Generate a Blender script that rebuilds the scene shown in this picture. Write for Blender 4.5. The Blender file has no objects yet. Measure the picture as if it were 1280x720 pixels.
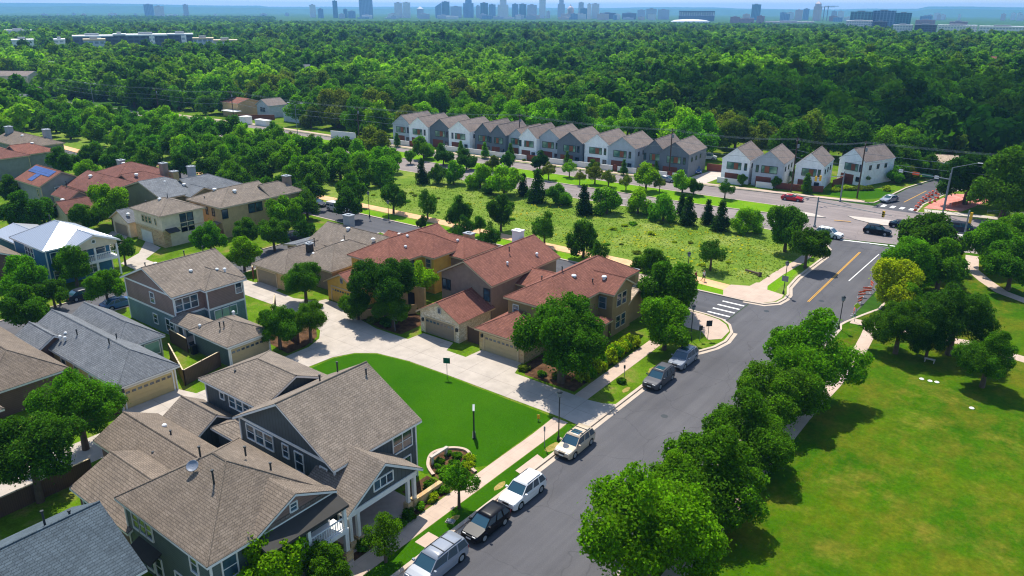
import bpy, bmesh, math, random
import numpy as np
from mathutils import Vector, Matrix
random.seed(7); np.random.seed(7)
R_ = math.radians
sc = bpy.context.scene
col = sc.collection
# ------------------------------------------------------------------ camera
FPX = 945.0; TH = math.atan(348/FPX); ROLL = R_(0.25); AZ = R_(37.4); H = 38.0
Fw = Vector((-math.sin(AZ)*math.cos(TH), math.cos(AZ)*math.cos(TH), -math.sin(TH)))
Rt = Vector((math.cos(AZ), math.sin(AZ), 0)); Up = Rt.cross(Fw)
r2 = Rt*math.cos(ROLL)+Up*math.sin(ROLL); u2 = -Rt*math.sin(ROLL)+Up*math.cos(ROLL)
cam = bpy.data.cameras.new('camera'); camo = bpy.data.objects.new('camera', cam); col.objects.link(camo)
camo.matrix_world = Matrix(((r2.x,u2.x,-Fw.x,0),(r2.y,u2.y,-Fw.y,0),(r2.z,u2.z,-Fw.z,H),(0,0,0,1)))
cam.sensor_width = 36; cam.lens = FPX*36/1280; cam.clip_start = 1; cam.clip_end = 40000
sc.camera = camo
# ------------------------------------------------------------------ light
SUN_EL = 60; SDIR = Vector((-0.77, 0.64, 0)).normalized()
sdir = Vector((SDIR.x*math.cos(R_(SUN_EL)), SDIR.y*math.cos(R_(SUN_EL)), math.sin(R_(SUN_EL))))
w = bpy.data.worlds.new('World'); sc.world = w; w.use_nodes = True
nt = w.node_tree; bgn = nt.nodes['Background']
sky = nt.nodes.new('ShaderNodeTexSky'); sky.sky_type = 'NISHITA'; sky.sun_disc = False
sky.sun_elevation = R_(SUN_EL); sky.sun_rotation = math.atan2(SDIR.x, SDIR.y)
sky.air_density = 1.0; sky.dust_density = 0.6; sky.ozone_density = 2.5
nt.links.new(sky.outputs[0], bgn.inputs[0]); bgn.inputs[1].default_value = 0.15
sl = bpy.data.lights.new('sun', 'SUN'); sl.energy = 4.9; sl.angle = R_(0.5); sl.color = (1, .95, .86)
so = bpy.data.objects.new('sun', sl); col.objects.link(so); so.rotation_euler = (-sdir).to_track_quat('-Z', 'Y').to_euler()
so.location = (0, 0, 200)
sc.view_settings.view_transform = 'Standard'; sc.view_settings.look = 'None'
sc.view_settings.exposure = 0.42; sc.view_settings.gamma = 1
HAZE = 0.00012
sc.cycles.filter_width = 1.15; sc.cycles.volume_bounces = 1; sc.cycles.max_bounces = 8; sc.cycles.transparent_max_bounces = 8
# ------------------------------------------------------------------ pixel <-> ground (authoring helper)
def ray(px, py):
    x, y = px-640, 360-py
    c, s = math.cos(ROLL), math.sin(ROLL)
    x, y = x*c-y*s, x*s+y*c
    return Fw*FPX+Rt*x+Up*y
def G(px, py, z=0.0):
    d = ray(px, py); t = (z-H)/d.z
    return d.x*t, d.y*t
def depth(x, y, z=0): return Vector((x, y, z-H)).dot(Fw)
# ------------------------------------------------------------------ materials
def lin(c):
    return tuple(((v/255)/12.92 if v/255 <= .04045 else ((v/255+.055)/1.055)**2.4) for v in c)
M = {}
class NT:
    def __init__(s, name, rough=.8, spec=.3):
        m = bpy.data.materials.new(name); m.use_nodes = True; s.m = m; s.t = m.node_tree; s.b = s.t.nodes['Principled BSDF']
        s.b.inputs['Roughness'].default_value = rough; s.b.inputs['Specular IOR Level'].default_value = spec; M[name] = m
    def n(s, k, **kw):
        o = s.t.nodes.new(k)
        for a, v in kw.items():
            if a.startswith('i_'): o.inputs[int(a[2:])].default_value = v
            else: setattr(o, a, v)
        return o
    def l(s, a, b): s.t.links.new(a, b)
    def co(s, kind='Object'): return s.n('ShaderNodeTexCoord').outputs[kind]
    def noise(s, scale, detail=4, rough=.6, vec=None, sc3=None):
        n = s.n('ShaderNodeTexNoise'); n.inputs['Scale'].default_value = scale; n.inputs['Detail'].default_value = detail; n.inputs['Roughness'].default_value = rough
        v = vec or s.co()
        if sc3:
            mp = s.n('ShaderNodeMapping'); mp.inputs['Scale'].default_value = sc3; s.l(v, mp.inputs[0]); v = mp.outputs[0]
        s.l(v, n.inputs['Vector']); return n.outputs['Fac']
    def ramp(s, fac, *stops):
        r = s.n('ShaderNodeValToRGB'); e = r.color_ramp.elements
        while len(e) < len(stops): e.new(.5)
        for q, (p, c) in zip(e, stops): q.position = p; q.color = (*c, 1) if len(c) == 3 else c
        s.l(fac, r.inputs[0]); return r.outputs[0]
    def mix(s, fac, a, b, mode='MIX'):
        m = s.n('ShaderNodeMix', data_type='RGBA', blend_type=mode)
        for i, v in ((0, fac), (6, a), (7, b)):
            if hasattr(v, 'is_linked'): s.l(v, m.inputs[i])
            else: m.inputs[i].default_value = v if i == 0 else ((*v, 1) if len(v) == 3 else v)
        return m.outputs[2]
    def math(s, op, a, b=0.0):
        m = s.n('ShaderNodeMath', operation=op)
        for i, v in ((0, a), (1, b)):
            if hasattr(v, 'is_linked'): s.l(v, m.inputs[i])
            else: m.inputs[i].default_value = v
        return m.outputs[0]
    def col(s, c):
        if hasattr(c, 'is_linked'): s.l(c, s.b.inputs['Base Color'])
        else: s.b.inputs['Base Color'].default_value = (*c, 1)
    def bump(s, h, st=.3, d=.02):
        b = s.n('ShaderNodeBump'); b.inputs['Strength'].default_value = st; b.inputs['Distance'].default_value = d
        s.l(h, b.inputs['Height']); s.l(b.outputs[0], s.b.inputs['Normal'])
def mul(c, k): return tuple(v*k for v in c)
def plain(name, c, rough=.7, var=.12, scale=1.5, spec=.3):
    t = NT(name, rough, spec); c = lin(c)
    t.col(t.ramp(t.noise(scale, 5), (.3, mul(c, 1-var)), (.7, mul(c, 1+var)))); return t
def shingle(name, c, var=.22):
    t = NT(name, .9, .15); c = lin(c)
    sp = t.n('ShaderNodeSeparateXYZ'); t.l(t.co(), sp.inputs[0])
    u = t.math('ADD', sp.outputs[0], sp.outputs[1]); v = t.math('MULTIPLY', sp.outputs[2], 2.0)
    cb = t.n('ShaderNodeCombineXYZ'); t.l(u, cb.inputs[0]); t.l(v, cb.inputs[1])
    br = t.n('ShaderNodeTexBrick'); t.l(cb.outputs[0], br.inputs['Vector'])
    br.inputs['Scale'].default_value = 1; br.inputs['Brick Width'].default_value = .42; br.inputs['Row Height'].default_value = .19
    br.inputs['Mortar Size'].default_value = .028; br.inputs['Color1'].default_value = (*mul(c, 1-var), 1); br.inputs['Color2'].default_value = (*mul(c, 1+var), 1)
    br.inputs['Mortar'].default_value = (*mul(c, .5), 1); br.inputs['Mortar Smooth'].default_value = .6
    big = t.ramp(t.noise(.5, 6, .65), (.3, (.80, .80, .80)), (.72, (1.16, 1.14, 1.12)))
    fine = t.ramp(t.noise(9, 2), (.3, (.85, .85, .85)), (.7, (1.15, 1.15, 1.15)))
    strk = t.ramp(t.noise(2.5, 3, .6, None, (1, 1, .25)), (.35, (.88, .87, .86)), (.6, (1.05, 1.05, 1.05)))
    k = t.mix(1.0, br.outputs[0], big, 'MULTIPLY'); k = t.mix(1.0, k, fine, 'MULTIPLY'); k = t.mix(.8, k, strk, 'MULTIPLY'); t.col(k)
    t.bump(br.outputs['Fac'], -.4, .02) if False else t.bump(t.noise(14, 2), .5, .03)
def siding(name, c, kind='lap', pitch=.2):
    t = NT(name, .65, .3); c = lin(c)
    sp = t.n('ShaderNodeSeparateXYZ'); t.l(t.co(), sp.inputs[0])
    v = sp.outputs[2] if kind == 'lap' else t.math('ADD', sp.outputs[0], sp.outputs[1])
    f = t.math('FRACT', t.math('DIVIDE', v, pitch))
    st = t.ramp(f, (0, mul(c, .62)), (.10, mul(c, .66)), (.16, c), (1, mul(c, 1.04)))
    n = t.ramp(t.noise(.9, 5), (.3, (.86, .86, .86)), (.7, (1.1, 1.1, 1.1)))
    t.col(t.mix(1.0, st, n, 'MULTIPLY')); t.bump(t.math('LESS_THAN', f, .13), -.4, .03)
def stone(name, c1, c2, mortar):
    t = NT(name, .9, .2)
    sp = t.n('ShaderNodeSeparateXYZ'); t.l(t.co(), sp.inputs[0])
    cb = t.n('ShaderNodeCombineXYZ'); t.l(t.math('ADD', sp.outputs[0], sp.outputs[1]), cb.inputs[0]); t.l(sp.outputs[2], cb.inputs[1])
    vo = t.n('ShaderNodeTexVoronoi'); vo.inputs['Scale'].default_value = 3.2; mp = t.n('ShaderNodeMapping'); mp.inputs['Scale'].default_value = (.7, 1.6, 1); t.l(cb.outputs[0], mp.inputs[0]); t.l(mp.outputs[0], vo.inputs['Vector'])
    sx = t.n('ShaderNodeSeparateXYZ'); t.l(vo.outputs['Color'], sx.inputs[0])
    k = t.ramp(sx.outputs[0], (0, lin(c1)), (.5, mul(lin(c2), .9)), (1, lin(c2)))
    vd = t.n('ShaderNodeTexVoronoi', feature='DISTANCE_TO_EDGE'); vd.inputs['Scale'].default_value = 3.2; t.l(mp.outputs[0], vd.inputs['Vector'])
    t.col(t.mix(t.math('LESS_THAN', vd.outputs[0], .05), k, lin(mortar))); t.bump(vd.outputs[0], .4, .05)
shingle('taupe_shingle', (132, 121, 109), .13); shingle('brown_shingle', (124, 112, 99), .13); shingle('red_shingle', (136, 90, 76), .13); shingle('slate_shingle', (116, 120, 124), .13)
shingle('bluegrey_shingle', (84, 96, 104), .12); shingle('far_shingle', (138, 126, 118), .08); shingle('darkred_shingle', (124, 84, 74), .13); shingle('tan_shingle', (196, 176, 152))
siding('charcoal_batten', (76, 84, 86), 'batten', .4); siding('sage_lap', (88, 102, 98)); siding('teal_lap', (108, 130, 132)); siding('mauve_lap', (140, 114, 104))
siding('blue_lap', (48, 108, 140)); siding('olive_lap', (118, 116, 88)); siding('cream_lap', (206, 182, 128)); siding('grey_lap', (138, 140, 134)); siding('brown_lap', (118, 92, 82))
siding('white_batten', (250, 250, 250), 'batten', .22); siding('lightgrey_batten', (176, 184, 192), 'batten', .22); siding('darkgrey_batten', (104, 114, 124), 'batten', .22)
siding('cedar', (138, 82, 56), 'lap', .16); siding('fence_wood', (92, 70, 56), 'batten', .16); siding('red_wood', (122, 66, 50), 'batten', .2)
stone('limestone', (206, 184, 150), (232, 218, 192), (190, 172, 148)); stone('gold_stone', (176, 138, 92), (206, 176, 128), (170, 150, 120))
plain('stucco_cream', (214, 198, 170)); plain('stucco_yellow', (206, 164, 72)); plain('stucco_olive', (148, 124, 82)); plain('stucco_taupe', (140, 120, 104)); plain('stucco_tan', (186, 156, 112))
plain('white_trim', (226, 224, 218), .5, .05); plain('tan_trim', (196, 176, 140), .6, .06); plain('offwhite_wall', (226, 224, 220), .7, .06, .6)
plain('garage_tan', (176, 158, 118), .6, .06); plain('garage_cream', (196, 174, 122), .6, .06); plain('garage_white', (206, 204, 196), .6, .06); plain('garage_brown', (134, 122, 102), .6, .06)
plain('dark_metal', (44, 50, 52), .5, .1); plain('grey_metal', (150, 154, 156), .4, .08); plain('galvanised', (120, 128, 132), .5, .1); plain('rubber', (20, 20, 21), .8, .05)
plain('dark_plastic', (26, 27, 29), .6, .05); plain('wood_pole', (78, 62, 52), .9, .2, 3); plain('white_plastic', (226, 226, 222), .5, .03); plain('red_lamp', (150, 16, 14), .3, .03)
plain('signal_yellow', (226, 176, 32), .5, .05); plain('orange_plastic', (226, 84, 30), .6, .05); plain('sign_green', (20, 98, 74), .5, .05); plain('sign_yellow_green', (176, 214, 30), .5, .05)
plain('skin', (196, 146, 118), .6, .03); plain('cloth_red', (150, 52, 48), .9, .1); plain('cloth_blue', (58, 66, 84), .9, .1); plain('cloth_white', (222, 220, 214), .9, .05); plain('hair', (44, 32, 26), .8, .1)
plain('bark', (92, 78, 64), .95, .25, 4); plain('dish_grey', (120, 128, 140), .5, .1); plain('brick_red', (150, 84, 68), .9, .15); plain('terracotta', (206, 118, 92), .9, .1); plain('patio', (176, 160, 148), .9, .1)
plain('skirt_dark', (60, 58, 54), .9, .1); plain('cloud_white', (245, 245, 248), 1, .02)
t = NT('glass', .08, .8); t.col(t.ramp(t.noise(.7, 2), (.4, lin((30, 44, 54))), (.65, lin((66, 96, 108)))))
t = NT('glass_green_reflection', .15, .8); t.col(t.ramp(t.noise(.35, 2), (.4, lin((60, 100, 92))), (.62, lin((150, 186, 160)))))  # dark panes with a pale green reflection mottled into their base colour
t = NT('car_glass', .05, .9); t.col(lin((40, 74, 88)))  # teal-blue windscreen reflection is put into this base colour
t = NT('solar', .25, .6); sp = t.n('ShaderNodeTexBrick'); sp.inputs['Scale'].default_value = 1; sp.inputs['Brick Width'].default_value = 1; sp.inputs['Row Height'].default_value = 1.3; sp.offset = 0
sp.inputs['Color1'].default_value = (*lin((38, 62, 122)), 1); sp.inputs['Color2'].default_value = (*lin((46, 74, 140)), 1); sp.inputs['Mortar'].default_value = (*lin((24, 30, 44)), 1); sp.inputs['Mortar Size'].default_value = .04
t.l(t.co(), sp.inputs[0]); t.col(sp.outputs[0])
t = NT('standing_seam', .38, .5); t.b.inputs['Metallic'].default_value = .55
sp = t.n('ShaderNodeSeparateXYZ'); t.l(t.co(), sp.inputs[0])
ge = t.n('ShaderNodeNewGeometry'); sn = t.n('ShaderNodeSeparateXYZ'); t.l(ge.outputs['True Normal'], sn.inputs[0])
k = t.math('GREATER_THAN', t.math('ABSOLUTE', sn.outputs[0]), t.math('ABSOLUTE', sn.outputs[1]))
u = t.math('ADD', t.math('MULTIPLY', k, sp.outputs[1]), t.math('MULTIPLY', t.math('SUBTRACT', 1.0, k), sp.outputs[0]))
f = t.math('FRACT', t.math('DIVIDE', u, .5)); t.col(t.ramp(f, (0, (.3, .31, .33)), (.12, (.26, .27, .29)), (.2, (.44, .46, .49)), (1, (.46, .48, .51)))); t.bump(t.math('LESS_THAN', f, .14), .6, .05)
def ground_mat(name, base, *stops, s=.25, fine=6, amt=.25, rough=.95, bump=.3):
    t = NT(name, rough, .03)
    k = t.ramp(t.noise(s, 7, .62, t.co('Object')), *[(p, lin(c)) for p, c in stops])
    k2 = t.ramp(t.noise(fine, 3, .6), (.3, (1-amt,)*3), (.7, (1+amt,)*3))
    t.col(t.mix(1.0, k, k2, 'MULTIPLY')); t.bump(t.noise(fine*1.6, 3), bump, .05); return t
ground_mat('terrain_green', 0, (.3, (40, 74, 20)), (.7, (66, 100, 30)), s=.02, fine=.5)
ground_mat('lot_grass', 0, (.3, (70, 92, 16)), (.5, (84, 116, 16)), (.72, (128, 116, 62)), s=.35)
ground_mat('lush_lawn', 0, (.35, (40, 84, 2)), (.65, (52, 94, 4)), s=.12, amt=.14)
ground_mat('median_grass', 0, (.35, (88, 134, 14)), (.65, (108, 144, 20)), s=.2)
ground_mat('dry_grass', 0, (.35, (130, 120, 56)), (.65, (158, 140, 84)), s=1.4)
ground_mat('mulch', 0, (.35, (64, 46, 32)), (.65, (104, 78, 56)), s=1.2)
ground_mat('red_dirt', 0, (.35, (186, 116, 104)), (.65, (208, 146, 132)), s=.6)
# park lawn: bright green with dry straw patches
t = NT('park_lawn', .95, .03); o = t.co()
k = t.ramp(t.noise(.07, 6, .6, o), (.32, lin((46, 88, 2))), (.5, lin((62, 98, 4))), (.68, lin((86, 100, 10))))
dry = t.ramp(t.noise(.16, 8, .72, o), (.53, (0, 0, 0)), (.70, (.6, .6, .6))); k = t.mix(dry, k, lin((128, 116, 48)))
br_ = t.ramp(t.noise(.28, 9, .78, o, (1, .6, 1)), (.45, (0, 0, 0)), (.62, (.42, .42, .42))); k = t.mix(br_, k, lin((118, 98, 34)))
dark = t.ramp(t.noise(.6, 9, .8, o), (.35, (.72, .78, .70)), (.62, (1.10, 1.08, 1.04)))
fn = t.ramp(t.noise(2.6, 8, .85), (.36, (.70, .74, .66)), (.64, (1.22, 1.18, 1.16)))
k = t.mix(1.0, k, dark, 'MULTIPLY'); k = t.mix(1.0, k, fn, 'MULTIPLY'); t.col(k); t.bump(t.noise(9, 3), .5, .06)
t = NT('meadow', .95, .03); o = t.co()
k = t.ramp(t.noise(.14, 7, .65, o), (.33, lin((92, 120, 38))), (.5, lin((108, 130, 46))), (.68, lin((136, 146, 74))))
gr = t.ramp(t.noise(.9, 8, .8, o), (.32, (.72, .80, .66)), (.65, (1.10, 1.10, 1.1))); k = t.mix(1.0, k, gr, 'MULTIPLY')
ye = t.ramp(t.noise(.09, 4, .6, o), (.58, (0, 0, 0)), (.72, (.4, .4, .4))); k = t.mix(ye, k, lin((160, 158, 44))); t.col(k); t.bump(t.noise(3, 4), .8, .2)
def concrete(name, c, joint=1.5, jw=.03, var=.08, sx=0, sy=0):
    t = NT(name, .9, .2); c = lin(c); o = t.co(); k = t.ramp(t.noise(.6, 7, .65, o), (.3, mul(c, 1-var*1.6)), (.7, mul(c, 1+var)))
    if joint:
        sp = t.n('ShaderNodeSeparateXYZ'); t.l(o, sp.inputs[0])
        jx = t.math('LESS_THAN', t.math('FRACT', t.math('DIVIDE', sp.outputs[0], joint)), jw/joint)
        jy = t.math('LESS_THAN', t.math('FRACT', t.math('DIVIDE', sp.outputs[1], joint)), jw/joint)
        k = t.mix(t.math('MULTIPLY', t.math('MAXIMUM', jx, jy), .35), k, mul(c, .45))
    t.col(k); t.bump(t.noise(25, 2), .2, .01)
concrete('pavement', (188, 166, 148), 1.5); concrete('alley_concrete', (178, 167, 154), 3.6, .09, .10); concrete('kerb_concrete', (188, 172, 154), 0); concrete('white_concrete', (186, 176, 164), 0)
concrete('trail_gravel', (216, 170, 126), 0, var=.12)
def asphalt(name, c, rot=0):
    t = NT(name, .92, .2); c = lin(c); o = t.co()
    k = t.ramp(t.noise(.12, 7, .6, o), (.3, mul(c, .84)), (.7, mul(c, 1.14)))
    s1 = t.ramp(t.noise(.5, 5, .6, o, (1.6, .05, 1) if not rot else (.05, 1.6, 1)), (.35, (.88, .88, .89)), (.65, (1.12, 1.11, 1.1)))
    k = t.mix(1.0, k, s1, 'MULTIPLY'); f = t.ramp(t.noise(12, 2), (.3, (.88,)*3), (.7, (1.12,)*3)); k = t.mix(1.0, k, f, 'MULTIPLY')
    vo = t.n('ShaderNodeTexVoronoi', feature='DISTANCE_TO_EDGE'); vo.inputs['Scale'].default_value = .16; t.l(o, vo.inputs['Vector'])
    wv = t.n('ShaderNodeVectorMath', operation='ADD'); nn = t.n('ShaderNodeTexNoise'); nn.inputs['Scale'].default_value = .8; t.l(o, nn.inputs[0]); t.l(o, wv.inputs[0]); t.l(nn.outputs[1], wv.inputs[1]); t.l(wv.outputs[0], vo.inputs['Vector'])
    k = t.mix(t.math('MULTIPLY', t.math('LESS_THAN', vo.outputs[0], .006), .35), k, mul(c, .5)); t.col(k); t.bump(t.noise(30, 2), .3, .01)
asphalt('street_asphalt', (88, 87, 89)); asphalt('boulevard_asphalt', (132, 122, 118), 1); asphalt('cross_asphalt', (84, 84, 87), 1)
plain('road_white', (222, 220, 214), .7, .1, 3); plain('road_yellow', (186, 138, 48), .7, .12, 3)
def leaf_mat(name, inst=False):
    t = NT(name, .85, .06)
    if inst: a = t.n('ShaderNodeAttribute', attribute_type='INSTANCER', attribute_name='tint'); c = a.outputs['Color']
    else: c = t.n('ShaderNodeObjectInfo').outputs['Color']
    at = t.n('ShaderNodeAttribute', attribute_name='tone')
    k = t.mix(1.0, c, at.outputs['Color'], 'MULTIPLY'); t.col(k)
    tr = t.n('ShaderNodeBsdfTranslucent'); t.l(t.mix(1.0, k, (1.25, 1.35, .5), 'MULTIPLY'), tr.inputs[0])
    ms = t.n('ShaderNodeMixShader'); ms.inputs[0].default_value = .42; t.l(t.b.outputs[0], ms.inputs[1]); t.l(tr.outputs[0], ms.inputs[2])
    t.l(ms.outputs[0], t.t.nodes['Material Output'].inputs[0])
leaf_mat('leaves'); leaf_mat('leaves_wood', True)
def paint(name, c, metal=.3):
    t = NT(name, .3, .5); t.col(lin(c)); t.b.inputs['Metallic'].default_value = 0; t.b.inputs['Roughness'].default_value = .22; t.b.inputs['Coat Weight'].default_value = .15; t.b.inputs['Coat Roughness'].default_value = .08
for n_, c_ in dict(paint_white=(226, 226, 224), paint_silver=(136, 142, 152), paint_black=(12, 15, 22), paint_tan=(196, 178, 152), paint_grey=(84, 84, 88), paint_red=(170, 16, 34), paint_blue=(60, 100, 150), paint_dark=(40, 44, 54)).items(): paint(n_, c_)
for n_ in ('paint_black', 'paint_dark', 'paint_grey'):
    b_ = M[n_].node_tree.nodes['Principled BSDF']; b_.inputs['Coat Weight'].default_value = 0; b_.inputs['Specular IOR Level'].default_value = .16; b_.inputs['Roughness'].default_value = .36
# ------------------------------------------------------------------ mesh helpers
def tag(o, label=None, cat=None, group=None, kind=None):
    if label: o['label'] = label
    if cat: o['category'] = cat
    if group: o['group'] = group
    if kind: o['kind'] = kind
    return o
def link_mesh(name, me, mat=None, parent=None, loc=None):
    o = bpy.data.objects.new(name, me); col.objects.link(o)
    if mat is not None and not me.materials: me.materials.append(M[mat] if isinstance(mat, str) else mat)
    if parent: o.parent = parent
    if loc: o.location = loc
    return o
def empty(name, x=0, y=0, z=0, rz=0):
    o = bpy.data.objects.new(name, None); col.objects.link(o); o.location = (x, y, z); o.rotation_euler = (0, 0, rz); o.empty_display_size = .5; return o
class MB:
    def __init__(s): s.v = []; s.f = []; s.sm = False
    def add(s, vs, fs):
        n = len(s.v); s.v += [tuple(v) for v in vs]; s.f += [tuple(i+n for i in f) for f in fs]; return s
    def box(s, x0, x1, y0, y1, z0, z1):
        return s.add([(x0,y0,z0),(x1,y0,z0),(x1,y1,z0),(x0,y1,z0),(x0,y0,z1),(x1,y0,z1),(x1,y1,z1),(x0,y1,z1)],
                     [(0,3,2,1),(4,5,6,7),(0,1,5,4),(1,2,6,5),(2,3,7,6),(3,0,4,7)])
    def prism(s, pts, z0, z1):
        n = len(pts); a = sum(pts[i][0]*pts[(i+1) % n][1]-pts[(i+1) % n][0]*pts[i][1] for i in range(n))
        if a < 0: pts = pts[::-1]
        return s.add([(x, y, z0) for x, y in pts]+[(x, y, z1) for x, y in pts],
                     [tuple(range(n))[::-1], tuple(range(n, 2*n))]+[(i, (i+1) % n, (i+1) % n+n, i+n) for i in range(n)])
    def tube(s, p0, p1, r0, r1=None, n=8):
        r1 = r0 if r1 is None else r1; p0 = Vector(p0); p1 = Vector(p1); d = (p1-p0).normalized()
        a = d.orthogonal().normalized(); b = d.cross(a)
        vs = [p0+(a*math.cos(t)+b*math.sin(t))*r0 for t in [2*math.pi*i/n for i in range(n)]]+[p1+(a*math.cos(t)+b*math.sin(t))*r1 for t in [2*math.pi*i/n for i in range(n)]]
        return s.add(vs, [tuple(range(n))[::-1], tuple(range(n, 2*n))]+[(i, (i+1) % n, (i+1) % n+n, i+n) for i in range(n)])
    def lathe(s, prof, cx=0, cy=0, n=10, z=0):
        vs = []; fs = []
        for r, h in prof: vs += [(cx+r*math.cos(2*math.pi*i/n), cy+r*math.sin(2*math.pi*i/n), z+h) for i in range(n)]
        for k in range(len(prof)-1): fs += [(k*n+i, k*n+(i+1) % n, (k+1)*n+(i+1) % n, (k+1)*n+i) for i in range(n)]
        fs += [tuple(range(n))[::-1], tuple(range((len(prof)-1)*n, len(prof)*n))]
        return s.add(vs, fs)
    def shell(s, polys, up, dn):
        idx = {}; vs = []; tf = []; edges = {}
        for p in polys:
            f = []
            for q in p:
                k = (round(q[0], 3), round(q[1], 3), round(q[2], 3))
                if k not in idx: idx[k] = len(vs); vs.append(q)
                f.append(idx[k])
            # orient up
            a, b, c = [Vector(vs[i]) for i in f[:3]]
            if (b-a).cross(c-a).z < 0: f = f[::-1]
            tf.append(f)
            for i in range(len(f)): edges[(f[i], f[(i+1) % len(f)])] = 1
        n = len(vs); V = [(x, y, z+up) for x, y, z in vs]+[(x, y, z-dn) for x, y, z in vs]
        F = [tuple(f) for f in tf]+[tuple(i+n for i in f[::-1]) for f in tf]
        F += [(b, a, a+n, b+n) for (a, b) in edges if (b, a) not in edges]
        return s.add(V, F)
    def build(s, name, mat, parent=None, org=(0, 0), smooth=False, z0=0):
        me = bpy.data.meshes.new(name); me.from_pydata([(x-org[0], y-org[1], z-z0) for x, y, z in s.v], [], s.f); me.update()
        if smooth:
            for p in me.polygons: p.use_smooth = True
        return link_mesh(name, me, mat, parent)
    def thing(s, name, mat, label, cat, group=None, smooth=False):
        xs = [v[0] for v in s.v]; ys = [v[1] for v in s.v]; zs = [v[2] for v in s.v]; c = ((min(xs)+max(xs))/2, (min(ys)+max(ys))/2); zb = min(zs)
        o = s.build(name, mat, None, c, smooth, zb); o.location = (c[0], c[1], zb); return tag(o, label, cat, group)
def sheet(name, pts, z, mat, thick=0):
    m = MB()
    if thick: m.prism(pts, z-thick, z)
    else:
        n = len(pts); a = sum(pts[i][0]*pts[(i+1) % n][1]-pts[(i+1) % n][0]*pts[i][1] for i in range(n))
        if a < 0: pts = pts[::-1]
        m.add([(x, y, z) for x, y in pts], [tuple(range(n))])
    return tag(m.build(name, mat), kind='structure')
def arc(cx, cy, r, a0, a1, n=8): return [(cx+r*math.cos(R_(a0+(a1-a0)*i/n)), cy+r*math.sin(R_(a0+(a1-a0)*i/n))) for i in range(n+1)]
def strip(pts, w):
    L = []; Rr = []
    for i, p in enumerate(pts):
        a = Vector(pts[max(0, i-1)]); b = Vector(pts[min(len(pts)-1, i+1)]); d = (b-a).normalized(); nrm = Vector((-d.y, d.x))
        L.append((p[0]+nrm.x*w/2, p[1]+nrm.y*w/2)); Rr.append((p[0]-nrm.x*w/2, p[1]-nrm.y*w/2))
    return L, Rr
def ribbon(name, pts, wdt, z0, z1, mat, closed=False):
    if closed: pts = pts+[pts[0]]
    L, Rr = strip(pts, wdt); m = MB(); n = len(pts)
    V = [(x, y, z1) for x, y in L]+[(x, y, z1) for x, y in Rr]+[(x, y, z0) for x, y in L]+[(x, y, z0) for x, y in Rr]
    F = []
    for i in range(n-1):
        F += [(i, n+i, n+i+1, i+1), (i, i+1, 2*n+i+1, 2*n+i), (n+i+1, n+i, 3*n+i, 3*n+i+1)]
    m.add(V, F); return tag(m.build(name, mat), kind='structure')
def front(x): return 161+0.085*(x+166)      # street line of the townhouse row
# ------------------------------------------------------------------ ground and roads
sheet('ground', [(-14000, -3000), (6000, -3000), (6000, 16000), (-14000, 16000)], -0.03, 'terrain_green')
sheet('street', [(-33.2, -30), (-20.5, -30), (-20.5, 132), (-22, 138), (-33, 138)], 0.002, 'street_asphalt')
sheet('side_street', [(-300, 90.2), (-33.15, 88.6), (-33.15, 98.0), (-116, 97.2), (-300, 96.0)], 0.004, 'cross_asphalt')
sheet('rear_street', [(-107, -20), (-99, -20), (-99, 92), (-107, 92)], 0.002, 'street_asphalt')
sheet('boulevard', [(-420, 120), (-300, 126), (-230, 131), (-138, 132.6), (-46, 136.2), (-33, 137.9), (-14, 143), (60, 160), (60, 186), (-14, 169), (-33, 167.6), (-44.6, 167.2), (-68, 163.6), (-155, 151.5+4), (-230, 156), (-300, 150), (-420, 148)], 0.008, 'boulevard_asphalt')
sheet('north_road', [(-33.5, 166), (-33, 174), (-31.5, 190), (-26, 215), (-10, 260), (-2, 258), (-19, 205), (-24, 190), (-26, 176), (-24.5, 166)], 0.012, 'cross_asphalt')
# residential block with bulb-out corner
blk = [(-99, -30), (-33, -30), (-33, 76.5), (-32, 78.2)]+[(-31.0, 80.5), (-30.6, 83), (-31.0, 86), (-32.2, 88.2), (-33.6, 89.3), (-36, 89.8)]+[(-99, 90.1)]
sheet('residential_block', blk, 0.10, 'lot_grass', .12)
ribbon('kerb', [(-33, -30), (-33, 76.5), (-32, 78.2), (-31.0, 80.5), (-30.6, 83), (-31.0, 86), (-32.2, 88.2), (-33.6, 89.3), (-36, 89.8), (-98.6, 90.1)], .34, -.02, .14, 'kerb_concrete')
ribbon('gutter', [(-32.6, -30), (-32.6, 76.3), (-31.6, 78.0), (-30.6, 80.5), (-30.2, 83), (-30.6, 86.2)], .55, -.02, .012, 'kerb_concrete')
sheet('west_block', [(-300, -30), (-107, -30), (-107, 90.3), (-300, 90.3)], 0.10, 'lot_grass', .12)
ribbon('kerb', [(-107, -30), (-107, 90.3), (-300, 90.5)], .3, -.02, .13, 'kerb_concrete')
ribbon('kerb', [(-99, -30), (-99, 89.9)], .3, -.02, .13, 'kerb_concrete')
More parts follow.
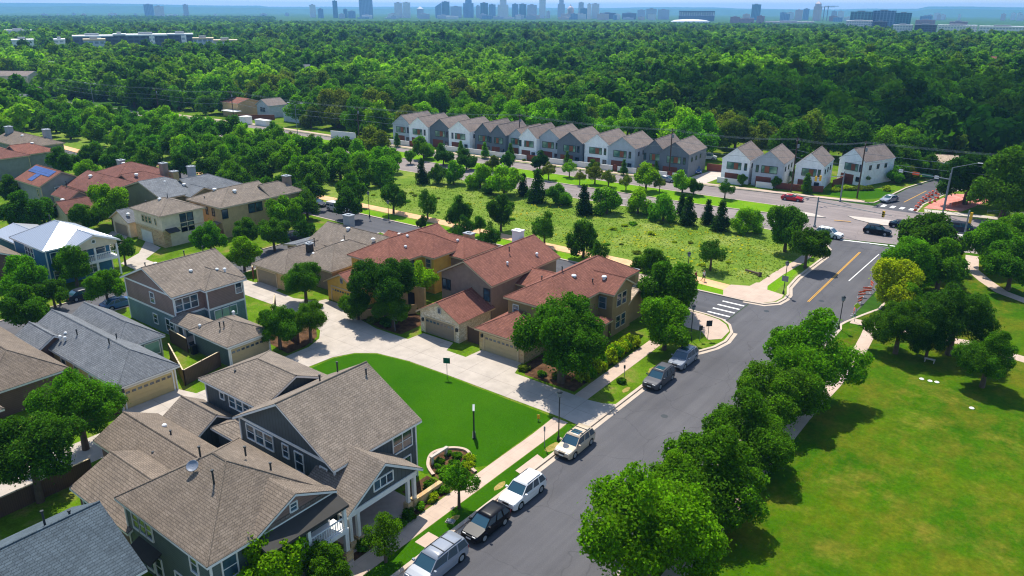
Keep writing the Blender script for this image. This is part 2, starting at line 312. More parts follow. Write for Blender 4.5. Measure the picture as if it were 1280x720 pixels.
# meadow block
mb = [(-300, 96.0), (-116, 97.0), (-34, 97.8), (-31.4, 98.2), (-30.1, 99.8), (-29.8, 102), (-30.0, 104), (-31, 107), (-31.4, 112), (-31.2, 126), (-31.5, 130), (-33.5, 133.5), (-37, 135.6), (-46, 136), (-138, 132.4), (-230, 130.6), (-300, 126)]
sheet('meadow', mb, 0.10, 'meadow', .12)
ribbon('kerb', mb[1:15], .34, -.02, .14, 'kerb_concrete')
ribbon('gutter', [(-34, 97.4), (-31.2, 97.8), (-29.7, 99.6), (-29.4, 102), (-29.6, 104), (-30.6, 107), (-31, 112), (-30.8, 126)], .5, -.02, .012, 'kerb_concrete')
sheet('verge', [(-120, 97.4), (-37, 97.9), (-37, 99.6), (-39, 100.2), (-46, 100.6), (-120, 99.8)], .104, 'median_grass')
sheet('verge', [(-34.2, 104.3), (-31.8, 102.4), (-31.9, 107), (-32.2, 120), (-33, 130), (-34, 125)], .104, 'median_grass')
ribbon('trail', [(-300, 97.5), (-217, 93.5+1), (-196, 98), (-131, 101.2), (-111, 101.9), (-96, 102.2), (-85, 101.9), (-68, 102.2), (-56, 102.6), (-45, 102), (-37, 101.2)], 2.6, .05, .112, 'trail_gravel')
sheet('corner_pavement', [(-38, 100), (-37.2, 98), (-33.8, 98.1), (-31.6, 98.4), (-30.5, 100), (-30.2, 102), (-30.4, 103.3), (-33.0, 104.0), (-34.0, 107), (-35.4, 106), (-35.6, 104), (-38, 102.8)], .116, 'pavement')
ribbon('pavement', [(-34.3, 105), (-34.2, 112), (-33.6, 120), (-33.6, 130)], 1.5, .05, .112, 'pavement')
# left pavement along the street + verge
sheet('pavement', [(-36.1, -30), (-34.4, -30), (-34.9, 52.4), (-35.0, 54.9), (-36.7, 54.9), (-36.5, 51)], .112, 'pavement')
sheet('verge', [(-34.35, -30), (-33.2, -30), (-33.2, 54.8), (-34.85, 54.8)], .104, 'lush_lawn')
sheet('pavement', [(-37.6, 60), (-36.0, 60), (-36.3, 78), (-36.5, 84), (-38.2, 84), (-38, 78)], .112, 'pavement')
sheet('corner_pavement', [(-38.2, 84), (-34.2, 84), (-32.4, 82), (-31.2, 83.3), (-31.4, 86.2), (-32.6, 88), (-34, 89), (-36.5, 89.5), (-38.2, 89.5)], .114, 'pavement')
sheet('tactile_pad', [(-33.9, 100.2), (-32.9, 100.9), (-33.4, 101.8), (-34.4, 101.2)], .120, 'red_dirt') if False else None
for yy in (33.75, 46.6, 20): sheet('kerb_pad', [(-34.4, yy-.75), (-33.15, yy-.75), (-33.15, yy+.75), (-34.4, yy+.75)] if yy < 40 else [(-34.1, 45.2), (-33.15, 45.0), (-33.15, 48.2), (-34.1, 48.5)], .110, 'pavement')
# alley
alley = [(-33.1, 54.6), (-33.9, 55.1), (-36, 55.3), (-52, 55.3), (-57, 55.2), (-61.5, 54.4), (-63.6, 52.8), (-64.7, 50.5), (-64.9, 47), (-64.6, 30), (-64.4, -30), (-68.6, -30), (-69, 26), (-69.2, 47.5), (-69.2, 50.6), (-70.2, 53), (-72, 54.6), (-75, 55.8), (-83, 56.4), (-99, 56.2),
         (-99, 60), (-93.6, 60.2), (-93.6, 61.6), (-89, 61.8), (-88.5, 60), (-84, 59.7), (-80.4, 61.0), (-80.1, 62.2), (-74.6, 62.1), (-72, 60.4), (-67, 59.4), (-61.5, 59.5), (-61.3, 62), (-56.4, 62.1), (-55.6, 60), (-52.6, 60), (-52.4, 62.8), (-46.6, 62.9), (-45.6, 60.2), (-36, 60), (-34.3, 60.3), (-33.1, 61)]
sheet('alley', alley, .118, 'alley_concrete')
sheet('driveway', [(-71.8, 29.4), (-68.9, 28.6), (-68.9, 36), (-71.8, 35.2)], .114, 'alley_concrete')
sheet('driveway', [(-64.6, 28), (-62.6, 28), (-62.6, 33), (-64.6, 33)], .114, 'white_concrete')
sheet('driveway', [(-71.8, 42), (-69, 42), (-69, 47.2), (-71.8, 47.2)], .114, 'alley_concrete')
sheet('driveway', [(-127, 61.4), (-121, 60.8), (-117, 56), (-107, 56), (-107, 52), (-118, 52.5), (-121, 57)], .114, 'alley_concrete')
sheet('driveway', [(-137.6, 60.8), (-132, 60.8), (-126, 56), (-127, 52), (-132, 55)], .112, 'alley_concrete')
sheet('driveway', [(-98.8, 76), (-94, 76), (-94, 84), (-98.8, 84)], .112, 'white_concrete')
sheet('lawn', [(-36.55, 44.3), (-36.75, 54.9), (-52, 55.1), (-57, 55), (-61.3, 54.2), (-63.4, 52.6), (-64.4, 50.5), (-64.3, 41), (-40, 40)], .108, 'lush_lawn')
# park
PX0 = -17.2
pk = [(-20.5, -40), (-20.5, 95.5), (-20.9, 97), (-20.6, 98.5), (-19.6, 102), (-18.8, 104.5), (-18.3, 106), (-18.3, 111.5), (-20, 115), (-20.4, 118), (-20.6, 130), (-19.8, 134.5), (-17, 139.5), (-13, 142.6), (60, 159.5), (90, 100), (90, -40)]
sheet('park_lawn', pk, .10, 'park_lawn', .12)
ribbon('kerb', pk[:15], .34, -.02, .14, 'kerb_concrete')
ribbon('park_path', [(PX0, -30), (PX0, 52), (PX0, 70), (-16.6, 85), (-16.9, 91), (-17.2, 95), (-17.6, 98.6)], 1.5, .05, .112, 'pavement')
ribbon('park_path', [(-20.2, 99.3), (-17.6, 99.5), (-14, 99.6), (-7, 100.6), (-1, 99.4), (8, 97), (30, 96)], 1.9, .05, .116, 'pavement')
ribbon('park_path', [(-12, 141), (-11, 133), (-8.5, 128), (-6, 124), (0, 120), (20, 116)], 1.9, .05, .112, 'pavement')
# median and islands
med = [(-420, 134.5), (-300, 137.5), (-230, 143.5), (-148, 144.6), (-99, 144.8), (-63, 145.8), (-47, 148.2), (-44.4, 150), (-45, 153.6), (-49.5, 155.1), (-67, 154.2), (-150, 151.0), (-230, 151.5), (-300, 141.5), (-420, 139.5)]
sheet('median', med, .11, 'median_grass', .12); ribbon('kerb', med[3:12], .3, -.02, .15, 'kerb_concrete')
sheet('median', [(-44.2, 150.4), (-41.2, 150.2), (-38.5, 151.3), (-41.5, 152.9), (-44.2, 153.2)], .14, 'white_concrete', .15)
sheet('median', [(-35.5, 155.3), (-33.8, 153.6), (-29.5, 152.0), (-10, 157), (40, 168), (40, 170.5), (-12, 160), (-27, 157.2)], .14, 'white_concrete', .15)
# north side of the boulevard
nb = [(-300, 150.3), (-230, 156.4), (-155, 156), (-68, 164), (-44.6, 167.6), (-36, 169), (-34.2, 170.4), (-33.6, 174), (-32, 190), (-26.6, 215), (-40, 330), (-300, 330)]
sheet('north_block', nb, .10, 'lot_grass', .12); ribbon('kerb', nb[:10], .34, -.02, .14, 'kerb_concrete')
ribbon('pavement', [(-300, 152.6), (-230, 158), (-155, 157.6), (-112, 161.9), (-68, 165.6), (-45, 168.4), (-36, 170.2)], 1.6, .05, .112, 'pavement')
sheet('lawn', [(-50, 170.6), (-36.5, 172), (-34.3, 175), (-33.2, 186), (-38, 184), (-44, 178)], .106, 'lush_lawn')
ne = [(-25.4, 167), (-25.6, 175), (-23.4, 190), (-18.4, 205), (-4, 245), (120, 245), (120, 200), (60, 187), (-14, 170.5), (-22.5, 168)]
sheet('north_east_block', ne, .10, 'lot_grass', .12); ribbon('kerb', ne[:5]+[], .34, -.02, .14, 'kerb_concrete'); ribbon('kerb', ne[6:]+[ne[0]], .34, -.02, .14, 'kerb_concrete')
sheet('dirt_patch', [(-24.9, 171.5), (-24.6, 176), (-22.6, 190), (-17.2, 193), (-14.8, 188), (-18.4, 173)], .108, 'red_dirt')
ribbon('pavement', [(-24.4, 169.6), (-18, 170.8), (-8, 172.2), (30, 180)], 2.4, .05, .114, 'white_concrete')
sheet('driveway', [(-76, 165.3), (-70, 165.8), (-69.6, 190), (-74.5, 190)], .116, 'white_concrete')
# mulch bed & beds
def smooth(p, k=6):
    o = []
    for i in range(len(p)-1):
        a, b, c, d = [Vector(p[max(0, min(len(p)-1, i+j))]) for j in (-1, 0, 1, 2)]
        for q in range(k):
            u = q/k; v = .5*((2*b)+(c-a)*u+(2*a-5*b+4*c-d)*u*u+(3*b-a-3*c+d)*u**3); o.append((v.x, v.y))
    return o+[tuple(p[-1])]
bed = [(-39.2, 40.2), (-40.6, 41.0), (-41.6, 42.6), (-41, 44.2), (-39.8, 44.9), (-38.8, 44.6), (-37.9, 43.7), (-37.2, 43.0), (-36.6, 42.8), (-36.6, 40)]
sheet('flower_bed', smooth(bed[:9])+[bed[9]], .116, 'mulch'); ribbon('bed_edging', smooth(bed[:9]), .28, .05, .30, 'pavement')
sheet('flower_bed', [(-44.5, 60.6), (-38, 60.6), (-38.4, 74), (-41.8, 74), (-42, 66), (-46, 66), (-46, 62.9)], .112, 'mulch')
sheet('flower_bed', [(-37.4, 28.5), (-36.4, 28.5), (-36.6, 39.9), (-39.7, 39.9), (-39.7, 36.9), (-37.4, 36.9)], .112, 'mulch')
sheet('flower_bed', [(-73, 60.8), (-66.5, 59.7), (-63.2, 60), (-63.2, 66), (-73, 66)], .112, 'mulch')
sheet('flower_bed', [(-74, 48.4), (-69.6, 47.9), (-69.6, 50.4), (-70.8, 53.1), (-73.4, 55.1), (-78, 55.2), (-78, 49)], .112, 'mulch')
# markings
def mark(name, pts, mat, z=.016): return sheet(name, pts, z, mat)
for y0 in (95.75, 94.1, 92.45, 90.8, 89.3): mark('crosswalk_bar', [(-36.4, y0), (-33.3, y0), (-33.3, y0+.38), (-36.4, y0+.38)], 'road_white')
for dx in (-.11, .07): mark('centre_line', [(-26.9+dx, 103), (-26.78+dx, 103), (-27.2+dx, 131.9), (-27.34+dx, 131.9)], 'road_yellow')
mark('lane_line', [(-24.85, 115.6), (-24.7, 115.6), (-24.4, 132.6), (-24.55, 132.6)], 'road_white')
mark('stop_line', [(-32, 137.2), (-23.4, 139.0), (-23.4, 139.5), (-32, 137.75)], 'road_white', .02)
mark('crosswalk_bar', [(-31, 133.6), (-21.6, 135.2), (-21.6, 135.4), (-31, 133.8)], 'cross_asphalt', .02)
for i in range(4): mark('crosswalk_bar', [(-32.4+i*1.75, 167.9+i*.12), (-31.6+i*1.75, 167.9+i*.12), (-31.5+i*1.75, 170.2), (-32.3+i*1.75, 170.2)], 'road_white', .02)
for i in range(7): mark('crosswalk_bar', [(-16.5+i*.08, 145+i*2.2), (-13.5, 145.4+i*2.2), (-13.5, 146+i*2.2), (-16.5, 145.6+i*2.2)], 'road_white', .02)
for i in range(6): mark('lane_line', [(-140+i*15, 138.4+.04*i*15), (-137+i*15, 138.5+.04*i*15), (-137+i*15, 138.64+.04*i*15), (-140+i*15, 138.54+.04*i*15)], 'road_white', .02)
mark('centre_line', [(-29.4, 175), (-29.2, 175), (-27.6, 190), (-27.8, 190)], 'road_yellow', .02)
for a, b in ((-36.6, -33.8), (-31, -28.4)): mark('kerb_paint', [(a, 149.9 if a < -35 else 151.6), (b, 149.4+1.4 if a < -35 else 152.0), (b, 150.9+.3 if a < -35 else 152.3), (a, 150.3 if a < -35 else 152.0)], 'road_yellow', .155)
mark('lane_line', [(-32.2, 98.3), (-29.9, 101.3), (-29.8, 101.2), (-32.1, 98.2)], 'road_white') if False else None
# ------------------------------------------------------------------ buildings
class House:
    def __init__(s, name, label, cat, x, y, rz=0, local=False, group=None, trim='white_trim'):
        s.r = empty(name, x, y, 0, rz); tag(s.r, label, cat, group); s.o = (0, 0) if local else (x, y); s.trim = trim
    def part(s, name, mb, mat, parent=None, smooth=False): return mb.build(name, mat, parent or s.r, s.o, smooth)
    def block(s, x0, x1, y0, y1, z, rise, ax, hs, he, roof, wall, oh=.42, z0=0, split=None, low=None, boards=True, ridge_off=0):
        """roof rectangle x0..x1,y0..y1 (drip edge) at height z; ridge along ax; hs/he hipped ends"""
        W = (x1-x0) if ax == 'Y' else (y1-y0); L = (y1-y0) if ax == 'Y' else (x1-x0); k = rise/(W/2)
        def P(u, v, h): return (x0+u, y0+v, h) if ax == 'Y' else (x0+v, y0+u, h)
        a = min(W/2, L/2) if hs else 0; b = min(W/2, L/2) if he else 0
        m = W/2+ridge_off; r0 = (m, a, z+rise); r1 = (m, L-b, z+rise)
        polys = [[P(0, 0, z), P(*r0), P(*r1), P(0, L, z)], [P(W, 0, z), P(W, L, z), P(*r1), P(*r0)]]
        if L-b-a < .01: polys = [[P(0, 0, z), P(*r0), P(0, L, z)], [P(W, 0, z), P(W, L, z), P(*r0)]]
        if hs: polys.append([P(0, 0, z), P(W, 0, z), P(*r0)])
        if he: polys.append([P(0, L, z), P(*r1), P(W, L, z)])
        rf = s.part('roof', MB().shell(polys, .07, -.02), roof)
        s.part('fascia', MB().shell(polys, .016, .17), s.trim, rf)
        # ridge cap
        cap = MB()
        if L-b-a > .3: cap.tube(P(m, a, z+rise+.05), P(m, L-b, z+rise+.05), .09, n=6)
        if hs:
            for u in (0, W): cap.tube(P(u, 0, z+.06), P(*r0[:2], z+rise+.05), .07, n=6)
        if he:
            for u in (0, W): cap.tube(P(u, L, z+.06), P(*r1[:2], z+rise+.05), .07, n=6)
        if cap.v: s.part('ridge_cap', cap, roof, rf)
        wx0, wx1, wy0, wy1 = x0+oh, x1-oh, y0+oh, y1-oh
        zt = z+oh*k-.19
        def Q(u, v, h): return (u, v, h)
        w_ = MB()
        zb = z0
        if split: s.part('lower_wall', MB().box(wx0, wx1, wy0, wy1, z0, split), low); s.part('band_board', MB().box(wx0-.04, wx1+.04, wy0-.04, wy1+.04, split-.02, split+.22), s.trim); zb = split+.2
        gs, ge_ = (not hs), (not he)
        w_.box(wx0, wx1, wy0, wy1, zb, zt-.003)
        s.part('wall', w_, wall)
        zr = z+rise-.22
        wu0, wu1 = oh, W-oh
        for flag, v0, v1 in ((gs, oh, oh+.25), (ge_, L-oh-.25, L-oh)):
            if flag: 
                g = MB(); pts = [(wu0, v0, zt), (wu1, v0, zt), (m, v0, zr), (wu0, v1, zt), (wu1, v1, zt), (m, v1, zr)]
                g.add([P(*p) for p in pts], [(0, 1, 2), (5, 4, 3), (0, 3, 4, 1), (1, 4, 5, 2), (2, 5, 3, 0)])
                s.part('gable', g, wall)
        if boards:
            for xx in (wx0, wx1):
                for yy in (wy0, wy1): s.part('corner_board', MB().box(xx-.07, xx+.07, yy-.07, yy+.07, z0, zt-.01), s.trim)
        return dict(S=wy0, N=wy1, W=wx0, E=wx1, z=zt)
    def win(s, face, pos, u, z, w=1.0, h=1.4, cols=1, rows=2, glass='glass', trim=None, parent=None):
        """face S/E/N/W at plane pos; centre u along wall, z centre height"""
        f = MB(); p = MB(); fw = .09
        def bx(mb, u0, u1, z0, z1, d0, d1):
            if face == 'S': mb.box(u0, u1, pos-d1, pos-d0, z0, z1)
            elif face == 'N': mb.box(u0, u1, pos+d0, pos+d1, z0, z1)
            elif face == 'E': mb.box(pos+d0, pos+d1, u0, u1, z0, z1)
            else: mb.box(pos-d1, pos-d0, u0, u1, z0, z1)
        bx(f, u-w/2-fw, u-w/2, z-h/2-fw, z+h/2+fw, -.02, .09); bx(f, u+w/2, u+w/2+fw, z-h/2-fw, z+h/2+fw, -.02, .09)
        bx(f, u-w/2, u+w/2, z+h/2, z+h/2+fw, -.02, .088); bx(f, u-w/2, u+w/2, z-h/2-fw, z-h/2, -.02, .12)
        for i in range(1, cols): c = u-w/2+w*i/cols; bx(f, c-.035, c+.035, z-h/2, z+h/2, -.02, .07)
        for i in range(1, rows): c = z-h/2+h*i/rows; bx(f, u-w/2, u+w/2, c-.025, c+.025, -.02, .064)
        bx(p, u-w/2, u+w/2, z-h/2, z+h/2, -.02, .03)
        fo = s.part('window', f, trim or s.trim, parent); s.part('pane', p, glass, fo); return fo
    def garage(s, face, pos, u, w=4.9, h=2.15, door='garage_tan', trim='white_trim', z0=.12, lights=8):
        f = MB(); d = MB(); g = MB()
        def bx(mb, u0, u1, za, zb, d0, d1):
            if face == 'S': mb.box(u0, u1, pos-d1, pos-d0, za, zb)
            elif face == 'E': mb.box(pos+d0, pos+d1, u0, u1, za, zb)
            elif face == 'N': mb.box(u0, u1, pos+d0, pos+d1, za, zb)
            else: mb.box(pos-d1, pos-d0, u0, u1, za, zb)
        bx(f, u-w/2-.14, u-w/2, z0, z0+h+.14, -.02, .09); bx(f, u+w/2, u+w/2+.14, z0, z0+h+.14, -.02, .09); bx(f, u-w/2, u+w/2, z0+h, z0+h+.14, -.02, .085)
        for k in range(4): bx(d, u-w/2, u+w/2, z0+h*k/4+.012, z0+h*(k+1)/4-.012, -.02, .03)
        bx(d, u-w/2, u+w/2, z0, z0+h, -.02, .015)
        do = s.part('garage_door', d, door); s.part('door_frame', f, trim, do)
        for k in range(lights):
            c = u-w/2+w*(k+.5)/lights; bx(g, c-w/lights*.33, c+w/lights*.33, z0+h*.8-.13, z0+h*.8+.13, .02, .04)
        if lights: s.part('pane', g, 'glass', do)
    def lamp(s, x, y, z): s.part('wall_lamp', MB().box(x-.12, x+.12, y-.12, y+.12, z-.2, z+.2), 'dark_metal')
    def vent(s, x, y, z, tall=.5):
        s.part('vent_pipe', MB().tube((x, y, z-.3), (x, y, z+tall), .07, n=8).tube((x, y, z+tall), (x, y, z+tall+.1), .11, n=8), 'dark_metal', smooth=False)
    def dome(s, x, y, z, r=.25, mat='white_plastic'):
        s.part('roof_vent', MB().lathe([(r*.7, -.25), (r*.7, .08), (r*1.15, .1), (r, .22), (r*.5, .3)], x, y, 12, z), mat, smooth=False)
    def chimney(s, x, y, z0, z1, wx=1.2, wy=.9, mat='stucco_tan'):
        c = s.part('chimney', MB().box(x-wx/2, x+wx/2, y-wy/2, y+wy/2, z0, z1), mat)
        s.part('chimney_cap', MB().box(x-wx/2-.1, x+wx/2+.1, y-wy/2-.1, y+wy/2+.1, z1-.002, z1+.15).box(x-.28, x+.28, y-.2, y+.2, z1+.15, z1+.3), 'offwhite_wall' if mat == 'offwhite_wall' else 'grey_metal', c)
def roofz(b): return b
# --- A: green two-storey house, bottom left
A = House('house', 'sage green two-storey house with brown hip roof, satellite dish and white railed balcony', 'house', -43.5, 23.6)
a1 = A.block(-49.4, -37.8, 18.6, 28.6, 5.6, 3.1, 'X', 1, 1, 'brown_shingle', 'sage_lap')
# balcony gable towards the street
A.part('balcony_gable', MB().add([(-38.05, 22.3, 5.62), (-38.05, 28.3, 5.62), (-38.05, 25.3, 7.05), (-38.3, 22.3, 5.62), (-38.3, 28.3, 5.62), (-38.3, 25.3, 7.05)], [(0, 1, 2), (5, 4, 3), (0, 3, 4, 1), (1, 4, 5, 2), (2, 5, 3, 0)]), 'mauve_lap')
polys = [[(-37.6, 21.9, 5.68), (-37.6, 25.3, 7.3), (-42.0, 25.3, 7.3), (-38.4, 21.9, 5.68)], [(-37.6, 28.7, 5.68), (-38.4, 28.7, 5.68), (-42.0, 25.3, 7.3), (-37.6, 25.3, 7.3)]]
rf = A.part('roof', MB().shell(polys, .09, -.02), 'brown_shingle'); A.part('fascia', MB().shell(polys, .016, .15), 'white_trim', rf)
A.win('E', -38.05, 25.3, 6.15, .5, .55)
# balcony + porch in front of the east wall
A.part('balcony_floor', MB().box(-38.18, -36.5, 22.1, 28.6, 2.75, 3.1), 'white_trim')
A.part('balcony_roof', MB().shell([[(-38.2, 22.0, 5.55), (-36.4, 22.0, 5.0), (-36.4, 28.7, 5.0), (-38.2, 28.7, 5.55)]], .08, .12), 'skirt_dark')
for yy in (22.25, 25.3, 28.4):
    A.part('column', MB().box(-36.75, -36.52, yy-.12, yy+.12, 3.1, 4.95), 'white_trim')
    A.part('column', MB().box(-36.8, -36.5, yy-.16, yy+.16, 1.2, 2.75), 'white_trim'); A.part('column_base', MB().box(-36.95, -36.35, yy-.32, yy+.32, 0, 1.2), 'gold_stone')
for y0, y1 in ((22.37, 25.18), (25.42, 28.28)):
    r = MB().box(-36.7, -36.6, y0, y1, 4.0, 4.08).box(-36.68, -36.62, y0, y1, 3.2, 3.26)
    for i in range(14): c = y0+(y1-y0)*(i+.5)/14; r.box(-36.67, -36.63, c-.025, c+.025, 3.26, 4.0)
    A.part('railing', r, 'white_trim')
A.part('porch_floor', MB().box(-38.2, -36.2, 22.1, 28.6, 0, .45), 'patio')
A.win('E', a1['E'], 20.3, 4.4, 1.0, 1.6); A.win('E', a1['E'], 20.3, 1.6, 1.0, 1.6); A.win('E', a1['E'], 24, 4.2, .9, 2.0, 1, 1); A.win('E', a1['E'], 26.7, 4.3, 1.4, 1.3, 2)
A.win('E', a1['E'], 24.3, 1.7, 1.5, 1.5, 2); A.part('door', MB().box(a1['E']-.02, a1['E']+.06, 26.6, 27.6, .45, 2.6), 'red_wood')
A.win('S', a1['S'], -47.6, 4.3, .8, 1.3); A.win('S', a1['S'], -46.7, 4.3, .8, 1.3); A.win('S', a1['S'], -45.8, 4.3, .8, 1.3)
A.win('S', a1['S'], -45.3, 1.5, .9, 1.6); A.win('S', a1['S'], -46.5, 1.5, .9, 1.6); A.win('S', a1['S'], -42.6, 1.6, .8, 1.5); A.win('S', a1['S'], -40.2, 4.4, .8, 1.3)
A.part('window_hood', MB().shell([[(-47.6, 18.1, 2.5), (-44.6, 18.1, 2.5), (-44.6, 19.1, 3.0), (-47.6, 19.1, 3.0)]], .06, .06), 'skirt_dark')
a2 = A.block(-57.4, -48.4, 18.6, 25.6, 3.0, 1.5, 'X', 0, 0, 'brown_shingle', 'brown_lap', boards=False)
for i in range(4): A.win('S', a2['S'], -55.6+i*1.5, 1.7, 1.2, 1.2)
a3 = A.block(-63.0, -48.6, 23.0, 28.9, 2.95, 1.5, 'X', 0, 0, 'brown_shingle', 'brown_lap', boards=False)
A.vent(-45.4, 23.2, 8.1, .9); A.vent(-42.2, 22.2, 8.0, .9); A.vent(-43.6, 25.6, 8.1, .4); A.vent(-41.6, 26.2, 7.4, .25)
for x, y, z in ((-55.8, 24.6, 3.5), (-54.6, 25.0, 3.4), (-56.8, 26.8, 4.1)): A.vent(x, y, z, .3)
A.dome(-59.0, 27.4, 3.75, .2); A.dome(-40.9, 24.2, 7.0, .14)
d = MB().lathe([(.04, 0), (.30, .05), (.42, .14), (.40, .16), (.24, .08), (.03, .04)], 0, 0, 16, 0); rm = Matrix.Rotation(R_(38), 3, Vector((.76, .64, 0))); d.v = [tuple(rm @ Vector(v)+Vector((-44.7, 22.2, 8.25))) for v in d.v]
A.part('satellite_dish', d.tube((-44.7, 22.2, 7.6), (-44.7, 22.2, 8.3), .035), 'dish_grey')
# --- B: charcoal gabled house
B = House('house', 'charcoal board-and-batten house with steep taupe gables and white front porch beside the lawn', 'house', -46.4, 35)
b1 = B.block(-52.9, -39.9, 30.3, 39.8, 5.5, 3.5, 'Y', 0, 0, 'taupe_shingle', 'charcoal_batten')
for i in range(3): B.win('S', b1['S'], -51.0+i*1.25, 4.6, 1.05, 1.3)
B.part('band_board', MB().box(-52.4, -40.3, b1['S']-.05, b1['S']+.02, 5.45, 5.68), 'white_trim')
B.win('S', b1['S'], -46.3, 4.6, .7, 1.1); B.win('S', b1['S'], -44.6, 4.2, .95, 1.7); B.win('S', b1['S'], -41.6, 4.6, .7, .6, 1, 1)
B.win('S', b1['S'], -44, 1.6, 1.1, 1.4); B.win('S', b1['S'], -48.5, 1.6, 1.1, 1.4)
B.win('E', b1['E'], 37.8, 4.3, 2.1, 1.5, 2); B.win('E', b1['E'], 37.8, 1.7, 1.6, 1.8, 2, 2); B.win('E', b1['E'], 31.5, 4.8, .9, .6, 2, 1)
B.win('E', b1['E'], 31.9, 1.7, 1.2, 1.5); B.part('door', MB().box(b1['E']-.02, b1['E']+.07, 33.0, 34.1, .3, 2.5), 'cedar')
# porch gable
polys = [[(-36.9, 28.9, 3.6), (-36.9, 32.8, 6.1), (-42.5, 32.8, 6.1), (-42.5, 28.9, 3.6)], [(-36.9, 36.7, 3.6), (-42.5, 36.7, 3.6), (-42.5, 32.8, 6.1), (-36.9, 32.8, 6.1)]]
rf = B.part('porch_roof', MB().shell(polys, .08, -.02), 'taupe_shingle'); B.part('fascia', MB().shell(polys, .016, .2), 'white_trim', rf)
B.part('porch_gable', MB().add([(-37.3, 29.4, 3.55), (-37.3, 36.2, 3.55), (-37.3, 32.8, 5.75), (-37.55, 29.4, 3.55), (-37.55, 36.2, 3.55), (-37.55, 32.8, 5.75)], [(0, 1, 2), (5, 4, 3), (0, 3, 4, 1), (1, 4, 5, 2), (2, 5, 3, 0)]), 'charcoal_batten')
B.part('porch_beam', MB().box(-37.62, -37.22, 29.3, 36.3, 3.1, 3.54).box(-40.3, -37.63, 29.3, 29.55, 3.1, 3.54).box(-40.3, -37.63, 36.05, 36.3, 3.1, 3.54), 'white_trim')
B.win('E', -37.3, 32.8, 4.45, 1.9, .75, 3, 1)
for yy in (29.45, 30.2, 35.4, 36.1):
    B.part('column', MB().box(-37.56, -37.28, yy-.13, yy+.13, 1.0, 3.1), 'white_trim'); B.part('column_base', MB().box(-37.7, -37.14, yy-.28, yy+.28, .1, 1.0), 'gold_stone')
B.part('porch_floor', MB().box(-40.3, -37.1, 29.3, 36.4, .0, .35), 'patio')
B.part('porch_wall', MB().box(-37.6, -37.2, 36.5, 39.2, 0, .9), 'gold_stone')
b2 = B.block(-61.9, -52.2, 32.6, 40.5, 5.4, 1.75, 'X', 1, 0, 'taupe_shingle', 'charcoal_batten')
B.win('S', b2['S'], -58.8, 4.5, .6, .6, 1, 1); 
for i in range(3): B.win('S', b2['S'], -57.2+i*1.1, 4.4, .9, 1.1)
b3 = B.block(-62.4, -56.6, 28.9, 33.1, 2.8, 1.3, 'X', 0, 0, 'taupe_shingle', 'charcoal_batten')
B.win('S', b3['S'], -60.5, 1.5, .8, .9); B.win('S', b3['S'], -58, 1.5, .8, .9)
b4 = B.block(-56.6, -52.4, 30.2, 33.2, 3.2, .5, 'X', 1, 0, 'taupe_shingle', 'charcoal_batten', boards=False)
B.vent(-48.2, 38.0, 8.5, .6); B.vent(-58.8, 34.6, 6.1, .3); B.vent(-45.4, 38.8, 8.7, .3); B.vent(-48.4, 36.2, 8.3, .2)
# --- E: grey roofed long house with cream garage
Eh = House('house', 'long low house with slate grey hip roof and cream double garage facing the lane', 'house', -80, 33)
e1 = Eh.block(-92.4, -71.1, 29.1, 35.7, 2.8, 2.1, 'X', 0, 1, 'slate_shingle', 'cream_lap')
Eh.garage('E', e1['E'], 32.4, 5.0, 2.15, 'garage_cream'); Eh.lamp(e1['E']+.1, 29.72, 2.2)
e2 = Eh.block(-92.4, -79.7, 33.2, 38.9, 2.8, 1.9, 'X', 0, 1, 'slate_shingle', 'teal_lap'); Eh.win('E', e2['E'], 37.4, 1.6, 1.6, 1.4, 1, 1, 'glass_green_reflection')
e3 = Eh.block(-102+9.7, -86, 27.6, 32, 2.8, 1.4, 'X', 0, 0, 'slate_shingle', 'brown_lap', boards=False)
for x in (-84, -81, -77.5): Eh.win('S', e1['S'], x, 1.5, 1.0, 1.2)
Eh.vent(-77.9, 32.0, 4.8, .5); Eh.vent(-79.7, 33.6, 4.6, .2); Eh.vent(-84, 31.4, 4.4, .5)
for x, y in ((-86, 31), (-84.8, 30.4), (-85.5, 30.2)): Eh.dome(x, y, 4.0, .16)
# --- F: blue-grey roof bottom left corner
Fh = House('house', 'house with blue-grey shingle gable roof cut off by the bottom left corner', 'house', -45.6, 9)
f1 = Fh.block(-50.6, -40.6, .5, 16.3, 5.6, 2.7, 'Y', 0, 0, 'bluegrey_shingle', 'sage_lap'); f2 = Fh.block(-54.2, -50.2, 4, 12, 3.0, 1.4, 'X', 0, 0, 'bluegrey_shingle', 'sage_lap')
Fh.vent(-46.8, 13.4, 7.7, 1.0); Fh.vent(-46.0, 14.6, 8.1, .3)
polys = [[(-49.0, 9.2, 6.4), (-44.8, 9.2, 6.4+.9), (-44.8, 7.0, 8.2), (-49.0, 7.0, 7.3)], [(-49.0, 4.8, 6.4), (-49.0, 7.0, 7.3), (-44.8, 7.0, 8.2), (-44.8, 4.8, 7.3)]]
# --- G: brown roofs at the left edge
Gh = House('house', 'house with brown hip roofs behind the dark tree at the left edge', 'house', -88, 25)
Gh.block(-104+6, -79, 20.2, 28.2, 3, 2.4, 'X', 0, 1, 'brown_shingle', 'brown_lap', boards=False); Gh.block(-92, -75, 13.8, 20.6, 3, 1.9, 'X', 0, 1, 'brown_shingle', 'brown_lap', boards=False)
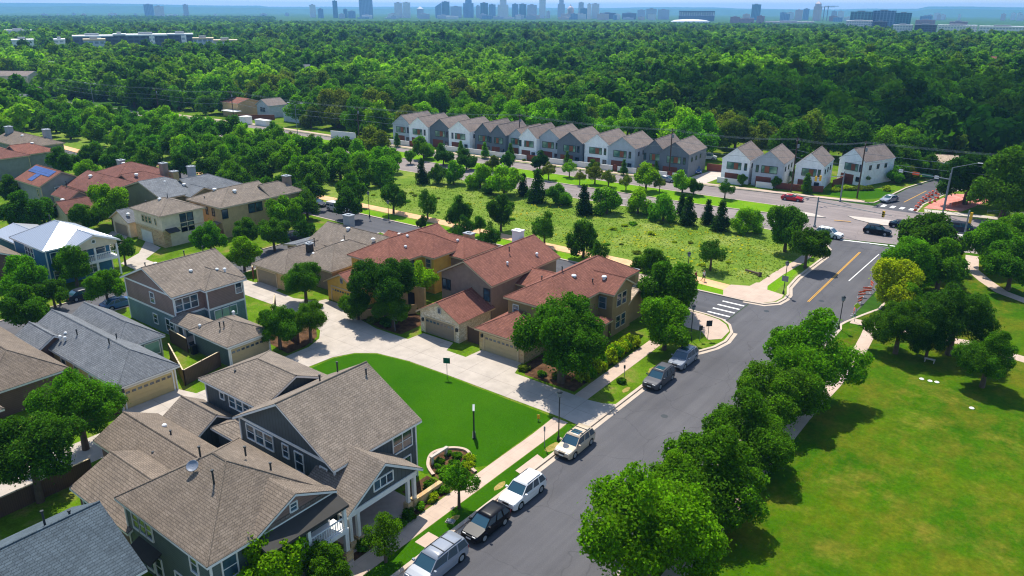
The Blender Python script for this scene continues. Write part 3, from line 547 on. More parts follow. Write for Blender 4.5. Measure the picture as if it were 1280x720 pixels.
# --- H: mauve over teal two-storey
Hh = House('house', 'two-storey house mauve above and teal below with taupe gable roof and attached garage', 'house', -88, 47)
h1 = Hh.block(-95.2, -82.9, 41.9, 52.0, 5.7, 2.5, 'Y', 0, 0, 'taupe_shingle', 'mauve_lap', split=2.9, low='teal_lap')
h2 = Hh.block(-88.5, -82.0, 45.7, 51.6, 5.62, 1.5, 'X', 0, 1, 'taupe_shingle', 'mauve_lap', split=2.86, low='teal_lap')
Hh.part('band_board', MB().box(-94.7, -83.4, h1['S']-.05, h1['S']+.02, 5.55, 5.75), 'white_trim')
Hh.win('S', h1['S'], -88.3, 4.4, .9, 1.3); Hh.win('S', h1['S'], -88.3, 1.6, .9, 1.2); Hh.win('S', h1['S'], -85, 1.5, 1.7, 1.5, 2)
for i in range(3): Hh.win('E', h1['E'], 42.9+i*1.0, 4.4, .85, 1.5)
Hh.win('E', h2['E'], 50.5, 4.7, .8, 1.3)
for i in range(3): Hh.win('E', h2['E'], 47.3+i*1.05, 2.0, .95, 1.2, 1, 1, 'glass_green_reflection')
h3 = Hh.block(-79.0, -71.2, 41.3, 47.4, 2.75, 1.5, 'X', 1, 1, 'taupe_shingle', 'sage_lap'); Hh.garage('E', h3['E'], 44.4, 4.9, 2.1, 'garage_tan')
polys = [[(-83.4, 41.5, 2.75), (-78.2, 41.5, 2.75), (-77.6, 43.2, 3.55), (-83.4, 43.2, 3.55)], [(-83.4, 43.2, 3.55), (-77.6, 43.2, 3.55), (-78.2, 44.8, 2.75), (-83.4, 44.8, 2.75)]]
rf = Hh.part('patio_roof', MB().shell(polys, .08, -.02), 'taupe_shingle'); Hh.part('fascia', MB().shell(polys, .016, .16), 'white_trim', rf)
for x in (-82.6, -80.9): Hh.part('column', MB().box(x-.13, x+.13, 41.7, 41.96, 0, 2.75), 'white_trim')
Hh.part('patio_floor', MB().box(-83.2, -79, 41.6, 46, 0, .16), 'patio')
Hh.dome(-90.8, 44.6, 7.6, .22); Hh.dome(-86.2, 46.6, 7.1, .22); Hh.dome(-84.6, 49.2, 6.9, .2); Hh.dome(-84.2, 50.0, 6.8, .2); Hh.dome(-77.8, 46.6, 3.6, .18); Hh.dome(-77.9, 42.2, 3.3, .16)
Hh.vent(-89.8, 48.0, 8.0, .7); Hh.vent(-89.4, 50.4, 8.1, .7); Hh.vent(-90.2, 43.0, 8.0, .3); Hh.vent(-74.8, 42.9, 4.0, .35); Hh.vent(-74.6, 43.3, 4.0, .35)
Hh.block(-95.4, -91, 40.6, 44, 2.9+2.5, .9, 'Y', 0, 0, 'taupe_shingle', 'mauve_lap', boards=False) if False else None
# --- I: blue house, metal roof
Ih = House('house', 'blue clapboard house with silver standing-seam metal roof and covered balcony', 'house', -120, 46)
i1 = Ih.block(-126.2, -114.6, 40.7, 50.4, 5.6, 2.4, 'X', 1, 1, 'standing_seam', 'blue_lap')
i2 = Ih.block(-139, -125.0, 42.4, 49.4, 3.5, 1.0, 'X', 0, 0, 'standing_seam', 'blue_lap')
i3 = Ih.block(-118.5, -112.4, 43.2, 50.6, 5.5, 1.5, 'X', 0, 0, 'standing_seam', 'stucco_cream', z0=5.0, boards=False)
for i in range(3): Ih.win('S', i1['S'], -121.6+i*.95, 4.3, .8, 1.4)
Ih.win('E', i1['E'], 42.2, 4.3, 1.0, 1.4); Ih.win('E', i1['E'], 42.2, 1.6, 1.0, 1.4); Ih.win('E', i1['E'], 46, 4.1, 1.2, 1.5); Ih.win('E', i1['E'], 48.6, 4.1, 1.3, 1.6); Ih.win('E', i1['E'], 47, 1.6, 1.8, 1.6, 2)
Ih.part('balcony_floor', MB().box(-115.0, -112.8, 43.6, 50.2, 2.7, 3.1), 'white_trim')
for yy in (43.7, 46.9, 50.1): Ih.part('column', MB().box(-113.05, -112.85, yy-.12, yy+.12, 0, 5.0), 'white_trim')
r = MB().box(-112.98, -112.9, 43.8, 50.0, 3.9, 4.0)
for i in range(24): c = 43.9+6.1*i/24; r.box(-112.97, -112.92, c, c+.06, 3.1, 3.9)
Ih.part('railing', r, 'white_trim'); Ih.vent(-124.6, 46.2, 7.5, .6)
Ih.win('E', i3['E'], 46.9, 6.0, .4, .4, 1, 1)
# small brown roof beside it
Jx = House('house', 'brown-roofed house corner at the left frame edge beside the blue house', 'house', -128, 38)
Jx.block(-140, -119.0, 30.5, 40.2, 4, 2.2, 'X', 0, 0, 'brown_shingle', 'brown_lap', boards=False)
# --- J: cream house with stone and white garage
J = House('house', 'cream two-storey house with gold stone ground floor and white garage door', 'house', -125, 65, trim='tan_trim')
j1 = J.block(-129.7, -119.8, 60.8, 69.2, 5.6, 1.7, 'X', 1, 1, 'taupe_shingle', 'stucco_cream', split=2.9, low='gold_stone', boards=False)
J.part('lower_wall', MB().box(-121.6, j1['E']+.03, 62.4, j1['N']+.02, 0, 2.88), 'stucco_cream')
J.garage('S', j1['S'], -125.8, 3.6, 2.1, 'garage_white', 'tan_trim', lights=0)
for i in range(3): J.win('S', j1['S'], -126.2+i*1.1, 4.3, .7, 1.0, trim='tan_trim')
J.win('S', j1['S'], -122.2, 4.3, .4, 1.0, 1, 1)
for i in range(2):
    J.win('E', j1['E'], 65.0+i*1.3, 4.6, .95, 1.3, trim='dark_metal'); J.win('E', j1['E'], 65.0+i*1.3, 2.9, .95, 1.3, trim='dark_metal')
J.part('window_hood', MB().shell([[(-120.2, 61.6, 3.2), (-118.9, 61.6, 2.8), (-118.9, 63.6, 2.8), (-120.2, 63.6, 3.2)]], .06, .06), 'skirt_dark')
j2 = J.block(-137, -130.2, 60.3, 67, 2.8, 1.8, 'Y', 0, 0, 'slate_shingle', 'stucco_cream', boards=False); J.garage('S', j2['S'], -133.6, 4.2, 2.0, 'garage_brown', 'tan_trim', lights=0)
J.dome(-131.8, 61.4, 4.0, .3); J.dome(-125.5, 64.2, 7.1, .28); J.vent(-124.6, 65.2, 7.2, .8); J.vent(-128, 63, 6.5, .2)
J.part('window_hood', MB().shell([[(-119.9, 68.4, 2.5), (-117.9, 68.4, 2.5), (-117.9, 73, 3.2), (-119.9, 73, 3.2)]], .06, .06), 'taupe_shingle')
# --- L
L = House('house', 'tan two-storey house with long taupe roof and stone chimney at its far end', 'house', -122, 79, trim='tan_trim')
l1 = L.block(-127.9, -117.0, 70.2, 82, 5.6, 2.1, 'Y', 1, 0, 'taupe_shingle', 'stucco_tan', boards=False)
l2 = L.block(-123.6, -117.02, 80.5, 88, 5.6, 1.9, 'Y', 0, 1, 'taupe_shingle', 'stucco_tan', boards=False)
L.chimney(-120.2, 86.6, 4, 8.2, 1.4, 1.1, 'stucco_taupe'); L.dome(-124.4, 74, 7.2, .34); L.dome(-120.6, 75.6, 7.2, .34); L.vent(-124, 71.6, 6.2, .2)
L.win('E', l1['E'], 71.2, 4.4, 1.0, 1.5, trim='dark_metal')
for i in range(2): L.win('E', l1['E'], 76.6+i*1.5, 4.4, 1.2, 1.5, trim='dark_metal')
L.win('S', l1['S'], -120, 4.4, .6, 1.2, trim='dark_metal'); L.win('S', l1['S'], -122, 4.4, .5, 1.2, trim='dark_metal'); L.win('S', l1['S'], -124.6, 4.4, 1, 1.2, trim='dark_metal')
# --- M grey roof house
Mh = House('house', 'olive-walled house with slate grey roof behind the cream houses', 'house', -138, 75, trim='tan_trim')
m1 = Mh.block(-146.5, -131.4, 67.5, 78, 5.6, 2.2, 'Y', 0, 1, 'slate_shingle', 'olive_lap'); m2 = Mh.block(-140.5, -131.5, 74, 84.5, 5.5, 2.1, 'Y', 0, 1, 'slate_shingle', 'olive_lap')
m3 = Mh.block(-137, -129.4, 72, 78, 5.4, 1.3, 'X', 0, 0, 'slate_shingle', 'olive_lap'); Mh.chimney(-143, 80.6, 4, 8.1, 1.4, 1.1, 'grey_metal'); Mh.dome(-134.6, 74, 6.7, .34); Mh.dome(-137.4, 71.8, 7.2, .2)
# --- N dark red roofs
Nh = House('house', 'rambling house under dark red roofs with pale stone chimneys', 'house', -156, 73, trim='tan_trim')
Nh.block(-160, -148.4, 63.2, 73, 5, 2.2, 'X', 0, 1, 'darkred_shingle', 'grey_lap'); Nh.block(-167, -155.5, 71, 83.5, 5, 2.3, 'Y', 1, 1, 'darkred_shingle', 'olive_lap'); Nh.block(-157.5, -149.5, 71.5, 80, 4.9, 1.7, 'Y', 0, 1, 'darkred_shingle', 'olive_lap')
Nh.block(-151, -144.8, 56.4, 62.4, 2.9, 1.8, 'Y', 0, 0, 'darkred_shingle', 'stucco_cream'); Nh.block(-158, -150.6, 59.6, 64, 4, 1.4, 'X', 0, 0, 'darkred_shingle', 'grey_lap')
Nh.chimney(-152.6, 80.0, 3, 7.7, 1.4, 1.2, 'stucco_taupe'); Nh.chimney(-151.0, 81.2, 2, 6.0, 1.4, 1.2, 'stucco_tan'); Nh.chimney(-166.5, 78, 4, 7.0, 1.5, 1.2, 'grey_metal')
Nh.dome(-155.8, 66.6, 6.8, .36); Nh.dome(-163.4, 77, 6.8, .36); Nh.dome(-152, 73.8, 6.4, .36); Nh.dome(-149, 58, 4.6, .34); Nh.vent(-156, 62, 5.6, .9)
# --- O solar house
O = House('house', 'grey two-storey house with blue solar panels on its rust roof', 'house', -165, 63, trim='tan_trim')
o1 = O.block(-171.5, -160.0, 58.6, 67.8, 5.4, 2.3, 'X', 0, 0, 'red_shingle', 'grey_lap'); O.win('E', o1['E'], 62.0, 4.0, .9, 1.5, trim='white_trim'); O.win('S', o1['S'], -162, 3.9, .7, 1.4); 
sol = MB()
k = 2.3/4.6
def SP(x0, x1, y0, y1): sol.add([(x0, y0, 5.4+(y0-58.6)*k+.16), (x1, y0, 5.4+(y0-58.6)*k+.16), (x1, y1, 5.4+(y1-58.6)*k+.16), (x0, y1, 5.4+(y1-58.6)*k+.16), (x0, y0, 5.4+(y0-58.6)*k+.1), (x1, y0, 5.4+(y0-58.6)*k+.1), (x1, y1, 5.4+(y1-58.6)*k+.1), (x0, y1, 5.4+(y1-58.6)*k+.1)], [(0, 1, 2, 3), (7, 6, 5, 4), (0, 4, 5, 1), (1, 5, 6, 2), (2, 6, 7, 3), (3, 7, 4, 0)])
SP(-170.8, -161.4, 61.2, 62.8); SP(-167.2, -161.4, 59.9, 61.1) if False else SP(-166.8, -164.8, 59.3, 61.15)
O.part('solar_panels', sol, 'solar'); O.block(-171.5, -166, 55.6, 59.4, 5.3, .6, 'Y', 0, 0, 'red_shingle', 'grey_lap', boards=False) if False else None
# --- P far-left red roofs
P_ = House('house', 'low house with long red-brown roofs at the left edge beyond the solar house', 'house', -205, 74, trim='tan_trim')
P_.block(-218, -200, 63, 73, 5, 2, 'X', 0, 1, 'darkred_shingle', 'grey_lap'); P_.block(-211, -201.5, 71, 80, 5, 1.9, 'Y', 0, 1, 'red_shingle', 'grey_lap'); P_.block(-232, -212, 76, 86, 5, 2, 'X', 0, 1, 'brown_shingle', 'grey_lap')
P_.chimney(-217, 84, 4, 8.2, 2, 1.4, 'grey_metal'); P_.chimney(-230, 80, 4, 8.2, 2, 1.4, 'grey_metal'); P_.dome(-222, 80, 6.6, .36); P_.dome(-206, 76, 6.8, .36)
P_.win('S', 63.4, -212, 3.8, 1.4, 1.4, 2); P_.win('S', 63.4, -207, 3.8, 1.4, 1.4, 2)
# --- Q taupe single-storey complex
Qh = House('house', 'low sage and taupe courtyard house with brown roofs and tan garage beside the alley', 'house', -90, 70, trim='tan_trim')
q1 = Qh.block(-94.4, -86.6, 60.4, 69.8, 2.8, 2.1, 'Y', 1, 0, 'taupe_shingle', 'stucco_tan', boards=False); Qh.garage('S', q1['S'], -91.3, 4.4, 2.1, 'garage_brown', 'tan_trim', lights=0)
q2 = Qh.block(-90, -81.2, 64.4, 76, 3.2, 2.3, 'Y', 1, 1, 'taupe_shingle', 'stucco_taupe', boards=False)
q3 = Qh.block(-96.5, -80.0, 72.2, 81, 3.2, 2.2, 'X', 0, 1, 'taupe_shingle', 'olive_lap', boards=False)
q4 = Qh.block(-86, -78.5, 76, 84, 3.2, 1.8, 'X', 0, 1, 'red_shingle', 'stucco_taupe', boards=False)
q5 = Qh.block(-98.6, -92.6, 69.2, 77.0, 2.9, .5, 'Y', 0, 0, 'slate_shingle', 'stucco_taupe', boards=False)
Qh.chimney(-92.4, 77.6, 4, 6.9, 1.5, 1.1, 'grey_metal'); Qh.chimney(-88.8, 66.8, 3, 5.4, .8, .8, 'skirt_dark')
for x, y, z in ((-91, 68, 4.6), (-87.6, 66.6, 4.1), (-86, 70.8, 5.3), (-84, 75, 5.0), (-90.8, 76, 5.3), (-83.4, 80, 4.8)): Qh.dome(x, y, z, .32)
for x, y, z in ((-90.2, 68.8, 4.8), (-86.6, 71.6, 5.2)): Qh.vent(x, y, z, .7)
for i in range(4): Qh.win('E', q2['E'], 66.4+i*1.6, 1.8, 1.1, 1.2, trim='skirt_dark')
# --- R yellow house
Rh = House('house', 'yellow stucco house with red roof and yellow garage, half hidden by two trees', 'house', -76, 70, trim='tan_trim')
r1 = Rh.block(-80.3, -73.4, 62.1, 67.2, 2.8, 1.7, 'Y', 0, 0, 'red_shingle', 'stucco_yellow', boards=False); Rh.garage('S', r1['S'], -76.7, 4.6, 2.1, 'stucco_yellow', 'tan_trim', lights=9)
r2_ = Rh.block(-79.8, -71.4, 66.2, 80.5, 5.6, 2.2, 'Y', 1, 0, 'red_shingle', 'stucco_yellow', boards=False)
r3 = Rh.block(-75.8, -69.2, 72.6, 79.6, 5.55, 2.1, 'X', 0, 1, 'red_shingle', 'stucco_yellow', boards=False); r4 = Rh.block(-73.5, -66.8, 76.2, 84, 5.0, 1.8, 'X', 0, 1, 'red_shingle', 'stucco_taupe', boards=False)
Rh.win('S', r2_['S'], -77.6, 4.5, .7, 1.0, trim='skirt_dark'); Rh.win('S', r2_['S'], -74.8, 4.5, .7, 1.0, trim='skirt_dark'); Rh.win('E', r2_['E'], 70.8, 4.5, 1.0, 1.2, trim='skirt_dark'); Rh.win('S', r3['S'], -70.6, 4.5, .9, 1.2)
Rh.win('S', r1['S'], -76.85, 3.45, .3, .5, 1, 1, trim='grey_metal')
for x, y, z in ((-75, 73.4, 7.5), (-73.4, 71.4, 6.7), (-75.6, 64.6, 4.4), (-70.4, 79, 6.4)): Rh.dome(x, y, z, .3 if z < 5 else .2)
Rh.chimney(-70.4, 81.6, 4, 6.9, 1.4, 1, 'stucco_tan'); Rh.part('arch_wall', MB().box(-71.2, -66.4, 67.6, 67.95, 0, 3.2), 'stucco_tan')
Rh.part('arch_opening', MB().box(-69.4, -68.2, 67.52, 67.6, .1, 2.1).lathe([(.6, 0), (.6, .01)], 0, 0, 4, -50) if False else MB().box(-69.4, -68.2, 67.54, 67.59, .1, 2.2), 'dark_plastic')
# --- S taupe house with stone garage
S = House('house', 'taupe gabled house with red-brown roof and pale limestone garage', 'house', -60, 72, trim='tan_trim')
s1 = S.block(-62.5, -55.3, 62.0, 68.9, 2.8, 1.9, 'Y', 0, 0, 'red_shingle', 'limestone', boards=False); S.garage('S', s1['S'], -58.8, 4.7, 2.1, 'garage_brown', 'tan_trim', lights=8)
S.lamp(-56.0, s1['S']-.1, 1.8); S.lamp(-61.6, s1['S']-.1, 1.8); S.win('S', s1['S'], -58.8, 3.6, .35, .55, 1, 1, trim='grey_metal')
s2 = S.block(-64.5, -55.3, 68.2, 83.4, 5.8, 2.4, 'Y', 0, 0, 'red_shingle', 'stucco_taupe', boards=False)
S.win('S', s2['S'], -63.2, 4.3, 1.3, 1.3, 2, 1, trim='skirt_dark'); S.win('S', s2['S'], -56.4, 4.4, .9, 1.5, trim='skirt_dark'); S.win('E', s2['E'], 75.5, 4.3, .8, .8, trim='tan_trim'); S.win('E', s2['E'], 77.5, 1.6, 1, 1.2, trim='tan_trim')
S.chimney(-61.2, 81.4, 5, 9, 1.3, 1.1, 'offwhite_wall'); S.vent(-58.6, 76, 8.1, .3); S.dome(-56.8, 79.8, 6.8, .2); S.dome(-57.2, 73.8, 7.0, .16)
s3 = S.block(-56.2, -50.4, 73.6, 80.4, 4.6, 1.3, 'X', 0, 0, 'red_shingle', 'stucco_taupe', boards=False)
# --- T olive corner house
T = House('house', 'olive two-storey corner house with red roofs and tan garage beside the crosswalk', 'house', -48, 74, trim='tan_trim')
t1 = T.block(-53.2, -45.8, 62.3, 69.6, 2.8, 1.9, 'X', 1, 1, 'red_shingle', 'gold_stone', boards=False); T.garage('S', t1['S'], -49.5, 4.9, 2.1, 'garage_tan', 'tan_trim', lights=8); T.lamp(-52.3, t1['S']-.1, 2.0)
t2 = T.block(-52.0, -43.8, 66.3, 85, 5.8, 2.3, 'Y', 1, 1, 'red_shingle', 'stucco_olive', boards=False)
t3 = T.block(-48, -41.8, 74.9, 80.4, 5.78, 1.5, 'X', 0, 0, 'red_shingle', 'stucco_olive', boards=False)
t4 = T.block(-44.4, -41.6, 71.4, 74.6, 2.8, .6, 'X', 0, 1, 'red_shingle', 'stucco_olive', boards=False)
T.win('S', t2['S'], -50.4, 4.6, .7, .9, trim='white_trim'); T.win('S', t3['S'], -43.6, 4.4, .9, 1.4, trim='grey_metal'); T.win('E', t2['E'], 72.4, 4.6, 1.3, 1.2, 2, 2)
for zz in (4.6, 1.7):
    for i in range(2): T.win('E', t3['E'], 76.8+i*1.3, zz, 1.0, 1.5, 1, 2)
t5 = T.block(-50.6, -43.2, 82, 89.6, 3.4, 1.8, 'Y', 1, 1, 'tan_shingle', 'stucco_olive', boards=False); T.chimney(-44.9, 85.2, 2, 5.6, 1.2, 1, 'stucco_tan'); t6 = T.block(-46, -42.2, 79.4, 84.6, 3.2, 1.2, 'X', 0, 0, 'tan_shingle', 'stucco_olive', boards=False)
T.vent(-48.0, 72.8, 8.0, .7); T.dome(-46.8, 73.6, 7.5, .3); T.dome(-44.4, 76.8, 7.0, .3); T.dome(-50.4, 68.2, 4.4, .32); T.vent(-50, 71.4, 7.2, .2); T.vent(-45.2, 75.4, 6.8, .2)
# --- townhouse row
TW = [(500, 'lightgrey_batten', 'L'), (523.1, 'white_batten', 'L'), (547.5, 'darkgrey_batten', 'C'), (573.8, 'white_batten', 'R'), (601.2, 'darkgrey_batten', 'C'), (621.9, 'darkgrey_batten', 'R'), (641, 'lightgrey_batten', 'L'), (660, 'white_batten', 'R'), (682.5, 'lightgrey_batten', 'L'), (712.5, 'darkgrey_batten', 'C'), (745, 'white_batten', 'L'), (778.1, 'lightgrey_batten', 'L'), (817.5, 'darkgrey_batten', 'R'), (845, 'darkgrey_batten', 'C')]
cn = {'lightgrey_batten': 'light grey', 'white_batten': 'white', 'darkgrey_batten': 'dark grey'}
ordw = ['first', 'second', 'third', 'fourth', 'fifth', 'sixth', 'seventh', 'eighth', 'ninth', 'tenth', 'eleventh', 'twelfth', 'thirteenth', 'fourteenth', 'fifteenth', 'sixteenth', 'seventeenth', 'eighteenth', 'nineteenth', 'twentieth']
def townhouse(x, y, rz, wall, wd, dp, label, kind, eave=5.6, rise=2.7, group='gabled townhouses along the boulevard', axis='Y', ext=0):
    h = House('townhouse', label, 'townhouse', x, y, rz, True, group, trim=wall)
    if axis == 'Y': b = h.block(-wd/2-.15, wd/2+.15, -.15, dp+.15, eave, rise, 'Y', 0, 0, 'far_shingle', wall, oh=.15, boards=False)
    else: b = h.block(-wd/2-.15, wd/2+.15, -.15, dp+.15, eave, rise, 'X', 0, 0, 'far_shingle', wall, oh=.15, boards=False)
    o = -.9 if kind == 'L' else .9 if kind == 'R' else 0
    ww = min(wd*.5, 3.4)
    f = h.win('S', b['S'], o*.4, 4.1, ww, 1.5, 2, 1, 'glass_green_reflection', 'dark_metal')
    h.part('shutter', MB().box(o*.4+(.0 if kind != 'L' else 0), o*.4+ww*.3, b['S']-.1, b['S']-.04, 3.42, 4.78) if kind != 'R' else MB().box(o*.4-ww*.3, o*.4, b['S']-.1, b['S']-.04, 3.4, 4.8), 'cedar', f)
    h.win('S', b['S'], -o*2.6 if o else wd*.36, 4.1, .45, 1.5, 1, 1, 'glass', 'dark_metal')
    h.part('entrance', MB().box(-wd*.36, wd*.14, b['S']-.06, b['S']+.02, 0, 2.35), 'red_wood')
    h.win('S', b['S'], wd*.32, 1.5, .9, .9, 1, 1, 'glass', 'dark_metal')
    for k in range(3): h.win('E', b['E'], 2.2+k*3, 4.2, .7, .9, 1, 1, 'glass', 'dark_metal')
    if ext: h.part('roof_wing', MB().shell([[(wd/2+.1, 4, eave-.4), (wd/2+3, 4, eave-.4), (wd/2+3, dp, eave+1), (wd/2+.1, dp, eave+1)]], .08, .1), 'far_shingle')
    return h
def ray_to_front(px, z, f):
    d = ray(px, 165); # plane of pixel column approx: solve along horizontal dir
    x, y = d.x, d.y
    # t*(x,y) with t*y = 161+.085*(t*x+166)
    t = (161+.085*166)/(y-.085*x); return x*t, y*t
RZ = math.atan(.085)
xs = []
for px, wl, k in TW: xs.append(ray_to_front(px, 8, front))
for i, (px, wl, k) in enumerate(TW):
    wd = 6.2 if i < 8 else 7.0 if i < 13 else 7.2
    gap = (xs[i+1][0]-xs[i][0]) if i+1 < len(xs) else 7.6
    wd = min(7.4, max(5.2, gap*.98))
    back = 1.6 if wl == 'lightgrey_batten' and i in (6, 8) else (0 if i % 2 else .8)
    townhouse(xs[i][0], front(xs[i][0])+back, RZ, wl, wd, 12.5, cn[wl]+' gabled townhouse, '+ordw[i]+' from the left in the long row', k, rise=2.2 if i == 6 else 2.7, eave=5.6 if i != 6 else 5.3)
# four houses right of the driveway
for x, y, rz, wl, wd, lab, k, ax in ((-65.0, 170.4, .1, 'white_batten', 6.4, 'white townhouse with taupe gable just right of the shared driveway', 'L', 'Y'), (-57.6, 170.9, .1, 'lightgrey_batten', 6.8, 'light grey townhouse with steep gable, second right of the driveway', 'R', 'Y'),
        (-49.2, 173.6, .1, 'white_batten', 6.0, 'white townhouse with dark windows and red door facing the junction', 'C', 'Y'), (-43.5, 186.4, -.35, 'white_batten', 6.6, 'white townhouse alone at the right end with row of small side windows', 'C', 'Y')):
    townhouse(x, y, rz, wl, wd, 11.5 if ax == 'Y' else 7.5, lab, k, group='townhouses right of the driveway', axis=ax)
# garden walls and cedar fences before the row
def wallrun(pts, h, mat, name, label, cat, group=None, t=.22):
    L_, R2 = strip(pts, t); m = MB(); n = len(pts)
    for i in range(n-1):
        q = [L_[i], L_[i+1], R2[i+1], R2[i]]; m.prism(q, .0, h)
    return m.thing(name, mat, label, cat, group)
for i, (x0, x1) in enumerate(((-168.4, -160), (-148, -119.6), (-113, -94.4), (-93, -88), (-85.6, -80), (-78.6, -75.4))):
    wallrun([(x0, front(x0)-2.4), (x1, front(x1)-2.4)], 1.5, 'offwhite_wall', 'garden_wall', 'white garden wall in front of the townhouse row, '+ordw[i]+' stretch from the left', 'wall', 'white garden walls')
for i, (x0, x1) in enumerate(((-160, -157.6), (-119.4, -113.2), (-94.2, -93.2), (-87.8, -85.8), (-79.8, -78.8))):
    wallrun([(x0, front(x0)-2.2), (x1, front(x1)-2.2)], 1.7, 'red_wood', 'wooden_gate', 'red-brown timber gate between the white garden walls, '+ordw[i]+' from the left', 'gate', 'timber gates')
wallrun([(-68.4, 168.6), (-62.6, 169.0)], 1.4, 'offwhite_wall', 'garden_wall', 'white garden wall before the white townhouse right of the driveway', 'wall')
wallrun([(-59.4, 169.4), (-55.6, 169.9)], 1.4, 'offwhite_wall', 'garden_wall', 'white garden wall before the light grey townhouse right of the driveway', 'wall')
wallrun([(-55.4, 170.8), (-48.2, 171.6), (-45.6, 173.4)], 1.5, 'red_wood', 'timber_fence', 'red-brown timber fence before the white townhouse facing the junction', 'fence')
wallrun([(-76, 180), (-70, 181.5), (-69, 178)], 1.9, 'red_wood', 'timber_fence', 'red-brown timber fence at the back of the shared driveway', 'fence')
wallrun([(-45.4, 180), (-44.6, 187), (-43.4, 188)], 1.8, 'red_wood', 'timber_fence', 'red-brown timber fence beside the lone white townhouse', 'fence')
# houses beyond the boulevard on the left
V = House('house', 'pale grey house with taupe gables among trees beyond the boulevard', 'house', -238, 174, trim='lightgrey_batten')
V.block(-250, -242, 169.5, 178, 4.5, 2.2, 'Y', 0, 0, 'far_shingle', 'lightgrey_batten', boards=False); V.block(-233, -222.5, 168.5, 182, 4.5, 2.3, 'Y', 0, 0, 'far_shingle', 'lightgrey_batten', boards=False); V.win('S', 169.9, -246, 3, 3, 1.6, 2, 1)
V.win('E', -222.9, 172, 3.6, 1, 1, 1, 1); V.win('E', -222.9, 177, 3.6, 1, 1, 1, 1)
V2 = House('house', 'two-storey house with orange-brown roof and white porch canopy beyond the boulevard', 'house', -257, 168, trim='tan_trim')
V2.block(-263, -252, 163.5, 174, 5.2, 1.4, 'X', 0, 0, 'red_shingle', 'stucco_tan', boards=False); V2.part('canopy', MB().box(-258, -250, 160.4, 163.6, 2.6, 2.8), 'offwhite_wall')
wallrun([(-248.5, 161), (-237.5, 168.6)], 1.9, 'red_wood', 'timber_fence', 'orange-brown timber fence beside the pale grey house', 'fence')
# ------------------------------------------------------------------ trees
rng = np.random.default_rng(11)
def card_mesh(name, blobs, ncards, size, core=.62, squash=1.0, outward=.75, coresub=1, keep=.80, norm=True, jit=.62, tv=1.0):
    """leaf cards spread over the skins of many overlapping leaf clumps"""
    C = np.array([b[:3] for b in blobs]); Rr = np.array([b[3] for b in blobs]); tone = rng.uniform(.72, 1.36, len(blobs))
    wgt = Rr**2/np.sum(Rr**2); k = rng.choice(len(blobs), int(ncards*1.8), p=wgt)
    d = rng.normal(size=(len(k), 3)); d /= np.linalg.norm(d, axis=1)[:, None]
    rad = Rr[k]*(1+.36*jit-jit*rng.uniform(0, 1, len(k))**1.6); rad = rad*np.where(rng.uniform(0, 1, len(k)) < .07*tv, rng.uniform(1.15, 1.55, len(k)), 1); pos = C[k]+d*rad[:, None]
    D = np.linalg.norm(pos[:, None, :]-C[None], axis=2)/Rr[None]
    D[np.arange(len(k)), k] = 9; ok = D.min(axis=1) > keep
    k = k[ok][:ncards]; d = d[ok][:ncards]; pos = pos[ok][:ncards]; n = len(k)
    nr = d*outward+rng.normal(size=(n, 3))*.7+np.array([0, 0, .4]); nr /= np.linalg.norm(nr, axis=1)[:, None]
    a = np.cross(nr, rng.normal(size=(n, 3))); a /= np.linalg.norm(a, axis=1)[:, None]; b = np.cross(nr, a)
    s = size*rng.uniform(.6, 1.35, n)[:, None]; a = a*s; b = b*s*rng.uniform(.55, .9, n)[:, None]
    R97 = np.percentile(np.hypot(pos[:, 0], pos[:, 1]), 96) if norm else 1.0
    V = np.stack([pos-a, pos-b*.9+a*.1, pos+a, pos+b], 1).reshape(-1, 3)/R97
    F = np.arange(n*4).reshape(-1, 4); T = (1+(tone[k]-1)*tv)*rng.uniform(1-.42*tv, 1+.45*tv, n)
    hue = rng.uniform(-.1, .1, n)
    col_ = np.stack([T*(1+hue), T, T*(1-hue*.5), np.ones(n)], 1)
    # opaque inner lumps
    bm = bmesh.new()
    for (x, y, z, r) in blobs:
        if r < .1: continue
        bmesh.ops.create_icosphere(bm, subdivisions=coresub, radius=r*core, matrix=Matrix.Translation((x, y, z)))
    cv = np.array([v.co[:] for v in bm.verts]); bm.verts.ensure_lookup_table(); cf = [[v.index+len(V) for v in f.verts] for f in bm.faces]
    cv = (cv+rng.normal(size=cv.shape)*.02)/R97; bm.free()
    verts = np.vstack([V, cv]) if len(cv) else V
    me = bpy.data.meshes.new(name); me.from_pydata(verts.tolist(), [], F.tolist()+cf)
    at = me.attributes.new('tone', 'FLOAT_COLOR', 'FACE'); arr = np.ones((len(me.polygons), 4), np.float32); arr[:n] = col_; arr[n:, :3] = .8
    at.data.foreach_set('color', arr.ravel()); me.update(); return me
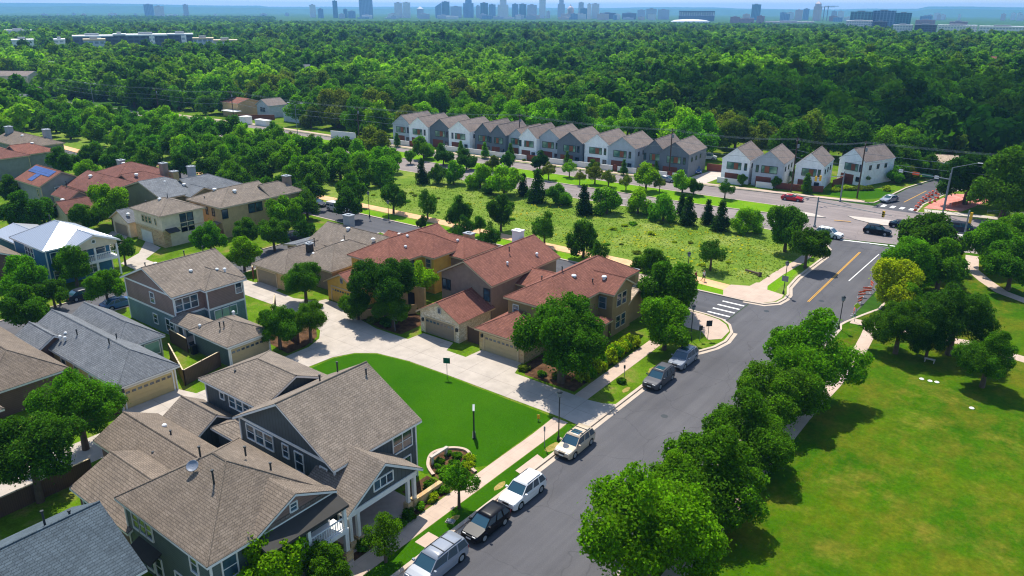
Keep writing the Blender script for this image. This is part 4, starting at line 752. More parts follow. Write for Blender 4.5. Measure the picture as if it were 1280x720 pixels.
def lump_blobs(n, sx=1, sz=.8, rmin=.24, rmax=.42, top=0.0, lobes=7, fine=0):
    """a few big uneven boughs, each carrying many leaf clumps"""
    bl = []; L_ = []
    for i in range(lobes):
        a = 6.283*i/lobes+rng.uniform(-.45, .45); e = rng.uniform(-.65, .75) if i < lobes-1 else 1.35; q = rng.uniform(.38, .66)
        L_.append((math.cos(a)*math.cos(e)*q, math.sin(a)*math.cos(e)*q, math.sin(e)*q, rng.uniform(.34, .52)))
    for i in range(n):
        lx, ly, lz, lr = L_[i % lobes]; d = rng.normal(size=3)+np.array([lx, ly, lz+.15])*1.4; d /= np.linalg.norm(d)
        r = rng.uniform(rmin, rmax)*.85; q = max(lr-r*.35, .08)*rng.uniform(.75, 1.15)
        bl.append(((lx+d[0]*q)*sx, (ly+d[1]*q)*sx, (lz+d[2]*q)*sz*1.15, r))
    for l in L_: bl.append((l[0]*sx, l[1]*sx, l[2]*sz, l[3]*.8))
    bl.append((0, 0, 0, .45)); out = list(bl)
    if fine:
        for (x, y, z, r) in bl[:n]:
            for q in range(fine):
                d = rng.normal(size=3)+np.array([x, y, z])*1.2; d /= np.linalg.norm(d); out.append((x+d[0]*r*.95, y+d[1]*r*.95, z+d[2]*r*.8, r*rng.uniform(.28, .5)))
    return out
CR = {}
CR['round'] = [card_mesh('crown', lump_blobs(34, 1, .82, .18, .36, fine=5), 17000, .036) for _ in range(4)]
CR['spread'] = [card_mesh('crown', lump_blobs(54, 1, .74, .14, .27, lobes=9, fine=6), 34000, .024, .6) for _ in range(4)]
CR['airy'] = [card_mesh('crown', lump_blobs(26, 1, .95, .14, .26, fine=4), 7500, .038, .4) for _ in range(3)]
CR['mid'] = [card_mesh('crown', lump_blobs(20, 1, .92, .22, .4, fine=4), 6500, .052) for _ in range(6)]
def cone_blobs():
    bl = []
    for i in range(34):
        h = rng.uniform(0, 1); a = rng.uniform(0, 6.28); rr = (1-h)*.75+.05; bl.append((math.cos(a)*rr*.72, math.sin(a)*rr*.72, -1.6+h*3.4, .22+.18*(1-h)))
    for i in range(8): bl.append((0, 0, -1.5+i*.42, .62*(1-i/8.5)+.08))
    return bl
CR['cone'] = [card_mesh('crown', cone_blobs(), 3200, .075, norm=False) for _ in range(3)]
CR['bush'] = [card_mesh('shrub', lump_blobs(14, 1, .62, .28, .42), 1500, .11) for _ in range(3)]
for L_ in CR.values():
    for me in L_: me.materials.append(M['leaves'])
def trunk_mesh(hh, r, branches=5, reach=.7):
    m = MB(); p = Vector((0, 0, 0)); q = Vector((random.uniform(-.04, .04), random.uniform(-.04, .04), hh)); m.tube(p, q, r*1.25, r*.8, 8)
    for i in range(branches):
        a = 6.28*i/branches+random.uniform(-.4, .4); e = q+Vector((math.cos(a)*reach*.6, math.sin(a)*reach*.6, reach*random.uniform(.4, .75))); m.tube(q-Vector((0, 0, .03)), e, r*.6, r*.25, 6)
    me = bpy.data.meshes.new('trunk'); me.from_pydata(m.v, [], m.f); me.materials.append(M['bark']); return me
TK = [trunk_mesh(1, .085) for _ in range(3)]
GREENS = dict(mid=(76, 120, 10), bright=(112, 158, 6), dark=(56, 96, 14), lime=(140, 160, 10), olive=(98, 116, 26), fresh=(86, 136, 6), conifer=(38, 72, 16), deep=(66, 108, 8), forest=(64, 110, 12))
ntree = [0]
def tree(x, y, r, kind='round', tone='mid', label=None, group=None, lift=1.0, z0=.1, tall=1.0, name='tree', cat='tree'):
    """crown radius r metres, lift = clear stem height"""
    ntree[0] += 1
    t = empty(name, x, y, z0, random.uniform(0, 6.28)); tag(t, label, cat, group)
    me = random.choice(CR[kind]); zc = lift+(r*.7*tall if kind != 'cone' else r*1.6)
    c = link_mesh('crown', me, None, t, (0, 0, zc)); cw = 1.3 if kind == 'cone' else 1; c.scale = (r*cw, r*cw*random.uniform(.92, 1.08), r*tall)
    base = lin(GREENS[tone]); j = random.uniform(.86, 1.14); c.color = (base[0]*j*random.uniform(.9, 1.15), base[1]*j, base[2]*j, 1)
    k = link_mesh('trunk', random.choice(TK), None, t); hh = max(.4, zc-r*.35*tall) if kind != 'cone' else lift+.3; k.scale = (max(r*.85, .8), max(r*.85, .8), hh)
    return t
def tree_px(px, py, rp, kind='round', tone='mid', label=None, group=None, lift=1.3, tall=1.0, **kw):
    z = 3.0
    for _ in range(5):
        x, y = G(px, py, z); r = rp*depth(x, y, z)/FPX; z = .1+lift+(r*.7*tall if kind != 'cone' else r*1.6)
    return tree(x, y, r, kind, tone, label, group, lift, tall=tall, **kw)
def shrub(x, y, r, tone='deep', label=None, group=None, z=.1, flat=.8, name='shrub'):
    o = link_mesh(name, random.choice(CR['bush']), None); o.location = (x, y, z+r*.45*flat); o.scale = (r, r, r*flat); o.rotation_euler = (0, 0, random.uniform(0, 6))
    b = lin(GREENS[tone]); o.color = (*b, 1); return tag(o, label, 'shrub', group)
# right-hand row between the street and the park
for a in [(813, 664, 96, 'spread', 'fresh', 'largest bright green oak at the bottom of the row beside the street', .3),
          (886, 598, 72, 'spread', 'mid', 'second broad green oak from the bottom of the row beside the street', .3),
          (846, 610, 50, 'spread', 'fresh', 'small oak crown squeezed between the two lowest oaks beside the street', .3),
          (935, 541, 57, 'spread', 'mid', 'third oak from the bottom of the row beside the street', .3),
          (979, 493, 53, 'spread', 'mid', 'fourth oak from the bottom of the row beside the street', .3),
          (1016, 442, 61, 'spread', 'fresh', 'topmost broad oak of the row beside the street, by the park path', 1.4),
          (1126, 406, 38, 'spread', 'deep', 'dark low tree over the park path beside the barricades', 1.2),
          (1196, 398, 50, 'spread', 'dark', 'wide dark tree over the park path left of the lone round tree', 1.4),
          (1162, 425, 26, 'spread', 'dark', 'small dark tree under the wide tree at the park path', .8),
          (1237, 444, 37, 'spread', 'deep', 'lone round tree standing on the open park lawn', 1.6),
          (1123, 354, 33, 'round', 'lime', 'yellow-green tree at the kerb near the junction', 1.0),
          (1142, 328, 36, 'round', 'fresh', 'fresh green tree right behind the yellow-green one', 1.2),
          (1160, 300, 40, 'round', 'deep', 'dark green tree at the junction corner of the park', 1.4),
          (1178, 330, 34, 'round', 'mid', 'mid green tree on the park side of the junction clump', 1.2),
          (1135, 372, 20, 'round', 'fresh', 'low leafy tree below the yellow-green tree', .8),
          (1238, 306, 32, 'round', 'fresh', 'fresh green tree in the park left of the right-edge pair', 1.5),
          (1268, 328, 34, 'round', 'mid', 'green tree at the right frame edge inside the park', 1.5),
          (1268, 290, 24, 'round', 'fresh', 'smaller bright tree at the right frame edge by the boulevard', 1.4),
          (1213, 222, 36, 'round', 'dark', 'dark round tree across the boulevard left of the biggest park oak', 1.5),
          (1262, 230, 46, 'round', 'deep', 'biggest dark oak across the boulevard at the right edge', 2.0),
          (985, 283, 28, 'round', 'mid', 'taller of the two trees at the corner by the painted centre line', 1.8),
          (1010, 307, 25, 'round', 'deep', 'rounder lower tree at the corner by the painted centre line', 1.5),
          (890, 316, 18, 'airy', 'dark', 'small dark tree in the meadow beside the two walkers', 1.3),
          (838, 358, 38, 'round', 'deep', 'round tree at the corner of the crosswalk street behind the olive house', 1.6),
          (833, 402, 34, 'round', 'fresh', 'leafy tree beside the silver parked car', 1.4),
          (815, 334, 25, 'round', 'deep', 'dark bushy tree behind the tan roof of the olive house', 1.0),
          (703, 420, 62, 'spread', 'deep', 'great dark oak in front of the olive corner house', 1.8),
          (380, 349, 27, 'spread', 'deep', 'dense round tree left of the yellow garage', 1.4),
          (481, 352, 42, 'spread', 'dark', 'tall dark oak in front of the yellow house', 2.2),
          (447, 380, 22, 'round', 'deep', 'low leafy tree at the foot of the dark oak by the yellow garage', .6),
          (490, 386, 24, 'spread', 'deep', 'lower bough-like tree in front of the yellow house', .8),
          (524, 352, 24, 'airy', 'bright', 'bright green slim tree between the yellow and the taupe house', 1.5),
          (347, 405, 28, 'spread', 'mid', 'left of the two small oaks in the bed by the lane bend', 1.4),
          (386, 398, 26, 'spread', 'mid', 'right of the two small oaks in the bed by the lane bend', 1.4),
          (573, 601, 25, 'airy', 'mid', 'small street tree beside the flower bed and pavement', 1.5),
          (480, 668, 26, 'airy', 'mid', 'small street tree in front of the gabled porch', 1.4),
          (338, 708, 58, 'round', 'bright', 'bright green tree below the white balcony railing', .8),
          (405, 708, 34, 'round', 'mid', 'leafy tree at the bottom edge beside the small street tree', .8),
          (95, 505, 50, 'spread', 'mid', 'large green oak beside the low brown roof, upper of the left pair', 2.2),
          (34, 560, 60, 'spread', 'dark', 'large dark oak at the left edge, lower of the left pair', 2.4),
          (262, 297, 21, 'round', 'fresh', 'round tree between the cream house and the mauve house', 1.2),
          (303, 316, 21, 'round', 'bright', 'bright yellow-green round tree on the street by the mauve house', 1.2),
          (308, 288, 17, 'round', 'deep', 'dark tree right behind the bright round tree', 1.2),
          (341, 291, 21, 'round', 'mid', 'green tree right of the bright round tree', 1.2),
          (354, 266, 24, 'round', 'fresh', 'green tree below the end of the tan house', 1.4),
          (382, 290, 15, 'airy', 'dark', 'slim dark tree at the mouth of the rear street', 1.4),
          (376, 258, 16, 'airy', 'dark', 'dark tree left of the white pickup', 1.6),
          (153, 309, 16, 'airy', 'dark', 'thin dark tree between the blue house and the white garage', 1.6),
          (91, 330, 25, 'round', 'mid', 'round tree covering the corner of the blue house', 1.4),
          (131, 357, 24, 'round', 'fresh', 'round tree in front of the parked blue cars', 1.3),
          (28, 344, 27, 'round', 'fresh', 'bright tree at the left edge below the blue house', 1.3),
          (28, 385, 31, 'round', 'deep', 'dark green tree at the left edge beside the slate roof', 1.3),
          (65, 365, 20, 'round', 'mid', 'low tree between the left-edge trees and the slate roof', .8),
          (138, 254, 28, 'round', 'bright', 'bright green tree between the solar house and the cream houses', 1.5),
          (104, 270, 18, 'round', 'deep', 'dark tree behind the blue house roof', 1.2),
          (30, 268, 30, 'round', 'dark', 'dark spreading tree at the left edge behind the blue house', 1.4),
          (58, 262, 16, 'round', 'deep', 'small dark tree below the solar house', 1.2),
          (12, 236, 18, 'round', 'dark', 'dark tree at the left edge beside the solar house', 1.2),
          (76, 203, 20, 'round', 'deep', 'dark round tree behind the solar house', 1.5),
          (108, 214, 17, 'round', 'bright', 'light green tree right of the solar house', 1.2),
          (116, 196, 16, 'airy', 'dark', 'thin dark tree beside the far trail and parked cars', 1.8),
          (152, 192, 15, 'airy', 'deep', 'thin tree right of the far parked cars', 1.8)]:
    tree_px(a[0], a[1], a[2], a[3], a[4], a[5], lift=a[6])
# row along the gravel trail
row = [(440, 239, 18), (491, 246, 18), (534, 255, 15), (574, 264, 17), (626, 268, 18), (681, 287, 18), (730, 297, 22), (612, 300, 17), (748, 321, 16), (580, 286, 14), (527, 277, 7), (600, 281, 9)]
for i, (px, py, rp) in enumerate(sorted(row)):
    tree_px(px, py, rp, 'airy' if i % 2 else 'mid', 'dark' if i % 3 else 'deep', ordw[i]+' dark green tree from the left in the row along the gravel trail', 'trees along the gravel trail', 1.0, 1.2)
med_t = [(529, 184, 15, 'mid', 'fresh'), (554, 193, 13, 'mid', 'dark'), (583, 198, 13, 'mid', 'dark'), (513, 195, 8, 'mid', 'fresh'), (635, 201, 11, 'mid', 'dark'), (616, 203, 10, 'mid', 'olive'), (675, 200, 12, 'mid', 'conifer'), (686, 213, 10, 'airy', 'olive'),
         (712, 210, 10, 'airy', 'bright'), (725, 221, 8, 'airy', 'olive'), (744, 217, 12, 'airy', 'olive'), (761, 222, 10, 'airy', 'olive'), (783, 227, 9, 'airy', 'olive'), (808, 222, 17, 'mid', 'bright'), (825, 229, 8, 'airy', 'olive'), (854, 227, 14, 'mid', 'bright'), (868, 232, 10, 'mid', 'dark'), (907, 236, 11, 'airy', 'dark'),
         (340, 164, 11, 'mid', 'mid'), (282, 163, 10, 'airy', 'olive'), (268, 163, 9, 'airy', 'olive'), (362, 173, 8, 'airy', 'olive'), (391, 176, 9, 'airy', 'olive'), (178, 140, 6, 'mid', 'bright'), (152, 141, 7, 'mid', 'dark'), (133, 138, 8, 'mid', 'dark'), (110, 133, 8, 'mid', 'dark'), (212, 146, 9, 'mid', 'bright')]
for i, (px, py, rp, k, tn) in enumerate(sorted(med_t)):
    tree_px(px, py, rp, k, tn, 'median tree between the boulevard lanes, '+str(dict(dark='dark', olive='olive', bright='bright green', fresh='fresh green', mid='mid green', conifer='very dark')[tn])+', '+(ordw[i] if i < 20 else 'twenty-'+ordw[i-20])+' from the left', 'trees on the boulevard median', .9)
hedge = [(480, 215, 18, 'mid', 'fresh'), (464, 186, 22, 'mid', 'olive'), (448, 205, 15, 'mid', 'deep'), (527, 214, 9, 'cone', 'conifer'), (547, 219, 12, 'mid', 'deep'), (567, 218, 14, 'mid', 'fresh'), (600, 221, 16, 'mid', 'bright'), (630, 229, 18, 'mid', 'bright'), (614, 232, 11, 'mid', 'deep'), (654, 231, 8, 'cone', 'conifer'), (672, 233, 12, 'cone', 'dark'), (695, 244, 12, 'mid', 'mid'),
         (703, 245, 12, 'mid', 'fresh'), (730, 250, 11, 'cone', 'conifer'), (759, 252, 17, 'mid', 'fresh'), (798, 252, 17, 'mid', 'bright'), (830, 260, 18, 'mid', 'fresh'), (853, 256, 8, 'cone', 'conifer'), (861, 263, 11, 'cone', 'conifer'), (885, 265, 9, 'cone', 'conifer'), (902, 270, 11, 'cone', 'conifer'), (935, 276, 17, 'mid', 'bright'), (340, 180, 6, 'cone', 'conifer'), (308, 176, 6, 'cone', 'conifer'), (368, 178, 6, 'cone', 'conifer'), (325, 179, 6, 'cone', 'dark'), (219, 168, 7, 'cone', 'conifer'), (272, 178, 7, 'cone', 'conifer')]
for i, (px, py, rp, k, tn) in enumerate(sorted(hedge)):
    tree_px(px, py, rp*(.95 if k == 'cone' else 1.12), k, tn, ('pointed dark conifer' if k == 'cone' else 'bushy green tree')+' between meadow and boulevard, '+(ordw[i] if i < 20 else 'twenty-'+ordw[i-20])+' from the left', 'trees between meadow and boulevard', .3, name='conifer' if k == 'cone' else 'tree')
front_t = [(496, 174, 6, 'cone', 'deep'), (576, 184, 6, 'cone', 'fresh'), (606, 187, 7, 'cone', 'fresh'), (638, 188, 7, 'cone', 'mid'), (709, 197, 6, 'cone', 'mid'), (742, 206, 8, 'mid', 'deep'), (780, 208, 7, 'cone', 'deep'), (820, 209, 6, 'cone', 'mid'), (928, 224, 7, 'mid', 'mid'), (970, 228, 7, 'mid', 'mid'), (1009, 228, 9, 'cone', 'deep'), (995, 220, 9, 'airy', 'mid'), (1079, 222, 8, 'airy', 'mid'), (1057, 212, 9, 'airy', 'fresh'), (917, 219, 6, 'mid', 'bright')]
for i, (px, py, rp, k, tn) in enumerate(sorted(front_t)):
    tree_px(px, py, rp*(.7 if k == 'cone' else 1), k, tn, 'small garden tree before the townhouses, '+ordw[i]+' from the left', 'garden trees before the townhouses', .6)
# belts of trees one can still tell apart
placed = []
def inpoly(x, y, P):
    c = False; j = len(P)-1
    for i in range(len(P)):
        if (P[i][1] > y) != (P[j][1] > y) and x < (P[j][0]-P[i][0])*(y-P[i][1])/(P[j][1]-P[i][1])+P[i][0]: c = not c
        j = i
    return c
def fill(poly, n, rr, kinds, tones, label, group, lift=1.2, sep=.75):
    xs_ = [p[0] for p in poly]; ys_ = [p[1] for p in poly]; got = 0; tries = 0; here = []
    while got < n and tries < 20000:
        tries += 1; x = random.uniform(min(xs_), max(xs_)); y = random.uniform(min(ys_), max(ys_)); r = random.uniform(*rr)
        if not inpoly(x, y, poly): continue
        if any((x-a)**2+(y-b)**2 < ((r+c)*sep)**2 for a, b, c in here): continue
        here.append((x, y, r)); got += 1; tn = random.choice(tones); tree(x, y, r, random.choice(kinds), tn, label % dict(dark='Dark', deep='Deep', mid='Mid', fresh='Fresh', bright='Bright', forest='Forest', olive='Olive').get(tn, 'Mid').lower(), group+' ('+tn+')', lift)
    return got
fill([(-132, 104), (-124, 112), (-132, 129), (-300, 124), (-300, 101), (-215, 99.5), (-165, 102)], 80, (3.0, 4.6), ['mid'], ['deep', 'mid', 'fresh', 'fresh', 'mid', 'bright'], '%s green tree in the dense belt left of the meadow', 'trees of the belt left of the meadow', .8, .72)
fill([(-196, 92), (-196, 84), (-176, 84), (-168, 90), (-140, 86), (-112, 88), (-110, 92), (-112, 96)], 16, (2.6, 3.6), ['mid'], ['deep', 'dark', 'mid'], '%s green tree between the red-roofed houses and the gravel trail', 'trees behind the red-roofed houses', 1.4)
fill([(-260, 40), (-182, 40), (-180, 62), (-194, 60), (-260, 60)], 10, (3.4, 4.6), ['mid'], ['deep', 'mid'], '%s green tree at the left edge behind the solar house', 'trees at the left edge', 1.2)
wpoly = [(-300, 160), (-268, 162), (-262, 178), (-238, 186), (-212, 182), (-200, 162), (-172, 163), (-172, 180), (-120, 184), (-80, 190), (-70, 192), (-64, 184), (-40, 200), (-30, 206), (-28, 226), (-300, 226)]
fill(wpoly, 76, (4.5, 7.0), ['mid', 'mid', 'round'], ['forest', 'deep', 'fresh', 'bright', 'mid', 'olive'], '%s green tree at the near edge of the woods beyond the boulevard', 'trees at the woods edge', 1.6, .62)
fill([(-216, 160), (-222, 168), (-214, 182), (-190, 182), (-178, 164), (-196, 160.5)], 10, (3.5, 5.5), ['mid'], ['fresh', 'deep', 'olive'], '%s green tree between the pale grey house and the townhouses', 'trees left of the townhouses', 1.0)
fill([(-12, 188), (-20, 206), (-10, 226), (40, 226), (40, 196)], 12, (5, 7.5), ['mid', 'round'], ['dark', 'deep'], '%s green tree across the boulevard at the right edge', 'trees across the boulevard at the right', 1.8, .7)
fill([(-330, 153), (-266, 161), (-266, 168), (-330, 170)], 9, (3.5, 5.5), ['mid'], ['fresh', 'deep', 'mid'], '%s green tree left of the orange-roofed house beyond the boulevard', 'trees left of the orange-roofed house', 1.0)
for i, (tx, ty, tr) in enumerate(((-36.5, 199, 3.6), (-33.5, 204, 3.2), (-38.5, 203.5, 4.2), (-35.2, 193.5, 2.0), (-29.8, 207, 3.0), (-32.5, 197.8, 1.8), (-41, 198.5, 3.2))):
    tree(tx, ty, tr, 'mid', ['deep', 'mid', 'dark', 'fresh', 'deep', 'olive', 'mid'][i], 'tree right of the lone white townhouse, '+ordw[i]+' of the cluster above the side road', 'trees above the side road', .6)
print('trees', ntree[0])
# shrubs
shr = [(-37.9, 38.4, .9, 'deep', 'clipped round green shrub at the corner of the gabled porch'), (-38.0, 40.9, .95, 'fresh', 'rounded shrub between porch and flower bed'), (-37.0, 36.2, .6, 'fresh', 'small bright shrub by the porch wall'), (-36.9, 34.8, .7, 'deep', 'green shrub along the porch front'), (-36.8, 33.6, .65, 'mid', 'low green shrub near the pavement before the porch'),
       (-36.9, 37.6, .6, 'lime', 'yellowish shrub beside the porch wall'), (-38.4, 41.9, .5, 'lime', 'yellow flowering clump in the curved bed'), (-39.6, 43.6, .55, 'mid', 'green clump at the back of the curved bed'), (-38.4, 44, .6, 'lime', 'yellow-green clump on the right of the curved bed'), (-37.6, 43.2, .55, 'lime', 'second yellow-green clump on the right of the curved bed'), (-40.2, 42.0, .5, 'deep', 'dark clump left in the curved bed'),
       (-37.2, 30.2, .8, 'deep', 'dark shrub at the left end of the porch'), (-37.0, 27.6, .8, 'mid', 'shrub between the two front houses'), (-66.5, 61.2, 1.1, 'deep', 'bushy shrub left of the limestone garage'), (-68.8, 60.6, .8, 'olive', 'dark shrub by the street sign on the lane'), (-35.2, 65.5, .6, 'deep', 'small dark shrub on the verge beside the grey car')]
shr += [(-39.9, 41.4, .38, 'fresh', 'small fresh green plant near the bench in the curved bed'), (-39.2, 42.6, .42, 'deep', 'dark small plant in the middle of the curved bed'), (-40.4, 43.4, .4, 'mid', 'small green plant against the back edging of the curved bed'), (-38.2, 43.2, .4, 'fresh', 'small bright plant among the yellow clumps of the curved bed'), (-37.6, 41.6, .5, 'mid', 'green plant at the pavement side of the curved bed'), (-39.0, 40.9, .45, 'deep', 'dark plant at the lower edge of the curved bed'),
        (-37.0, 39.0, .55, 'fresh', 'bright shrub between the two rounded shrubs by the porch'), (-36.9, 32.4, .5, 'lime', 'small yellow-green shrub before the porch steps'), (-37.0, 31.3, .45, 'deep', 'low dark shrub beside the porch steps'), (-45.2, 61.4, .7, 'olive', 'low shrub under the great dark oak beside the tan garage'), (-43, 61.6, .6, 'mid', 'second low shrub under the great dark oak'), (-41.2, 62, .7, 'olive', 'third low shrub under the great dark oak, nearest the street')]
for a in shr: shrub(a[0], a[1], a[2], a[3], a[4])
for i in range(13):
    y = 63.5+i*.95; shrub(-38.9+random.uniform(-.35, .35)-.0, y, random.uniform(.75, 1.1), 'lime' if i % 3 != 1 else 'fresh', 'yellow-leaved bamboo-like shrub, '+ordw[i]+' from the lane along the pavement', 'yellow shrubs along the pavement', flat=1.3)
for i in range(14):
    x = random.uniform(-45, -34.5); y = 174+random.uniform(0, 4)+(x+45)*.9; shrub(x, y, random.uniform(.6, 1.3), random.choice(['olive', 'mid', 'lime']), 'low garden shrub before the lone white townhouse', 'garden shrubs by the lone townhouse')
for i in range(22):
    x = random.uniform(-160, -80); shrub(x, front(x)-3.2, random.uniform(.35, .6), random.choice(['deep', 'mid', 'olive']), 'small shrub at the foot of the white garden walls', 'shrubs before the garden walls')
for i in range(34):
    x = random.uniform(-125, -38); y = random.uniform(106, 130); shrub(x, y, random.uniform(.4, .9), random.choice(['olive', 'lime', 'fresh']), 'low weedy shrub in the meadow', 'weedy shrubs in the meadow', flat=.5)
# grasses and wildflowers of the meadow (stuff)
def tufts(name, poly, n, size, cols, zb, label=None):
    P = np.array(poly); lo = P.min(0); hi = P.max(0); pts = []
    while len(pts) < n:
        x, y = rng.uniform(lo, hi)
        if inpoly(x, y, poly): pts.append((x, y))
    p = np.array(pts); a = rng.uniform(0, 6.28, n); s = size*rng.uniform(.5, 1.5, n)
    dx = np.cos(a)*s; dy = np.sin(a)*s; h = s*rng.uniform(.5, 1.3, n); lx = rng.normal(size=n)*s*.5; ly = rng.normal(size=n)*s*.5
    V = np.stack([np.c_[p[:, 0]-dx, p[:, 1]-dy, np.full(n, zb)], np.c_[p[:, 0]+dx, p[:, 1]+dy, np.full(n, zb)], np.c_[p[:, 0]+dx*.7+lx, p[:, 1]+dy*.7+ly, zb+h], np.c_[p[:, 0]-dx*.7+lx, p[:, 1]-dy*.7+ly, zb+h*.9]], 1).reshape(-1, 3)
    me = bpy.data.meshes.new(name); me.from_pydata(V.tolist(), [], np.arange(n*4).reshape(-1, 4).tolist())
    at = me.attributes.new('tone', 'FLOAT_COLOR', 'FACE'); c = np.array([lin(q) for q in cols])[rng.integers(0, len(cols), n)]*rng.uniform(.75, 1.25, n)[:, None]
    at.data.foreach_set('color', np.c_[c, np.ones(n)].astype(np.float32).ravel()); o = link_mesh(name, me, 'leaves'); o.color = (1, 1, 1, 1); return tag(o, kind='stuff')
mp_ = [(-125, 104.6), (-36.5, 104.8), (-34.8, 108), (-34.6, 130), (-40, 134), (-125, 131)]
tufts('meadow_grass', mp_, 16000, .10, [(102, 126, 42), (112, 134, 48), (94, 120, 38), (128, 142, 66)], .09)
tufts('wildflowers', [(-75, 108), (-37, 106), (-35.5, 118), (-37, 128), (-60, 128)], 900, .15, [(206, 190, 40), (176, 170, 50), (150, 166, 60)], .2)
tufts('wildflowers', [(-100, 112), (-75, 112), (-75, 128), (-100, 124)], 150, .15, [(206, 186, 40), (190, 160, 44)], .2)
# ------------------------------------------------------------------ woodland carpet (stuff)
wood_protos = []
for i in range(8):
    me = card_mesh('wood_crown', lump_blobs(13, 1, .8, .28, .44, fine=2), 900, .10, .86, outward=1.3, keep=.75, jit=.35, tv=.55); me.materials.append(M['leaves_wood'])
    o = bpy.data.objects.new('wood_crown', me); wood_protos.append(o)
SMALL = [(8, 90, 'tan and white commercial building at the left edge', 'far_shingle', 'stucco_cream', 20, 12), (7, 107, 'pink-roofed building at the left edge beyond the boulevard', 'far_shingle', 'brick_red', 16, 10), (4, 119, 'low white roof at the left edge beyond the boulevard', 'slate_shingle', 'offwhite_wall', 12, 8),
          (70, 77, 'grey roof peeking out of the left woods', 'slate_shingle', 'tower_grey', 14, 8), (383, 81, 'tiny white roof in the middle of the woods', 'slate_shingle', 'offwhite_wall', 8, 6), (452, 47, 'pale roof far in the woods left of centre', 'slate_shingle', 'offwhite_wall', 26, 12), (511, 53, 'bright white roof far in the woods', 'slate_shingle', 'offwhite_wall', 10, 6), (764, 70, 'white-roofed house in the woods above the townhouses', 'far_shingle', 'offwhite_wall', 14, 8),
          (1064, 73, 'white-roofed house in the right woods', 'slate_shingle', 'offwhite_wall', 12, 8), (1211, 68, 'white roof in the right woods', 'far_shingle', 'offwhite_wall', 14, 8), (1252, 71, 'reddish roof in the right woods', 'red_shingle', 'offwhite_wall', 14, 8), (824, 152, 'pale roof behind the dark end townhouse', 'far_shingle', 'offwhite_wall', 7, 6), (846, 154, 'second pale roof behind the dark end townhouse', 'far_shingle', 'offwhite_wall', 5, 5), (627, 143, 'pinkish roof behind the townhouse row', 'tan_shingle', 'terracotta', 7, 5)]
def small_pos(px, py, top=9.0):
    top = 5.6 if py > 130 else top
    d = ray(px, py); l = math.hypot(d.x, d.y); D_ = (H-top)/(-d.z)*l; return d.x/l*D_, d.y/l*D_
CLEAR = [(*small_pos(a[0], a[1]), max(a[5], 9)) for a in SMALL]
pts = []; scl = []; tint = []
pal = [np.array(lin(c)) for c in ((54, 96, 12), (66, 112, 10), (78, 124, 10), (98, 142, 10), (46, 86, 16), (88, 116, 22), (70, 114, 14))]
bright = np.array(lin((128, 172, 10)))
def vnoise(x, y, s, seed):
    x = x/s; y = y/s; xi = np.floor(x).astype(int); yi = np.floor(y).astype(int); fx = x-xi; fy = y-yi; fx = fx*fx*(3-2*fx); fy = fy*fy*(3-2*fy)
    def hsh(a, b): v = np.sin(a*127.1+b*311.7+seed*74.7)*43758.5453; return v-np.floor(v)
    return (hsh(xi, yi)*(1-fx)+hsh(xi+1, yi)*fx)*(1-fy)+(hsh(xi, yi+1)*(1-fx)+hsh(xi+1, yi+1)*fx)*fy
def wood_ok(x, y, dd):
    if x > -26 and x < 60 and y < 236: return False
    lim = 228 if x > -300 else (150+.02*(x+300) if x > -420 else 150)
    if x <= -300 and x > -420: lim = 152
    if y < lim:
        # west of the neighbourhood
        if x < -262 and y < 96: return True
        if x < -300 and 100 < y < 122: return True
        return False
    az = math.degrees(math.atan2(-x, y))
    if dd > 2050 and az < 54: return False
    if dd > 1180 and az < 12: return False
    for (hx, hy, hr) in CLEAR:
        if (x-hx)**2+(y-hy)**2 < hr*hr: return False
        hd = math.hypot(hx, hy)
        if dd < hd+5 and dd > hd-34 and abs(x*hy-y*hx)/hd < hr*.62: return False
    if 655 < dd < 815 and 56.6 < az < 69.8: return False
    return True
def ring(d0, d1, sp, r0, r1):
    a0, a1 = R_(-4), R_(78); d = d0
    while d < d1:
        n = int((a1-a0)*d/sp)
        for i in range(n):
            a = a0+(a1-a0)*(i+random.random())/n; dd = d+random.uniform(-.5, .5)*sp; x = -math.sin(a)*dd; y = math.cos(a)*dd
            if wood_ok(x, y, dd): pts.append((x, y, 0)); scl.append(random.uniform(r0, r1))
        d += sp*.9
ring(230, 700, 8.2, 4.4, 8.8); ring(700, 1500, 11.5, 6, 10.5); ring(1500, 2050, 13, 6, 8.5); ring(2050, 3600, 17, 6, 8)
P = np.array(pts); S_ = np.array(scl); n = len(P); print('wood', n)
nz = vnoise(P[:, 0], P[:, 1], 45, 3)*.6+vnoise(P[:, 0], P[:, 1], 160, 5)*.4
C_ = np.array(pal)[rng.integers(0, len(pal), n)]; kk = np.clip((nz-.52)*5, 0, 1)[:, None]*rng.uniform(.3, 1, n)[:, None]; C_ = C_*(1-kk)+bright*kk; C_ = C_*rng.uniform(.75, 1.25, n)[:, None]
dist_ = np.hypot(P[:, 0], P[:, 1]); P[:, 2] = S_*rng.uniform(.45, 1.05, n)*np.clip(1.25-dist_/2400, .45, 1)
me = bpy.data.meshes.new('woodland'); me.from_pydata(P.tolist(), [], [])
at = me.attributes.new('size', 'FLOAT', 'POINT'); at.data.foreach_set('value', S_.astype(np.float32))
at = me.attributes.new('tint', 'FLOAT_COLOR', 'POINT'); at.data.foreach_set('color', np.c_[C_, np.ones(n)].astype(np.float32).ravel())
wo = link_mesh('woodland', me); tag(wo, 'unbroken green canopy of the woods stretching to the city', 'woodland', kind='stuff')
ng = bpy.data.node_groups.new('woodland', 'GeometryNodeTree'); ng.interface.new_socket('Geometry', in_out='INPUT', socket_type='NodeSocketGeometry'); ng.interface.new_socket('Geometry', in_out='OUTPUT', socket_type='NodeSocketGeometry')
